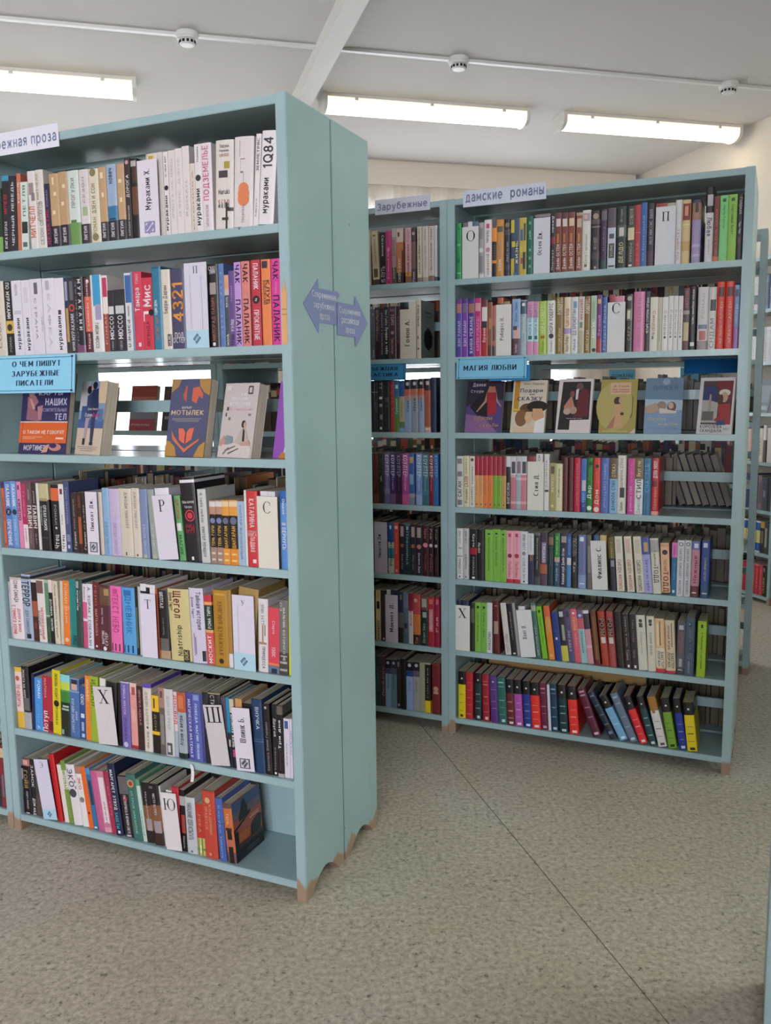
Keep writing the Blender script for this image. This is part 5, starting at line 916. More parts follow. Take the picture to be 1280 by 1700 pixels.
84.5 18.0 186 0.0 H 24261c|r .2 .9 .6 .9 5c6048
103.3 23.1 192 -0.1 P 80bc48|T .2 .8 3c7020 .3 Счастья Магический;r .3 .7 .88 .93 1c3814
127.2 22.7 192 0.0 P 78b848|T .3 .8 3c7020 .3 Роза и тень;r .3 .7 .88 .93 1c3814
150.8 20.3 194 0.0 P dce0dc|t .06 .42 6c706c .6 МЭКЕРИН
175.9 27.3 203 -1.3 H 5c1c18|r .2 .8 .38 .62 a89080;T .1 .3 7c3c34 .3 РОМАН;r .3 .7 .9 .92 a87068
224.6 21.6 198 -6.8 P d8d4cc|t .05 .4 a89894 .5 ПОРТ СОВЫ
247.1 23.2 196 -6.9 P 1c181c|T .3 .85 a8a4a0 .25 ДВОЙНОЙ КРЕСТ;r .3 .7 .02 .05 e8e4e0
271.1 10.1 202 -7.0 P a8a49c|
288.2 25.6 192 -5.4 H e6e6e2|
342.6 17.5 209 -7.2 P 4c7468|b .85 .95 a8b09c;t .05 .6 a8c4b8 .4 ВИКТОРИЯ ХОЛТ
364.6 19.7 197 -8.0 P 7cc420|T .3 .8 3c7014 .3 Прелести и тайны;r .3 .7 .88 .93 1c3814
389.8 21.8 201 -7.2 P e88c30|b .75 1 e0683c;r .2 .8 .5 .8 d8a050;o .5 .08 .3 f0b070
415.6 22.8 181 -6.8 P 1c3c88|r .3 .6 .43 .48 e0d8d8;r .2 .8 .6 .62 3c5ca8
439.3 23.9 195 -6.8 P 201e2c|b 0 .3 d0c850;r .2 .8 .85 .95 c0c4d0;r .4 .8 .4 .7 a8a898
463.9 21.5 197 -6.9 P 5c5078|r .2 .8 .85 .95 4c3848;T .2 .6 c8a8c0 .5 Загадка;b 0 .15 4c5878
486.2 22.0 199 -7.0 P e06070|T .3 .85 f8b8a8 .4 Тропик любовь;o .5 .92 .2 f8e0e0;b .6 .85 e07868
509.0 22.3 196 -7.1 P a0c4c4|b .65 1 c86068;b .85 1 6c5488;o .5 .9 .25 d0c8e0;T .2 .6 5c9098 .4 Маленькая
532.1 20.4 198 -7.1 P d898a0|b .65 1 3c3440;b .94 1 d8d4d8;b .3 .35 e8b8c0
557.8 18.7 196 -6.7 P 6c3c1c|r .3 .7 .1 .9 8c5c2c;b 0 .1 6c1c1c
583.3 25.4 199 -6.8 H b0402c|r .15 .85 .55 .88 281c18;T .56 .87 c09080 .6 РОЗЫ;r .2 .8 .42 .53 d8d0cc;T .1 .35 c86848 .3 роман
609.5 24.6 202 -5.6 H a84844|r .15 .85 .55 .88 281c18;T .56 .87 c09080 .6 РОЗЫ;r .2 .8 .42 .53 d8d0cc;T .1 .35 c07468 .3 роман
634.9 28.3 202 -5.2 H 261614|
664.0 21.5 197 -5.3 P 2c181c|T .4 .95 b0a4a8 .35 Смерть в ночь;r .4 .7 .02 .07 f0f0f0;T .15 .35 a8a0a0 .4 Тайна
686.3 23.0 199 -4.7 P 2c181c|T .5 .9 8c7c80 .35 Тайна города;r .4 .7 .02 .07 f0f0f0;T .2 .35 8c8080 .4 Ночь
710.1 30.7 198 -4.7 H dcd8c4|o .5 .9 .2 3c3c34;r .3 .7 .78 .86 4c4c44;T .3 .7 b0ac9c .3 Ремингтон
741.6 26.8 198 -3.5 H dcd8c4|o .5 .85 .2 3c3c34;r .3 .7 .88 .94 4c4c44;T .3 .7 8c8878 .3 БАШНЯ ЗЕМЛИ
769.2 31.9 192 -3.5 H e8c090|b 0 .07 c83848;b .1 .45 e8dcc4;T .12 .4 4c4438 .3,.35 ЛОРАН;T .1 .38 4c4438 .3,.7 БАКСТЕР;r .5 .58 .5 .95 3c3428;r .2 .4 .5 .9 f0dcb8
802.0 32.7 189 -3.3 H e0cdb0|b 0 .05 c83848;T .12 .4 4c4438 .3,.35 ЛОРАН;T .1 .38 4c4438 .3,.7 БАКСТЕР;T .45 .9 8c6c58 .3,.35 ночная игра;r .65 .72 .5 .95 3c3428;r .02 .1 .1 .9 d89860
835.5 24.6 188 0.0 P 5c5c64|r .2 .8 .85 .93 c0c0c4;r .3 .8 .4 .8 7c5c64;b 0 .12 3c3c44;r .2 .8 .08 .1 d0d0d0;r .3 .7 .15 .3 b0b0b0
860.9 31.3 205 0.0 H 4c6070|o .5 .88 .25 1c3c60;o .45 .89 .1 90b0d0;t .3 .8 708090 .4 Письма лет;t .4 .6 2c3c60 .5,.6 ВОЛК;t .05 .25 b0b8c0 .25 роман
901.3 27.8 196 0.0 P a0c820|T .15 .8 4c6c10 .3 О Мужчинах Счастливый;r .35 .6 .88 .94 2c3c10
23.0 62.8 177 0.0 K e6e6dc|h .83 .5 1c1c1c Х
285.8 57.0 179 -6.7 K e6e6e6|t .38 .68 2c2c30 .3,.4 Холт В.
@B0
36.2 29.4 187 0.0 H e8d020|b .72 1 141214;o .5 .85 .12 e0dcd0;r .2 .8 .33 .34 6c6010;r .2 .8 .5 .51 6c6010;r .2 .8 .15 .16 6c6010;r .3 .7 .03 .08 3c3410
66.4 29.2 186 0.0 H b82430|r .2 .8 .1 .12 e07070;r .2 .8 .3 .31 e07070;r .2 .8 .45 .46 e07070;r .2 .8 .62 .63 e07070;r .2 .8 .78 .79 e07070
102.0 28.1 186 0.0 H 1c3434|b .78 1 141414;o .5 .86 .12 e0dcd0;r .2 .8 .55 .57 90a8a8;r .2 .8 .4 .41 90a8a8;r .2 .8 .25 .27 90a8a8;r .4 .8 .04 .1 c0d0d0
135.1 28.4 184 -1.4 H a01c2c|r .2 .8 .85 .86 e09090;r .2 .8 .78 .8 e09090;r .2 .8 .52 .54 d08080;r .2 .8 .38 .39 d08080;r .2 .8 .2 .21 d08080;r .4 .8 .04 .1 f0d0d0
169.3 29.7 184 -3.1 H 5c3480|o .5 .87 .12 d0c0e0;r .2 .8 .7 .71 a888c8;r .2 .8 .45 .46 a888c8;r .2 .8 .3 .31 a888c8
199.8 32.9 181 -3.3 H 2c6860|r .2 .8 .88 .91 90c8c0;r .2 .8 .8 .81 90c8c0;r .2 .8 .5 .52 80b8b0;r .2 .8 .35 .36 80b8b0;r .2 .8 .2 .21 80b8b0;r .4 .8 .04 .1 c0e0e0
233.5 30.5 178 -3.1 H 6c2428|b .7 1 141214;o .5 .85 .12 e0dcd0;r .2 .8 .5 .52 c89080;r .2 .8 .3 .33 c89080;r .2 .8 .15 .17 c89080;r .3 .8 .03 .08 f0e0d8
264.7 29.7 179 -3.3 H b458b0|b .7 1 141214;o .5 .85 .12 e0dcd0;r .2 .8 .5 .51 e0b0e0;r .2 .8 .35 .37 e0b0e0;r .2 .8 .2 .21 e0b0e0;r .3 .8 .03 .08 f0e0f0
298.7 29.7 178 -3.5 H 24388c|b .72 1 141214;o .5 .85 .12 e0dcd0;r .2 .8 .5 .51 8c98d0;r .2 .8 .35 .37 8c98d0;r .2 .8 .2 .21 8c98d0;r .3 .8 .03 .08 e0e4f4
329.1 33.7 178 -3.6 H f03028|b .72 1 141214;o .5 .85 .12 e0dcd0;r .2 .8 .5 .51 f8a090;r .2 .8 .35 .37 f8a090;r .2 .8 .2 .21 f8a090;r .3 .8 .03 .08 f8e0dc
363.6 26.9 177 -3.7 H 6c1c3c|r .2 .8 .88 .91 d090a8;r .2 .8 .8 .81 d090a8;r .2 .8 .5 .52 c08098;r .2 .8 .35 .36 c08098;r .3 .8 .04 .09 d8b0c0
391.3 10.0 176 -3.3 P d8dce0|
402.2 26.4 180 -3.4 H 183c54|r .2 .8 .88 .91 90b0c0;r .2 .8 .8 .81 90b0c0;r .2 .8 .5 .52 7ca0b0;r .2 .8 .3 .32 7ca0b0;r .3 .8 .04 .09 c0d0d8
433.1 32.2 181 -4.0 H 163438|b .72 1 141214;o .5 .85 .12 e0dcd0;r .2 .8 .55 .57 80a8a8;r .2 .8 .4 .42 80a8a8;r .2 .8 .2 .22 80a8a8;r .3 .8 .03 .08 c0d8d8
470.8 33.7 181 -4.7 H f03028|b .72 1 141214;o .5 .85 .12 e0dcd0;r .2 .8 .5 .51 f8a090;r .2 .8 .35 .37 f8a090;r .2 .8 .2 .21 f8a090;r .3 .8 .03 .08 f8e0dc
555.6 30.8 183 -20.2 H 5c1834|r .2 .8 .92 .96 c890a0;r .2 .8 .85 .88 c890a0;r .2 .8 .6 .62 b87c90;r .2 .8 .4 .42 b87c90;r .3 .8 .04 .09 e0c0cc
617.8 25.7 185 -28.4 H 182838|r .2 .8 .9 .93 708498;r .2 .8 .7 .72 708498;r .2 .8 .5 .52 708498;r .2 .8 .3 .32 708498;r .2 .8 .1 .16 708498
651.9 28.7 174 -27.2 H 7cb4d8|b .72 1 141214;o .5 .85 .12 e0dcd0;r .2 .8 .5 .51 b0d8f0;r .2 .8 .35 .37 b0d8f0;r .3 .8 .03 .08 e8f4fc
687.4 27.5 186 -24.0 H 687c90|r .2 .8 .9 .94 a8b4c4;r .2 .8 .78 .8 a8b4c4;r .2 .8 .5 .52 98a8b8;r .2 .8 .3 .32 98a8b8;r .3 .8 .04 .09 d0d8e4
721.8 27.2 178 -20.9 H e42c34|b .72 1 141214;o .5 .85 .12 e0dcd0;r .2 .8 .5 .51 f8a090;r .2 .8 .35 .37 f8a090;r .2 .8 .2 .21 f8a090;r .3 .8 .03 .08 f8e0dc
755.8 24.8 180 -17.2 H 184448|b .75 1 141214;o .5 .85 .12 e0dcd0;r .2 .8 .55 .57 90b8b8;r .2 .8 .4 .42 90b8b8;r .2 .8 .2 .22 90b8b8;r .3 .8 .03 .08 d0e0e0
785.0 29.0 183 -14.3 H e0dcd8|b .72 1 a87830;o .4 .7 .2 a86850;r .2 .8 .5 .51 8c8884;r .2 .8 .35 .37 8c8884;r .2 .8 .2 .21 8c8884;r .3 .8 .03 .08 5c5854
818.5 28.8 182 -10.5 H 7cac30|b .72 1 141214;o .5 .85 .12 e0dcd0;r .2 .8 .5 .51 4c7018;r .2 .8 .35 .37 4c7018;r .2 .8 .2 .21 4c7018;r .3 .8 .03 .08 1c2c0c
855.2 26.1 184 -9.4 H 24389c|b .72 1 141214;o .5 .85 .12 e0dcd0;r .2 .8 .5 .51 8c98d0;r .2 .8 .35 .37 8c98d0;r .2 .8 .2 .21 8c98d0;r .3 .8 .03 .08 e0e4f4
882.1 32.9 176 -7.1 H f0d818|b .74 1 141214;o .5 .86 .12 e0dcd0;r .2 .8 .5 .51 6c6010;r .2 .8 .35 .37 6c6010;r .2 .8 .2 .21 6c6010;r .3 .8 .03 .08 2c2808
@C6
690.5 20.5 204 0.0 P dcd4c4|
721.3 27.1 198 -2.2 H dccda8|b 0 .1 3c3424;r .2 .8 .14 .3 6c6040;t .4 .85 a89c78 .3 Саша Шаповал;r .3 .7 .9 .93 7c6c48
749.2 23.3 191 0.0 P 17141a|T .55 .95 e0dce0 .4 Сюзанна;t .05 .35 c8c4c8 .7 IS ПУТЬ
773.3 24.0 194 0.0 H c43078|t .1 .7 f0b8d4 .35 В старинной Любви;r .3 .7 .62 .67 e890b8;o .5 .04 .12 6c1840
798.1 17.0 201 0.0 P b09898|b .85 1 c0bcbc;b 0 .3 5c4c40;t .1 .3 e0dcd8 .3 роман;r .2 .8 .5 .8 a07c7c
816.0 27.8 200 0.0 P c87c50|b .75 1 e0c8b8;b 0 .2 2c2020;r .2 .5 .85 .93 6c4c48;t .03 .45 f0dcc8 .4,.45 САНДРА БРАУН;r .8 1 .2 .6 4c2c24
852.0 23.9 199 0.0 P dcaab0|b 0 .2 d8983c;b 0 .12 8c5c48;t .15 .7 6c3c48 .4 Новый рассказ;t .75 .95 b07c88 .3 Роман
876.8 17.3 196 0.0 P 4c3c40|o .5 .9 .35 b8a4a4;b .25 .75 7c6060;t .02 .2 c8c0c0 .6 Роман
901.2 18.6 199 0.0 H d4cdb4|t .15 .65 5c5c48 .4 Цена любви;t .65 .95 7c8058 .4 Сандра Бра;b 0 .08 8c7c70
920.6 24.4 198 0.0 H d8cdc0|t .2 .65 b0a498 .35 Техасск тайна;b 0 .08 b09c90;t .75 .95 9c9088 .3 Сандра
945.8 22.5 197 0.0 H d8cdc0|t .2 .7 5c544c .35 Шестое искушение;b 0 .1 8c6c60;t .75 .95 7c746c .4 Сандра
969.1 9.5 198 0.0 P dcdcdc|b 0 .08 4c5c7c
@C5
688.5 20.7 190 0.0 P 5c6478|
710.0 13.2 189 0.0 P 646c84|t .05 .2 e0e0e8 .5 Ночь;o .5 .9 .3 a8b0bc
724.0 20.5 195 0.0 P 2c161c|T .55 .95 b89c94 .5 ИСПЫТАНИЕ;T .35 .6 a88c88 .5 любовью
745.4 15.6 194 0.0 P 1c2030|t .1 .9 a8a8b8 .5 Незнакомка и адмирал
761.8 19.8 195 0.0 P 141214|T .1 .62 f0ecec .7 Лучшее в тебе;T .65 .95 d0ccd0 .5 Эйн Гейбл
782.4 31.9 196 0.0 H 482830|T .1 .4 c09ca0 .35 Таинственный;T .65 .85 c8b0b0 .4 ТОРП;o .5 .5 .2 b09498;r .2 .8 .9 .95 7c5c60
815.1 12.3 196 0.0 P 401c28|t .3 .8 8c646c .4 РОМАН
865.1 28.6 208 0.0 H d8d4c4|
894.6 19.1 213 0.0 H d8d0bc|t .55 .92 5c5440 .5 АНЖЕЛИКА;r .3 .6 .15 .18 4c4438;r .3 .5 .33 .38 4c4438;q 0 1 0 1 8a9488;g 23241f .3,.2 .55,.14 .8,.22 .85,.4 .7,.5 .5,.55 .25,.46 .2,.3;q .3 .8 .78 .82 5c645a;q .35 .75 .72 .74 5c645a
832.7 64.5 181 0.0 K d8d0bf|t .25 .78 2c2a28 .3,.45 Голон А.
@C4
683.8 23.0 190 0.0 H 0e0e10|
707.5 11.4 190 0.0 P 141416|b .8 .81 c8ccd0
719.8 14.9 190 0.0 H 141214|b .8 .81 8c8c90;r .2 .8 .4 .6 3c3c40
735.5 21.7 193 0.0 H 121214|T .85 .98 b0b0b0 .5 ТТ;r .2 .8 .65 .7 d0d0d0;r .2 .8 .5 .56 a0a0a0;r .3 .8 .25 .35 7c7c80;r .3 .7 .05 .1 d8d8d8
758.0 26.4 191 0.0 H 161614|r .2 .8 .6 .7 4c4c44;r .2 .8 .5 .55 3c3c38
785.2 14.7 194 0.0 P a82420|t .3 .95 d06c60 .4 СУДЬБА
800.6 21.0 194 0.0 P 4c7c50|b .7 1 2c6c9c;t .35 .65 e0e4e0 .5 Тропики;b 0 .3 5c7c34;r .3 .8 .85 .92 d8e0e8
822.4 20.6 194 0.0 P b0a484|b .7 1 24508c;b 0 .2 5c7c58;t .3 .6 8c7c58 .3 море;b 0 .08 7ca0c0
843.8 28.3 198 0.0 H 8ca4c0|b .82 1 1c1a20;b .7 .82 c86040;o .5 .92 .25 c8c8d0;b .6 .7 b09090;t .4 .6 3c4c6c .4 Слеза
873.0 27.9 199 0.0 H 8c98a4|b .82 1 1c1a20;b .7 .82 b86850;o .5 .92 .25 c8c8d0;b .6 .7 a09088;t .4 .65 4c4c4c .4 Она
901.7 23.2 200 0.0 H 90a4bc|b .82 1 1c1a20;b .7 .82 c86040;o .5 .92 .25 c8c8d0;b .6 .7 b09090;t .4 .65 3c4c6c .4 Дорога
925.7 25.1 201 0.0 H a05840|b .78 1 2c1a1e;r .3 .8 .88 .95 c8b8b8;T .5 .75 b85040 .4 НОЧЬ;b 0 .1 c8a094;r .2 .8 .05 .07 e8dcdc
951.6 23.3 204 0.0 H 222c48|t .1 .7 3c4c74 .3 Золотой том
@C3
677.2 31.9 195 0.0 P 1c1a1c|
709.9 20.9 196 0.0 H 5c2018|t .3 .95 8c3c30 .4 РОМАН ПЕСНЯ;b 0 .2 7c4020
731.6 23.3 195 0.0 H 282c20|r .4 .6 .45 .55 a8a890;t .6 .9 4c5040 .4 Том
755.7 22.4 196 0.0 P 7c70a4|T .55 .97 f0ecf8 .65 КОУЛТЕР;T .28 .54 c8c0e0 .4 Катерин;b .2 .3 9890b8
779.0 24.3 196 0.0 P 482c6c|T .55 .97 f0ecf8 .6 КОУЛТЕР;T .28 .54 c8b0e0 .4 Катерин;b 0 .2 7c5c8c
804.0 26.1 194 0.0 P 341c34|T .55 .97 b0a0c0 .6 КОУЛТЕР;T .28 .54 6c4c70 .4 Катерин;b 0 .2 4c2448
831.0 27.7 196 0.0 P b84c94|T .55 .97 f8e8f4 .65 КОУЛТЕР;T .28 .54 f0c0e0 .4 Катерин;b 0 .2 d0609c
859.5 24.0 196 0.0 H 3c64a8|r .2 .8 .82 .94 c8a060;r .2 .8 .4 .6 8cb0d4;b 0 .15 7c8ca0;b .15 .22 c09c9c
888.8 24.6 197 0.0 P 7c9cd0|T .55 .97 f0f4f8 .65 КОУЛТЕР;T .28 .54 c8d8f0 .4 Катерин;b 0 .2 9cb4e0
914.2 27.3 196 0.0 P 3c7080|T .55 .97 d0e0e4 .65 КОУЛТЕР;T .28 .54 90b0b8 .4 Катерин;b .2 .3 4c8090
942.3 18.6 196 0.0 P 7c1c34|T .55 .97 f8e8ec .65 КОУЛТЕР;T .28 .54 e08898 .4 Катерин
961.7 17.7 197 0.0 P 2c6cb0|T .55 .97 90c0e8 .6 КОУЛТЕР;T .28 .54 60a0d8 .4 Катерин
@C2
672.5 33.6 205 0.0 H b8a878|
715.4 20.9 209 0.0 H 6c5c50|
737.1 29.6 208 0.0 P 1c1a1c|
767.5 24.8 200 0.0 P c8ccb0|b .62 1 24589c;b .3 .5 3c8ca0;t .15 .75 2c4c6c .5 Романтика;r .3 .6 .88 .95 e0e8f0
793.1 19.6 201 0.0 P d84838|t .4 .8 e88c78 .4 Искусство;r .2 .8 .88 .94 e8c8c0;r .3 .7 .03 .08 f0b0a0
818.2 20.4 199 0.0 P 1c2034|r .2 .8 .75 .95 b89c9c;o .5 .57 .35 a05c48;T .1 .4 a8a4b0 .35 Линда Дара
839.4 22.6 200 0.0 P 142c38|b .96 1 4c7c88;T .2 .85 90a8ac .5 Пленница;r .3 .7 .88 .95 b0c4c8
862.8 22.4 199 0.0 P 24242c|r .2 .8 .75 .95 b89c9c;o .5 .57 .35 b86038;T .1 .4 8c8894 .35 Линда Дара
886.0 25.9 197 0.0 P 20202a|r .2 .8 .75 .95 b89c9c;o .5 .57 .35 c87c6c;T .05 .45 d0ccd0 .4 Джоанна Дара
912.7 26.6 195 0.0 H 380c14|T .75 .95 c07c7c .4 Удача;o .5 .62 .35 e08c94;T .1 .45 a04c50 .4 Роман Кружение
940.0 19.4 195 0.0 H 2c0c14|T .75 .95 d09c9c .4 Рай;o .5 .62 .35 d8c8c8;T .1 .45 b06c70 .4 Роман
960.2 20.4 193 0.0 H 200a10|T .75 .95 8c7c7c .4 Рай;o .5 .62 .3 c0b8b8;T .1 .4 8c3c40 .4 Роман
713.6 55.3 203 0.0 K c4b8cc|t .3 .78 1c1a20 .28,.4 Линдсей Дж.
@C1
671.5 35.3 204 0.0 P 6c4024|
711.2 20.8 205 0.0 P d8c490|r .2 .8 .63 .78 2c1c1c;t .02 .4 6c5430 .6 МАККАСОУ;r .3 .7 .85 .95 c8b078
732.8 19.0 205 0.0 P 44282e|r .4 .8 .02 .06 c0c0d0
759.1 17.3 211 0.0 P 1c1c24|b .9 1 d8d8dc
777.3 30.0 211 0.0 P 282a44|
808.0 21.0 205 0.0 P 6c6460|b .6 1 24304c;b 0 .3 2c2418;r .4 .8 .85 .95 8c7c60
829.8 21.7 206 0.0 H 5c6c80|b .7 1 707c94;r .3 .8 .3 .4 2c3440;b 0 .2 4c6878
852.4 18.7 205 0.0 P d0ccc8|b .65 1 8c1c34;t .35 .65 c85c4c .5 ЖОКЕЙ
871.8 30.7 202 0.0 H d07c3c|b .6 1 b84444;o .4 .88 .25 d8a8a0;b 0 .2 34241c;t .02 .15 c0a080 .4 Том
903.4 31.3 197 0.0 H 1c2c24|b .72 1 6c4c44;r .2 .8 .78 .95 b0a89c;r .3 .8 .57 .68 a8b09c;t .05 .45 a0b0a4 .4 Джудит Дара
935.5 25.9 198 0.0 H b02838|r .2 .8 .85 .95 e06c60;r .2 .8 .3 .75 d88890;t .35 .7 f0c0c0 .5 Любовь
962.2 20.6 199 0.0 H a02440|t .3 .6 f0a8b0 .5 Рай;r .3 .8 .85 .95 d07088
757.1 53.8 193 0.0 K ccc4d4|t .22 .82 1c1a1e .35 Макнот Д.
@C0
666.9 36.8 203 0.0 P 20201e|
704.5 26.4 205 0.0 H 2c3c44|t .3 .8 54646c .5 РОМАН
731.7 15.9 207 -0.1 P 5c3840|t .2 .8 c8a8ac .5 Любовь
748.4 24.8 197 0.0 P 90b4e0|b .82 1 18182c;b .7 .82 4c4c84;o .5 .93 .25 d0d8e8;t .4 .7 5c70a8 .35 Роман
774.0 24.7 199 0.0 P 6c9098|b .82 1 24283c;b .7 .82 4c5468;o .5 .93 .25 b0b4c0;t .4 .7 4c7078 .3 роман
799.5 16.5 203 0.0 P 30262a|r .2 .7 .85 .95 8c8488;r .3 .7 .05 .1 b0b0b0
816.8 22.9 207 -0.1 H 161214|
840.5 28.1 198 0.0 P a0b8e8|b .82 1 18182c;b .7 .82 2c4c90;o .5 .93 .25 d0d8e8;t .4 .6 7c8cb8 .3 том
869.4 27.3 200 0.0 P a8aca8|b .82 1 242430;b .7 .82 6c6478;o .5 .93 .25 c8c8d0;t .4 .6 8c908c .3 том
897.5 21.6 201 0.0 P a8a888|
919.9 22.9 202 0.0 P 221c1e|b 0 .24 f0c81c;b .97 1 c8b8a0;t .6 .9 b0a89c .3 Игра;t .3 .55 8c8478 .3 ГОН
950.4 33.4 205 0.0 H 7c2428|o .5 .5 .3 c89880;b .96 1 8c3438;r .2 .8 .4 .45 d0a088
'''
read_rows(DATA)
G_ROWS = '''
@G0
743 32 190 0 H c83040|T .2 .85 e08088 .3 РОМАН
776 32 192 0 H d03848|T .2 .85 e08088 .3 РОМАН
809 32 191 0 H c83040|T .2 .85 e08088 .3 РОМАН
842 32 192 0 H d84050|b .95 1 e88890;T .2 .85 e8a0a4 .3 РОМАН
875 32 190 0 H d03848|b .95 1 e88890;T .2 .85 e8a0a4 .3 РОМАН
908 30 191 0 H d84858|T .2 .85 e8a0a4 .3 РОМАН
939 20 190 0 P 1c2420|t .1 .6 d8c870 .7 СКАЗКИ;r .2 .8 .8 .92 9a9a8a
961 27 186 0 H 141816|
@G1
743 30 195 0 H 2a6ab8|b .3 .7 e8dc90;b .95 1 e8eef4;b 0 .05 e8eef4
774 30 195 0 H 2a6ab8|b .3 .7 e8dc90;b .95 1 e8eef4;b 0 .05 e8eef4
805 30 195 0 H 2a6ab8|b .3 .7 e8dc90;b .95 1 e8eef4;b 0 .05 e8eef4
836 30 195 0 H 2a6ab8|b .3 .7 e8dc90;b .95 1 e8eef4;b 0 .05 e8eef4
867 30 195 0 H 2a6ab8|b .3 .7 e8dc90;b .95 1 e8eef4;b 0 .05 e8eef4
899 34 195 0 P 2c2830|r .2 .8 .3 .7 7a7468;b .8 1 c8a840
935 30 200 0 P 3a4440|r .2 .8 .2 .8 a0a890
967 21 190 0 H 20242c|
@G2
743 40 215 0 H 2c3a68|
785 38 218 0 H 34508c|r .3 .7 .8 .95 a0b8d8
825 34 210 0 P 3c5898|T .2 .8 b8c8e0 .4 СКАЗКИ;o .5 .9 .3 e0e8f0
861 38 212 0 H 8a7078|r .2 .8 .2 .8 705860
901 50 205 0 H 3c4858|r .2 .6 .4 .6 7a8490
953 35 210 0 P 24282c|
@G3
743 30 200 0 P d8b8b0|
775 28 215 0 P d89890|b 0 .3 5a3c40
805 34 195 0 P e0c0b0|r .2 .8 .1 .5 8a5040
841 46 205 0 H e8dccc|T .2 .7 6a6460 .3 СКАЗКИ
889 30 225 0 H e6dcd8|b 0 .6 4a3e48
921 40 210 0 P d8ccc8|
963 25 200 0 P e0d8c8|
@G5
743 20 205 0 P e0dce0|
764 18 205 0 P dcd8dc|
783 22 205 0 P e4dee0|
806 18 205 0 P d8d4dc|
825 22 205 0 P e4e0e4|T .1 .9 b8b4c0 .3 РОМАН
848 22 204 0 P d8d4d8|T .1 .9 b8b4c0 .3 РОМАН
871 22 205 0 P e4e0e4|T .1 .9 b8b4c0 .3 РОМАН
894 24 205 0 P dedade|T .1 .9 b8b4c0 .3 РОМАН
919 20 205 0 P a8b0d0|
940 40 205 0 P 8a98c0|
@G6
743 40 200 0 P d8ccd0|
785 36 215 0 P e0d4d0|
823 28 205 0 P 4a5a8c|b .9 1 e0dce0
853 34 200 0 H 5a6a90|r .2 .8 .1 .8 3a4c70
889 40 210 0 P 8a94b0|r .2 .8 .2 .6 4a5a80
931 50 205 0 P c8ccd8|
'''
read_rows(G_ROWS)


# ------------------------------------------------------------------ room shell
def rbox(name, x0, x1, y0, y1, z0, z1, mat):
    mb = MB(); mb.box(x0, x1, y0, y1, z0, z1); o = mb.build(name, mat); o.matrix_world = ROOM; return o
SEAM = .985
floor = MB(); floor.box(E0, SEAM - .0016, N0, N1, -.004, 0); floor.box(SEAM + .0016, E1, N0, N1, -.004, 0)
o = floor.build('floor', M_FLOOR); o.matrix_world = ROOM; struct(o, 'speckled beige linoleum floor with one dark seam')
o = rbox('trim_1', E0 - .2, E1 + .2, N0 - .2, N1 + .2, -.12, -.004, M_DARK); struct(o, 'dark subfloor under the linoleum')
o = rbox('ceiling', E0 - .2, E1 + .2, N0 - .2, N1 + .2, HC, HC + .15, M_CEIL); struct(o, 'white painted ceiling')
def wall_with_windows(name, y0, y1, wins, z0, z1):
    mb = MB(); mb.box(E0, E1, y0, y1, 0, z0); mb.box(E0, E1, y0, y1, z1, HC)
    xs = [E0] + [v for a in wins for v in a] + [E1]
    for a, b in zip(xs[::2], xs[1::2]): mb.box(a, b, y0, y1, z0, z1)
    o = mb.build(name, M_WALL); o.matrix_world = ROOM; return struct(o)
wall_with_windows('wall_back', N0 - .2, N0, BACKWIN, .85, 2.6)
wall_with_windows('wall_front', N1, N1 + .2, FARWIN, .85, 2.7)
struct(rbox('wall_left', E0 - .2, E0, N0 - .2, N1 + .2, 0, HC, M_WALL)); 
mb = MB(); mb.box(E1, E1 + .2, N0 - .2, ADDED_SIDEWIN[0], 0, HC); mb.box(E1, E1 + .2, ADDED_SIDEWIN[1], N1 + .2, 0, HC); mb.box(E1, E1 + .2, *ADDED_SIDEWIN, 0, .85); mb.box(E1, E1 + .2, *ADDED_SIDEWIN, 2.6, HC)
o = mb.build('wall_right', M_WALL); o.matrix_world = ROOM; struct(o)
mb = MB()
for y in (ADDED_SIDEWIN[0], sum(ADDED_SIDEWIN) / 2 - .025, ADDED_SIDEWIN[1] - .05): mb.box(E1 + .07, E1 + .13, y, y + .05, .85, 2.6)
for z in (.85, 2.55, 2.15): mb.box(E1 + .072, E1 + .128, ADDED_SIDEWIN[0] + .05, ADDED_SIDEWIN[1] - .05, z, z + .05)
w = mb.build('window_6', M_TRIM); w.matrix_world = ROOM; struct(w, 'white framed window out of view, added to light the near bookcase end')
mb = MB(); mb.box(E1 + .097, E1 + .103, ADDED_SIDEWIN[0] + .02, ADDED_SIDEWIN[1] - .02, .87, 2.58); mb.build('window_pane', M_GLASS, w)
wi = 0
for wins, yy, ztop in ((BACKWIN, N0 - .1, 2.6), (FARWIN, N1 + .1, 2.7)):
    for a, b in wins:
        wi += 1; mb = MB(); t = .05
        for x in (a, (a + b) / 2 - t / 2, b - t): mb.box(x, x + t, yy - .03, yy + .03, .85, ztop)
        for z in (.85, ztop - t, 2.15): mb.box(a + t, b - t, yy - .028, yy + .028, z, z + t)
        w = mb.build('window_%d' % wi, M_TRIM); w.matrix_world = ROOM; struct(w, 'white framed window out of view, added to light the near bookcase end')
        mb = MB(); mb.box(a + .02, b - .02, yy - .003, yy + .003, .87, ztop - .02); mb.build('window_pane', M_GLASS, w)
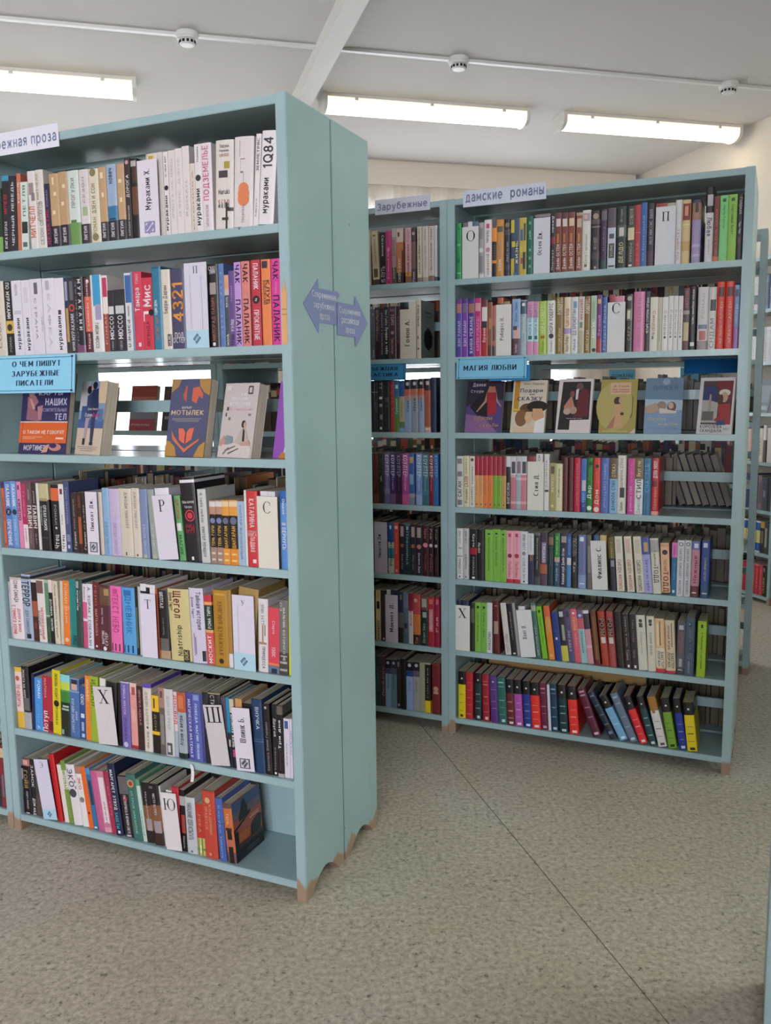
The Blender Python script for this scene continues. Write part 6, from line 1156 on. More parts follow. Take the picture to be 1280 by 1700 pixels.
# cornice box and tulle curtains on the far wall
mb = MB(); mb.box(-5.0, 3.78, N1 - .16, N1 - .001, 2.86, 2.999); mb.box(-5.0, 3.78, N1 - .17, N1 - .155, 2.83, 2.87)
o = mb.build('trim_2', M_WALL); o.matrix_world = ROOM; struct(o, 'cream cornice box above the far windows')
for k, (a, b) in enumerate(((-4.6, -1.75), (-1.7, .95), (1.0, 3.7))):
    mb = MB(); n = int((b - a) / .03); pts = []
    for j in range(n + 1):
        x = a + (b - a) * j / n; pts.append((x, N1 - .09 + .022 * math.sin(j * .9) + .01 * math.sin(j * .37)))
    for p, q in zip(pts, pts[1:]):
        for z0_, z1_ in ((.25, 1.2), (1.2, 2.1), (2.1, 2.85)): mb.poly([(*p, z0_), (*q, z0_), (*q, z1_), (*p, z1_)])
    o = mb.build('tulle_curtain', M_TULLE, smooth=True); o.matrix_world = ROOM
    tag(o, ['white tulle curtain at the left of the far window wall', 'white tulle curtain in the middle of the far window wall', 'white tulle curtain nearest the right wall'][k], 'curtain', 'white tulle curtains')
# ceiling beam, cable trunking
o = rbox('trim_3', .86, .958, N0, N1, HC - .07, HC - .0005, M_TRIM); struct(o, 'white boxed ceiling beam')
mb = MB(); mb.box(E0, .8598, 4.415, 4.44, HC - .0145, HC - .0006); mb.box(.9582, E1, 4.415, 4.44, HC - .0145, HC - .0006)
mb.box(-.6, -.585, 4.412, 4.443, HC - .016, HC - .0006); mb.box(2.4, 2.41, 4.412, 4.443, HC - .016, HC - .0006)
o = mb.build('cable_trunking', M_PLASTIC); o.matrix_world = ROOM; tag(o, 'white cable trunking running across the ceiling past the smoke detectors', 'trunking')
for k, (ex, lb) in enumerate(((.25, 'smoke detector left of the ceiling beam'), (1.6, 'smoke detector just right of the ceiling beam'), (3.19, 'rightmost smoke detector near the right wall'))):
    root = empty('smoke_detector', ROOM @ Matrix.Translation((ex, 4.42, HC))); tag(root, 'white round ' + lb, 'smoke detector', 'smoke detectors on the ceiling')
    def lathe(prof, n=28):
        mb = MB()
        for j in range(n):
            a0, a1 = 2 * PI * j / n, 2 * PI * (j + 1) / n
            for (r0, z0_), (r1, z1_) in zip(prof, prof[1:]):
                mb.poly([(r0 * math.cos(a0), r0 * math.sin(a0), z0_), (r0 * math.cos(a1), r0 * math.sin(a1), z0_), (r1 * math.cos(a1), r1 * math.sin(a1), z1_), (r1 * math.cos(a0), r1 * math.sin(a0), z1_)])
        return mb
    fixn(lathe([(.0001, 0), (.052, 0), (.052, -.022), (.0495, -.024), (.0001, -.024)]).build('base', M_PLASTIC, root))
    fixn(lathe([(.048, -.024), (.047, -.032), (.038, -.036), (.037, -.05), (.03, -.056), (.0001, -.057)]).build('sensor_head', M_PLASTIC, root, True))
    for j in range(12):
        a = 2 * PI * j / 12; mb = MB(); mb.box(-.006, .006, -.0395, -.036, -.049, -.0375); s_ = mb.build('slot', M_DARK, root); s_.matrix_local = Matrix.Rotation(a, 4, 'Z')
# fluorescent lamps
def lamp(x0, n, label):
    L = 1.26; root = empty('ceiling_lamp', ROOM @ Matrix.Translation((x0, n, HC))); tag(root, label, 'ceiling lamp', 'fluorescent ceiling lamps')
    mb = MB(); mb.box(.012, L - .012, .004, .156, -.02, -.0005); mb.build('tray', M_TRIM, root)
    prof = [(.002, -.021)] + [(.08 - .078 * math.cos(PI * k / 14), -.03 - .06 * math.sin(PI * k / 14) ** .7) for k in range(15)] + [(.158, -.021)]
    mb = MB(); mb.prism(prof, .022, L - .022, 'x'); fixn(mb.build('diffuser', M_TUBE, root))
    for xa in (0, L - .022):
        mb = MB(); pr = [(.08 + (y - .08) * 1.06, z - .007 if z < -.025 else 0) for y, z in prof]; mb.prism(pr, xa, xa + .022, 'x'); fixn(mb.build('end_cap', M_TRIM, root))
    for xa in (.18, .63, 1.08):
        mb = MB(); mb.box(xa, xa + .02, -.001, .003, -.034, -.012); mb.build('clip', M_TRIM, root)
    return root
lamp(-1.25, 5.05, 'long fluorescent ceiling lamp at the left, above the near bookcase')
lamp(1.025, 5.05, 'long fluorescent ceiling lamp right of the beam, in the middle')
lamp(2.505, 5.05, 'long fluorescent ceiling lamp nearest the right wall')
lamp(-2.9, 5.05, 'long fluorescent ceiling lamp farthest left along the window side')

# ------------------------------------------------------------------ bookcases in their rows
bookcase('near teal bookcase full of modern foreign fiction, front left', FA, ZA)
bookcase('teal bookcase back to back with the near one', FA @ FLIP, ZA, slats=False)
bookcase('teal bookcase at the far left edge, beside the near one', FAL, ZA)
bookcase('far right teal bookcase of romance novels', FB, ZB)
bookcase('teal bookcase back to back with the far right one', FB @ FLIP, ZB, slats=False)
bookcase('middle teal bookcase seen between the near and far right ones', FC, ZB)
bookcase('teal bookcase back to back with the middle one', FC @ FLIP, ZB, slats=False)
bookcase('teal bookcase left of the middle one, seen through the near display shelf', FC2, ZB, slats=False)
bookcase('teal bookcase of the row behind, its end past the far right one', FF, ZB)
bookcase('teal bookcase of the row behind, left of its end unit', FF2, ZB)
bookcase('pale teal bookcase standing along the right wall', FG, ZG, 2.1)
bookcase('teal bookcase whose edge shows at the bottom right of the frame', FE, ZA)

for i in range(7):
    build_row('A', i, ZA[i], FA); build_row('B', i, ZB[i], FB); build_row('C', i, ZB[i], FC); build_row('G', i, ZG[i], FG)

# ------------------------------------------------------------------ background books (past the count that is built singly): one mesh
bg = MB(); rb = random.Random(11)
PAL = ['e0d8cc', 'd8d0c8', '8a3038', '2c3858', '4a3028', '1c1a1e', '24282c', '6a7a88', 'a86038', '3a6048', 'c8b888', '7a2c44', '5a5a60', '30405a', 'b8483c', 'd8c8a0', '26343a', '4c2c3c']
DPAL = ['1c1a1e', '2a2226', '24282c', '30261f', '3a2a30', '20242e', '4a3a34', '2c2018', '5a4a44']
OLD_SHADED = ['76684f', '5e503c', '80715a', '50442f', '665840']  # yellowed page edges, with the shade between the back-to-back units painted in
def bgbook(mw, s, T, H, D, z, col, lean=0, setb=.01, deco=True, old_shaded=False):
    m = mw @ Matrix.Translation((s, setb, z + .0003)) @ (Matrix.Rotation(R(lean), 4, 'Y') if lean <= 0 else Matrix.Translation((T, 0, 0)) @ Matrix.Rotation(R(lean), 4, 'Y') @ Matrix.Translation((-T, 0, 0)))
    i = len(bg.v); t = min(.0018, T * .15); b = MB()
    b.box(0, T, 0, t, 0, H, col); b.box(0, t, t, D, 0, H, col); b.box(T - t, T, t, D, 0, H, col)
    b.box(t, T - t, t, D - .003, .002, H - .003, rb.choice(OLD_SHADED if old_shaded else ['cfc4ae', 'b8ab92', 'd8cdb8', 'a89a80']), skip='frl')
    if deco:
        c2 = rb.choice(PAL + ['e8e4e0', 'e8e4e0', 'd8c060'])
        z0_ = rb.uniform(.1, .5) * H; z1_ = z0_ + rb.uniform(.15, .4) * H
        b.poly([(T * .3, -.0003, z0_), (T * .7, -.0003, z0_), (T * .7, -.0003, z1_), (T * .3, -.0003, z1_)], c2)
        if rb.random() < .5: b.poly([(0, -.0002, H * .8), (T, -.0002, H * .8), (T, -.0002, H * .95), (0, -.0002, H * .95)], rb.choice(PAL))
    bg.v.extend(tuple(m @ Vector(v)) for v in b.v); bg.f.extend([[i + k for k in f] for f in b.f]); bg.c.extend(b.c)
def bgrow(mw, z, s0, s1, pal=PAL, hmin=.17, hmax=.205, lean=0, deco=True, old_shaded=False):
    s = s0
    while s < s1 - .012:
        T = min(rb.uniform(.013, .032), s1 - s); h = rb.uniform(hmin, hmax)
        bgbook(mw, s, T - .0008, h, rb.uniform(.12, .15), z, rb.choice(pal), lean, .01 + rb.uniform(0, .004), deco, old_shaded)
        s += T + (.0 if not lean else T * (1 / math.cos(R(lean)) - 1) + .002)
A2 = FA @ FLIP; B2 = FB @ FLIP; C2 = FC @ FLIP
for i in range(7):
    if i != 4: bgrow(A2, ZA[i], .034, .985, old_shaded=True)
    if i == 3:
        bgrow(B2, ZB[i], .235, .985, DPAL, old_shaded=True)
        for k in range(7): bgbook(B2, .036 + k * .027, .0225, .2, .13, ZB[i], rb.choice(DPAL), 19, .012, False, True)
    else: bgrow(B2, ZB[i], .034, .985, DPAL if i < 5 else PAL, hmin=.165, old_shaded=i < 5)
    bgrow(C2, ZB[i], .034, .985, DPAL, hmin=.17, old_shaded=True)
    left = {6: .735, 5: .73, 4: .73, 3: .74, 2: .73, 1: .74, 0: .73}[i]
    first = min([b['s'] for b in ROWS[('C', i)]] + [left])
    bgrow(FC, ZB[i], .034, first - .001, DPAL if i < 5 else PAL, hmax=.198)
    if i != 4: bgrow(FC2, ZB[i], .034, .9, PAL, hmin=.15, hmax=.18)
    bgrow(FF, ZB[i], .034, .97); bgrow(FF2, ZB[i], .034, .98) if i != 4 else bgrow(FF2, ZB[i], .034, .98, hmin=.12, hmax=.16)
    bgrow(FAL, ZA[i], .034, .985 - .02 * (i % 2)); bgrow(FE, ZA[i], .3, .985)
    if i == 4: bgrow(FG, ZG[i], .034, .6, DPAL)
    else: bgrow(FG, ZG[i], .034, .738)
o = bg.build('background_books', M_COVER)
tag(o, 'rows of books on the bookcases behind, back to back and further off', 'books', kind='stuff')

# ------------------------------------------------------------------ books shown cover-first on the display shelves
def disp(mw, s, z, w, h, T, yaw, lean, base, side, art, label, group, y=.03):
    """front cover faces -y; art is a list of shapes in cover fractions"""
    mb = MB(); ct = .0012
    mb.box(0, w, 0, ct, 0, h, base); mb.box(0, w, T - ct, T, 0, h, base); mb.box(0, ct, ct, T - ct, 0, h, side)
    k_ = [0]
    def yy(): k_[0] += 1; return -.00009 * k_[0] - .0001
    for a in art:
        y_ = yy()
        if a[0] == 'r': mb.poly([(a[1] * w, y_, a[3] * h), (a[2] * w, y_, a[3] * h), (a[2] * w, y_, a[4] * h), (a[1] * w, y_, a[4] * h)], a[5])
        elif a[0] == 'e': mb.poly([((a[1] + a[3] * math.cos(q * PI / 12)) * w, y_, (a[2] + a[4] * math.sin(q * PI / 12)) * h) for q in range(24)], a[5])
        elif a[0] == 'p': mb.poly([(x * w, y_, zz * h) for x, zz in a[1]], a[2])
        elif a[0] == 't':   # x0, x1, z centre, height, colour, string
            x0, x1, zc, hh, c, s_ = a[1:]; put_text(mb, s_, lambda u, v: ((x0 + (x1 - x0) * u) * w, y_, (zc + hh * (v - .5)) * h), c)
    o = mb.build('display_book', M_COVER); pg = MB(); pg.box(ct, w - .001, ct + .0002, T - ct - .0002, .0015, h - .0015); pm = pg.build('page_block', M_PAGES_Y, o)
    o.matrix_world = mw @ Matrix.Translation((s, y, z + .0005)) @ Matrix.Rotation(R(yaw), 4, 'Z') @ Matrix.Rotation(R(-lean), 4, 'X')
    tag(o, label, 'display book', group); return o
M_PAGES_Y = M_PAGES.copy(); M_PAGES_Y.name = 'page_edges_flat'
[n_ for n_ in M_PAGES_Y.node_tree.nodes if n_.type == 'MAPPING'][0].inputs['Scale'].default_value = (12, 1400, 12)
GA = 'books shown cover-first on the near display shelf'; GB = 'books shown cover-first on the far right display shelf'
z4 = ZA[4]
disp(FA, .089, z4, .178, .232, .022, 0, 11, '2f2a5c', '2a2550', [
    ('t', .35, .85, .75, .06, 'd8d0e0', 'КАРТЫ'), ('t', .5, .95, .64, .09, 'd8d4ea', 'НАШИХ'), ('t', .38, .96, .54, .045, 'b0a4c8', 'ВОСХИТИТЕЛЬНЫХ'), ('t', .72, .96, .455, .08, 'd8d4ea', 'ТЕЛ'),
    ('e', .2, .74, .06, .045, 'c08a80'), ('p', [(.12, .7), (.28, .72), (.36, .64), (.24, .55), (.13, .58)], 'a87078'), ('p', [(.13, .58), (.24, .56), (.4, .5), (.46, .42), (.36, .4), (.12, .42)], '9a6470'), ('p', [(.34, .58), (.46, .6), (.44, .42), (.38, .42)], 'b88088'), ('p', [(.16, .68), (.2, .68), (.3, .56), (.26, .54)], 'd0a098'),
    ('r', 0, 1, .13, .39, 'e06428'), ('r', 0, 1, .385, .398, 'e8d8d0'), ('t', .08, .94, .265, .045, 'f6ece6', 'О ТАКОМ НЕ ГОВОРЯТ'), ('r', .08, .5, .2, .208, 'f0b090'), ('r', .08, .35, .18, .188, 'f0b090'), ('r', .78, .94, .18, .2, 'f0d0c0'),
    ('t', .12, .58, .07, .07, 'e4e0ee', 'МОРТИМЕР'), ('e', .78, .08, .13, .045, 'c8887c'), ('e', .74, .1, .07, .03, '2f2a5c'), ('p', [(.5, .01), (.58, .1), (.66, .12), (.62, .02)], 'd8a090'),
    ('r', .06, .064, 0, 1, '1c1840')], 'navy book with orange paper belly band, leftmost on near display shelf', GA)
disp(FA, .286, z4, .13, .205, .034, -17, 11, 'd8c4b0', 'c8b0a0', [
    ('r', 0, 1, .36, 1, '8ea0c0'), ('r', 0, .35, .6, 1, 'c8c4cc'), ('r', .7, 1, .7, 1, 'e0c8a8'), ('r', 0, 1, .36, .48, '4a66a0'), ('r', .1, .3, .45, .66, '3a5890'), ('r', .75, .95, .45, .62, '5a78a8'),
    ('p', [(.45, .88), (.68, .9), (.76, .62), (.68, .52), (.46, .52), (.42, .7)], '26305a'), ('p', [(.5, .52), (.68, .52), (.66, .16), (.56, .16)], '2c3860'), ('p', [(.28, .8), (.44, .84), (.46, .5), (.3, .5)], '39456e'), ('p', [(.3, .5), (.45, .5), (.36, .15), (.3, .15)], 'b8a0b0'),
    ('e', .34, .88, .09, .055, '241c28'), ('e', .54, .94, .09, .05, '1c1820'), ('e', .44, .9, .04, .035, 'd0a898'), ('r', .27, .36, .13, .22, '20243c'), ('r', .55, .68, .13, .17, '20243c'),
    ('t', .35, .75, .62, .035, 'f0ecf0', 'Дэвид Николс'), ('t', .26, .55, .54, .055, 'f0e8ec', 'Один'), ('t', .57, .85, .54, .055, 'e04890', 'День'), ('r', .1, .9, .1, .107, '8a7a78'), ('r', .2, .85, .075, .082, '8a7a78'), ('r', .25, .75, .05, .057, '8a7a78')],
    'thick book with embracing couple in blue on its cover, near display shelf', GA, .045)
disp(FA, .602, z4, .139, .206, .03, -8, 12, '56587a', '4a4a5c', [
    ('p', [(0, 1), (.25, 1), (.18, .9), (.0, .82)], 'b08858'), ('p', [(.7, 1), (1, 1), (1, .78), (.86, .82), (.74, .9)], 'b88c50'), ('p', [(0, 0), (.3, 0), (.24, .12), (.1, .19), (0, .2)], 'c09048'), ('p', [(.74, 0), (1, 0), (1, .2), (.86, .14)], 'c09048'),
    ('p', [(.38, .92), (.42, .9), (.42, .7), (.36, .74), (.32, .8), (.36, .84)], 'c86450'), ('p', [(.56, .88), (.72, .9), (.84, .8), (.82, .74), (.74, .78), (.68, .68), (.56, .72)], 'd86c50'),
    ('t', .33, .58, .63, .03, 'e8dccc', 'ШАРЬЕР'), ('t', .06, .9, .565, .065, 'e8c8a0', 'МОТЫЛЕК'), ('r', .1, .85, .485, .489, 'c8b8b0'), ('r', .1, .8, .468, .472, 'c8b8b0'), ('r', .2, .8, .45, .454, 'c8b8b0'),
    ('p', [(.3, .36), (.42, .36), (.5, .3), (.58, .36), (.7, .37), (.66, .22), (.5, .16), (.34, .21)], 'e8745c'), ('e', .5, .24, .02, .09, '8a3c38'),
    ('p', [(.12, .34), (.16, .22), (.4, .1), (.5, .05), (.6, .1), (.84, .2), (.86, .24), (.6, .14), (.5, .1), (.4, .14), (.2, .26)], 'd87850')],
    'dark blue book with red butterfly emblem, near display shelf', GA, .04)
disp(FA, .77, z4, .124, .192, .032, -14, 12, 'd4c6c0', 'b8b0a8', [
    ('r', .0, 1, .3, 1, 'd2c6c4'), ('t', .34, .66, .85, .035, 'f0ecf4', 'ВСЕМ'), ('t', .22, .74, .79, .05, 'f2eef6', 'ПАРНЯМ,'), ('t', .2, .8, .72, .05, 'f2eef6', 'КОТОРЫХ'), ('t', .2, .85, .65, .04, 'e8a8c0', 'я любила'),
    ('r', .7, .84, .85, .96, '4a4644'), ('r', .73, .81, .87, .94, 'd0c4c0'), ('r', .12, .18, .63, .68, '5a5450'), ('r', .1, .14, .55, .6, '5a5450'), ('r', .2, .26, .5, .54, '7a7470'), ('r', .78, .86, .56, .59, '8a7a74'), ('r', .05, .2, .9, .97, 'e0d8d8'),
    ('p', [(0, 0), (.95, 0), (.98, .1), (.9, .17), (.6, .2), (.3, .18), (0, .16)], 'ddd0cc'), ('p', [(.05, .18), (.22, .3), (.4, .28), (.42, .2), (.25, .17)], '8a98a0'), ('p', [(.0, .2), (.14, .3), (.2, .2), (.05, .14)], 'c89c8c'),
    ('p', [(.45, .2), (.62, .38), (.74, .4), (.84, .26), (.92, .2), (.7, .17)], 'c8b8b0'), ('p', [(.68, .4), (.74, .36), (.76, .22), (.69, .22)], '3a3034'), ('e', .68, .45, .06, .05, '4a3630'), ('e', .72, .44, .035, .035, 'd0a898'), ('p', [(.62, .2), (.9, .24), (.93, .17), (.66, .16)], 'c8a090'),
    ('p', [(.2, .1), (.5, .16), (.52, .15), (.22, .08)], '6a6060'), ('p', [(.3, .06), (.6, .13), (.62, .12), (.32, .04)], '6a6060'), ('p', [(.15, .05), (.3, .14), (.32, .13), (.18, .03)], '8a8080')],
    'pale book with a girl sitting on a bed, near display shelf', GA, .04)
disp(FA, .932, z4, .058, .196, .012, -10, 12, '9858b8', '8048a0', [
    ('p', [(.55, 0), (1, 0), (1, .62), (.75, .45)], 'e8e0ec'), ('r', .35, .9, .88, .99, '3a2030'), ('r', .5, .95, .93, 1, 'e8d8e0'), ('p', [(.3, 0), (1, 0), (1, .06), (.5, .08)], 'c8822c'), ('p', [(.7, .06), (.95, .06), (.97, .2), (.85, .26), (.74, .18)], 'd89838'), ('r', .3, .8, .82, .86, 'e0a030')],
    'purple and white book half hidden by the post, near display shelf', GA, .045)
# ochre book on the back unit, seen through the near display bay
bgl = book_meshes(.032, .262, .14, 'H', 'b8901c', 't .3 .8 8a6c14 .4 РОМАНЫ')
o = bgl[0].build('hardback_book', M_COVER); bgl[1].build('page_block', M_PAGES, o); o.matrix_world = A2 @ Matrix.Translation((.07, .05, ZA[4] + .0005)); tag(o, 'tall ochre hardback behind the near display shelf', 'hardback book')
z4 = ZB[4]
BK = [
 (.058, .14, .192, .018, 0, 13, '2c2438', '221c30', [('p', [(0, 0), (1, 0), (1, .62), (.6, .7), (0, .5)], '54407c'), ('p', [(0, 0), (.9, 0), (.5, .3), (0, .36)], '8c6494'), ('p', [(.1, .5), (.55, .9), (.6, .3), (.3, .34)], '14101c'),
   ('t', .15, .5, .93, .08, 'd8c8dc', 'Джеки'), ('t', .1, .45, .8, .07, 'd8c8dc', 'Стоун'), ('p', [(.55, .82), (.78, .82), (.8, .6), (.84, .42), (.76, .34), (.6, .34), (.58, .58)], 'a82028'), ('p', [(.6, .9), (.76, .9), (.8, .78), (.56, .78)], 'b87860'), ('e', .7, .95, .08, .06, '3a1c18'),
   ('p', [(.55, .8), (.5, .62), (.28, .4), (.32, .4), (.56, .6)], 'c08870'), ('p', [(.8, .8), (.86, .62), (.98, .5), (.94, .5), (.82, .6)], 'c08870'), ('t', .25, .75, .28, .09, 'c89858', 'Рабовские'), ('t', .4, .92, .14, .08, 'c8985c', 'судьбы')], 'dark purple display book with lady in red dress'),
 (.232, .127, .192, .014, -3, 13, 'ddd0ba', 'c8b490', [('r', .05, .2, .4, 1, 'c89030'), ('t', .3, .9, .93, .05, '8a7040', 'Энн Лорин'), ('t', .22, .88, .8, .09, '2c3c70', 'Подари'), ('t', .5, .65, .73, .03, '2c3c70', 'мне'), ('t', .15, .88, .65, .08, '2c3c70', 'СКАЗКУ'),
   ('e', .45, .4, .24, .16, '6a4a34'), ('e', .3, .28, .18, .16, '8a6440'), ('e', .75, .5, .3, .11, '241a18'), ('p', [(.62, .46), (.9, .46), (.98, .3), (.8, .18), (.64, .26)], 'd8a880'), ('p', [(.44, .4), (.62, .4), (.62, .22), (.5, .16), (.4, .28)], 'e0b890'), ('p', [(.1, .1), (.6, .12), (1, .22), (1, 0), (.1, 0)], 'e8c8a8'), ('p', [(.7, 0), (.72, .22), (1, .3), (1, 0)], 'f0ece8'), ('r', .03, .25, .42, .46, 'e0c040')], 'cream display book with a dark haired couple close up'),
 (.398, .124, .194, .012, -5, 13, 'e4d8d4', 'd0c4c0', [('p', [(.06, .06), (.4, .06), (.4, .24), (.95, .25), (.93, .95), (.12, .95)], '2c2426'), ('p', [(.5, .3), (.6, .7), (.7, .84), (.9, .78), (.9, .3)], '6a1c28'), ('e', .62, .86, .1, .07, '6a5048'), ('p', [(.2, .5), (.4, .7), (.5, .5), (.45, .4), (.2, .38)], 'c0846c'), ('e', .42, .72, .07, .06, '8a5040'), ('p', [(.52, .8), (.6, .82), (.58, .62), (.52, .62)], 'e0d8d8'), ('e', .3, .4, .11, .06, 'c8a898'), ('e', .48, .42, .1, .07, 'b89888'), ('t', .3, .75, .27, .022, 'e0c8c0', 'Мужской клуб')], 'white bordered display book with couple in dark red evening dress'),
 (.55, .124, .19, .01, 0, 13, 'a89848', '8c7c38', [('e', .4, .5, .5, .45, 'b8a860'), ('r', .27, .83, .72, .94, 'd8b090'), ('t', .35, .76, .87, .035, '8a5048', 'Л. Гэлл'), ('t', .32, .78, .81, .035, '8a4040', 'Шёлк страницы'), ('t', .32, .78, .765, .03, '8a4040', 'и прикосновения'),
   ('e', .48, .6, .1, .075, '3c2418'), ('e', .56, .61, .05, .055, 'c89878'), ('p', [(.4, .54), (.6, .54), (.62, .34), (.66, .1), (.2, .08), (.38, .3)], 'c8a070'), ('p', [(.44, .34), (.4, .1), (.2, .08), (.38, .28)], 'a87858'), ('e', .62, .36, .05, .03, '3a2c20'),
   ('p', [(.86, .7), (.9, .66), (.9, .34), (.86, .26), (.84, .3), (.88, .36), (.88, .64)], '6a5a28'), ('p', [(.84, 0), (1, 0), (1, .1)], 'd8c0b0'), ('r', .1, .8, .03, .04, 'd8c890')], 'olive yellow display book with girl in a long dress'),
 (.702, .122, .192, .012, 0, 13, '7c98b8', '5c7898', [('p', [(0, .6), (1, .6), (1, 1), (0, 1)], '64829c'), ('p', [(0, .4), (1, .42), (1, .6), (0, .62)], 'a8bccc'), ('e', .55, .93, .1, .06, '8aa4b8'), ('t', .2, .86, .83, .1, '4c6880', 'ЛИНСЕЙ'), ('e', .45, .5, .13, .08, '9a8070'), ('e', .72, .48, .12, .09, '6a4840'), ('e', .7, .5, .07, .06, 'c8a898'), ('p', [(0, .48), (.3, .56), (.4, .42), (.2, .36), (0, .38)], 'b09880'), ('p', [(.4, .46), (.7, .42), (.86, .4), (.84, .36), (.4, .36)], 'd8c8c0'), ('t', .12, .6, .26, .05, 'c8cc90', 'Повесть'), ('t', .4, .9, .17, .05, 'c8cc90', 'о любви'), ('r', .1, .9, .1, .104, '5c7890'), ('r', .1, .9, .08, .084, '5c7890')], 'blue display book with two people lying among clouds'),
 (.872, .112, .19, .016, -9, 13, 'dcd8da', 'd0ccc8', [('r', .1, .94, .17, .94, '4c3c3c'), ('p', [(.12, .5), (.5, .5), (.5, .84), (.12, .84)], '2c3c6c'), ('p', [(.1, .2), (.55, .2), (.55, .55), (.3, .6), (.1, .6)], 'b8b0ac'), ('p', [(.3, .7), (.35, .7), (.36, .4), (.28, .4)], 'a89890'), ('p', [(.45, .94), (.94, .94), (.94, .6), (.7, .6), (.5, .84)], '7c2830'), ('e', .72, .73, .16, .06, 'e0d8c8'), ('e', .72, .65, .1, .09, 'd0a090'), ('e', .63, .62, .06, .08, '5c3428'), ('p', [(.55, .52), (.9, .54), (.94, .17), (.8, .17), (.45, .24), (.6, .32)], 'a83438'), ('r', .12, .45, .24, .4, '6c6460'), ('r', .55, .8, .16, .24, '3c4c7c'), ('t', .1, .72, .13, .06, '5c4c50', 'КОРОЛЕВА'), ('t', .1, .72, .055, .06, '5c4c50', 'СКАНДАЛА'), ('t', .76, .92, .09, .05, '8c8488', 'романы 2')], 'white framed display book with lady in hat and red dress'),
]
for s, w, h, T, yaw, ln, c, sd, art, lb in BK: disp(FB, s, z4, w, h, T, yaw, ln, c, sd, art, lb, GB, .022)
# covers seen through the near display bay, on the bookcase left of the middle one
GC = 'books shown cover-first on the shelf behind the near display'
disp(FC2, .52, ZB[4], .14, .2, .02, 0, 12, 'a83428', '8a2a24', [('r', 0, 1, .45, .75, 'b86a50'), ('r', 0, 1, .25, .45, '8a8c98'), ('r', 0, 1, 0, .25, 'b83c50'), ('t', .1, .8, .12, .05, 'e8c8c8', 'РОМАНЫ')], 'red cover showing through behind the near display shelf', GC)
disp(FC2, .70, ZB[4], .13, .195, .02, 0, 12, '3a2c34', '2a2028', [('r', .05, .9, .6, .9, '5a3c44'), ('r', .1, .6, .25, .32, 'a89890')], 'dark brown cover showing through behind the near display shelf', GC)
disp(FC2, .85, ZB[4], .11, .2, .02, 0, 12, '5c544c', '4a443c', [('r', .1, .9, .5, .9, '6c645c'), ('r', .1, .9, 0, .3, '1c1a20')], 'grey cover showing through behind the near display shelf', GC)
disp(FC2, .30, ZB[4], .13, .2, .02, 0, 12, 'c8b8a0', '8a7a60', [('r', .1, .9, .5, .9, '8a5a48')], 'tan cover showing through behind the near display shelf', GC)
# dark covers on the display row of the bookcase by the right wall
disp(FG, .76, ZG[4], .13, .21, .02, 0, 12, '5a6468', '3a4448', [('r', .1, .9, .3, .8, '7a8890'), ('r', .1, .9, .08, .2, '9aa4a8')], 'grey picture cover on the bookcase by the right wall', 'books shown cover-first by the right wall')
disp(FG, .893, ZG[4], .09, .2, .02, 0, 12, '2a2830', '1c1a20', [('r', .1, .9, .5, .9, '7a3040')], 'black cover on the bookcase by the right wall', 'books shown cover-first by the right wall')

# ------------------------------------------------------------------ signs, labels, small things
def sheet(name, mw, s, z, w, h, base, items, label, cat='sign', y=-.0016, tilt=0, roll=0, t=.0012, corners=None, mat=None, group=None):
    mb = MB(); k_ = [0]
    prof = corners or [(0, 0), (w, 0), (w, h), (0, h)]
    mb.prism(prof, 0, t, 'y', base)
    for a in items:
        k_[0] += 1; y_ = -.0001 * k_[0]
        if a[0] == 'r': mb.poly([(a[1] * w, y_, a[3] * h), (a[2] * w, y_, a[3] * h), (a[2] * w, y_, a[4] * h), (a[1] * w, y_, a[4] * h)], a[5])
        elif a[0] == 't':
            x0, x1, zc, hh, c, s_ = a[1:7]; put_text(mb, s_, lambda u, v: ((x0 + (x1 - x0) * u) * w, y_, (zc + hh * (v - .5)) * h), c, s_.isupper() and cat == 'shelf label')
    o = fixn(mb.build(name, mat or M_PAPER)); o.matrix_world = mw @ Matrix.Translation((s, y - t, z)) @ Matrix.Rotation(R(roll), 4, 'Y') @ Matrix.Rotation(R(tilt), 4, 'X')
    return tag(o, label, cat, group)
def border(c, a=.03, b=.06, t=.006, tb=.014):
    return [('r', a, 1 - a, b, b + tb, c), ('r', a, 1 - a, 1 - b - tb, 1 - b, c), ('r', a, a + t, b, 1 - b, c), ('r', 1 - a - t, 1 - a, b, 1 - b, c),
            ('r', a - .01, a + .015, 1 - b - .02, 1 - b + .03, c), ('r', 1 - a - .015, 1 - a + .01, 1 - b - .02, 1 - b + .03, c), ('r', a - .01, a + .015, b - .03, b + .02, c), ('r', 1 - a - .015, 1 - a + .01, b - .03, b + .02, c)]
TX = '98a0c0'; WG = 'white paper heading signs on the bookcase tops'
sheet('heading_sign', FA, .343 - .305, 1.961, .305, .058, 'ecebf6', [('t', .03, .975, .46, .62, TX, 'Зарубежная проза')], 'white paper sign reading foreign prose atop the near bookcase', group=WG)
sheet('heading_sign', FB, .062, 1.966, .3, .056, 'd8deec', [('t', .03, .975, .46, .62, '8890b0', 'дамские  романы')], 'white paper sign reading ladies novels atop the far right bookcase', group=WG)
sheet('heading_sign', FC, .739, 1.971, .22, .054, 'd8dbe8', [('t', .04, .95, .45, .62, '8890b0', 'Зарубежные')], 'white paper sign atop the middle bookcase', group=WG)
DB = '2c3f5c'
sheet('shelf_label', FA, .045, 1.324, .315, .103, '96d6f4', border(DB) + [('t', .28, .84, .78, .15, DB, 'О ЧЕМ ПИШУТ'), ('t', .28, .83, .52, .15, DB, 'ЗАРУБЕЖНЫЕ'), ('t', .33, .76, .27, .15, DB, 'ПИСАТЕЛИ')], 'light blue three line label hanging over the near display shelf', 'shelf label', y=-.0175, tilt=-6, group='blue shelf labels')
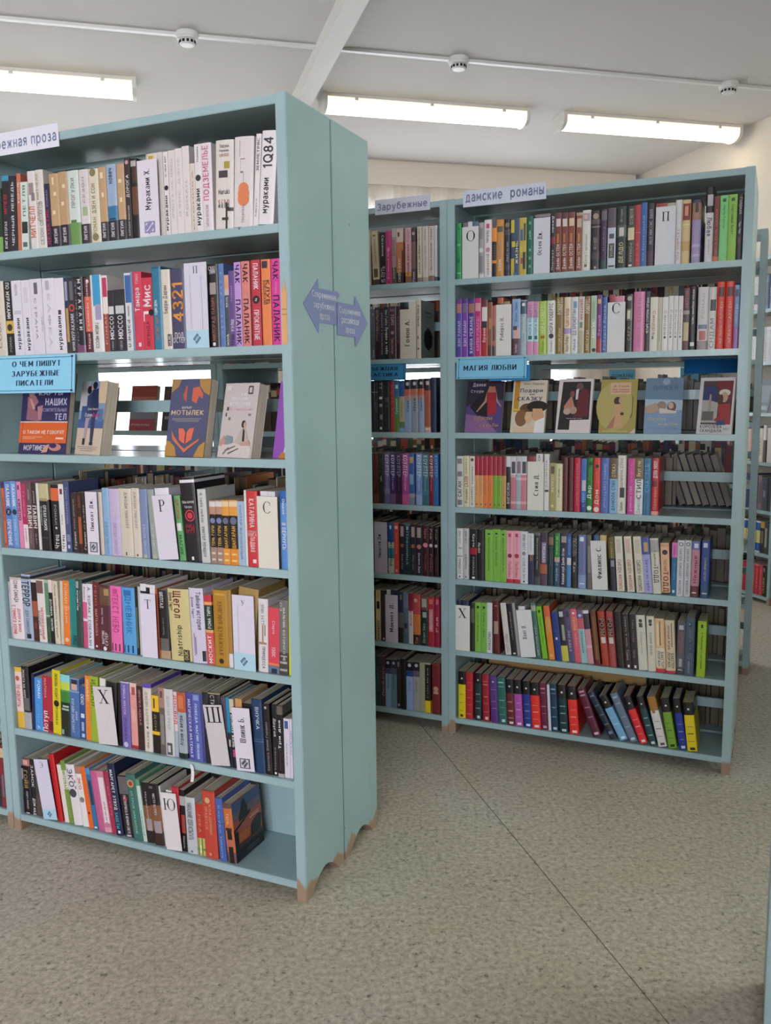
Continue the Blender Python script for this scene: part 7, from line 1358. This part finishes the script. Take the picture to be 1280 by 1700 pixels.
sheet('shelf_label', FB, .04, 1.36, .262, .076, '86c8e6', border('2c4a60') + [('t', .1, .86, .52, .26, '1c2c40', 'МАГИЯ ЛЮБВИ')], 'light blue label reading magic of love on far right bookcase', 'shelf label', y=-.0155, tilt=-6, group='blue shelf labels')
sheet('shelf_label', FB, .16, 1.352, .15, .055, '3a8cc8', [], 'darker blue card behind the light blue label, far right bookcase', 'shelf label', y=.001, group='blue shelf labels')
sheet('shelf_label', FC, .62, 1.362, .24, .062, '3c88b4', border('1c3c54') + [('t', .14, .86, .7, .22, '14283c', 'ЗАРУБЕЖНАЯ'), ('t', .14, .87, .34, .22, '14283c', 'ФАНТАСТИКА')], 'blue two line label above the middle display shelf', 'shelf label', y=-.01, tilt=-4, group='blue shelf labels')
sheet('shelf_label', B2, .035, 1.372, .2, .05, '1c78c0', [('t', .1, .9, .5, .4, '104c80', 'ДЕТЕКТИВЫ')], 'deep blue card on the rear bookcase, seen through far right display shelf', 'shelf label', y=-.003, group='blue shelf labels')
sheet('shelf_label', FF, .36, 1.352, .12, .06, '8cd4f0', [('t', .1, .9, .5, .3, '4c7c98', 'РОМАНЫ')], 'pale blue card on the row behind, seen above the display books', 'shelf label', y=-.003, group='blue shelf labels')
sheet('shelf_label', FF, .68, 1.352, .08, .06, '8cd4f0', [('t', .2, .7, .5, .3, '4c7c98', 'ИР')], 'small pale blue card on the row behind, right of the larger', 'shelf label', y=-.003, group='blue shelf labels')
# direction arrows on the end of the near bookcase
FS = FA @ Matrix.Translation((W, 0, 0)) @ Matrix.Rotation(R(90), 4, 'Z')   # x = depth into the row, facing the aisle
VI = '8a93bf'
sheet('arrow_sign', FS, 0, 0, 1, 1, VI, [('t', .103, .232, 1.557, .021, 'e4e6f4', 'Современная'), ('t', .11, .222, 1.531, .021, 'e4e6f4', 'зарубежная'), ('t', .142, .195, 1.503, .019, 'e4e6f4', 'проза')],
    'violet arrow pointing left, three white lines, on the near bookcase end', y=-.0005, corners=[(.058, 1.529), (.134, 1.463), (.137, 1.489), (.234, 1.489), (.236, 1.553), (.243, 1.561), (.253, 1.563), (.251, 1.571), (.24, 1.575), (.139, 1.573), (.136, 1.596)], group='violet arrow signs')
sheet('arrow_sign', FS, 0, 0, 1, 1, VI, [('t', .248, .376, 1.529, .021, 'e4e6f4', 'Современная'), ('t', .26, .366, 1.503, .021, 'e4e6f4', 'российская'), ('t', .284, .338, 1.477, .019, 'e4e6f4', 'проза')],
    'violet arrow pointing right, three white lines, on the bookcase end', y=-.0018, corners=[(.238, 1.464), (.343, 1.464), (.346, 1.438), (.424, 1.506), (.347, 1.573), (.342, 1.549), (.256, 1.549), (.244, 1.549), (.238, 1.544)], group='violet arrow signs')
# orange paper ornament on the right post of the near bookcase
pts = [(0, 0), (.015, 0), (.014, .08), (.0155, .1), (.015, .135), (.0125, .122), (.012, .145), (.0095, .126), (.0085, .152), (.0065, .126), (.004, .143), (.0035, .12), (.0005, .132), (.0015, .09)]
sheet('paper_ornament', FA, W - .0255, 1.43, 1, 1, 'e8b078', [('r', .001, .014, .068, .071, 'c88c50'), ('r', .001, .014, .08, .083, 'c88c50')], 'orange paper ornament stuck on the post beside the pink book', 'ornament', y=-.0003, t=.0006, corners=pts)
# fibreboard strip behind the bottom shelf books
mb = MB(); mb.box(.1, .712, 0, .006, .212, .335); o = mb.build('backing_board', M_BOARD, None); o.matrix_world = FB @ Matrix.Translation((0, .202, 0)); tag(o, 'brown fibreboard strip behind the bottom shelf, far right bookcase', 'board')
mb = MB(); mb.box(PT + .001, W - PT - .001, 0, .005, ZA[0] + .001, .285); o = mb.build('backing_board', M_SHELF, None); o.matrix_world = FA @ Matrix.Translation((0, .204, 0)); tag(o, 'teal painted board closing the back of the bottom bay, near bookcase', 'board')
# white ribbon bookmark sticking up in the near bookcase's bottom shelf
mb = MB(); pp = []
for k in range(9):
    a = k / 8; pp.append((.006 * math.sin(a * 2.4), -.004 * a, .052 * a))
for p, q in zip(pp, pp[1:]): mb.poly([p, (p[0] + .0085, p[1] + .002, p[2]), (q[0] + .0085 - .003 * (q is pp[-1]), q[1] + .002, q[2]), q], 'f0ecea')
o = mb.build('bookmark', M_PAPER); sm_ = o.modifiers.new('s', 'SOLIDIFY'); sm_.thickness = .0008; o.matrix_world = FA @ Matrix.Translation((.672, -.004, ZA[1] - .055)); tag(o, 'white paper bookmark curling up past the shelf edge, near bookcase', 'bookmark')
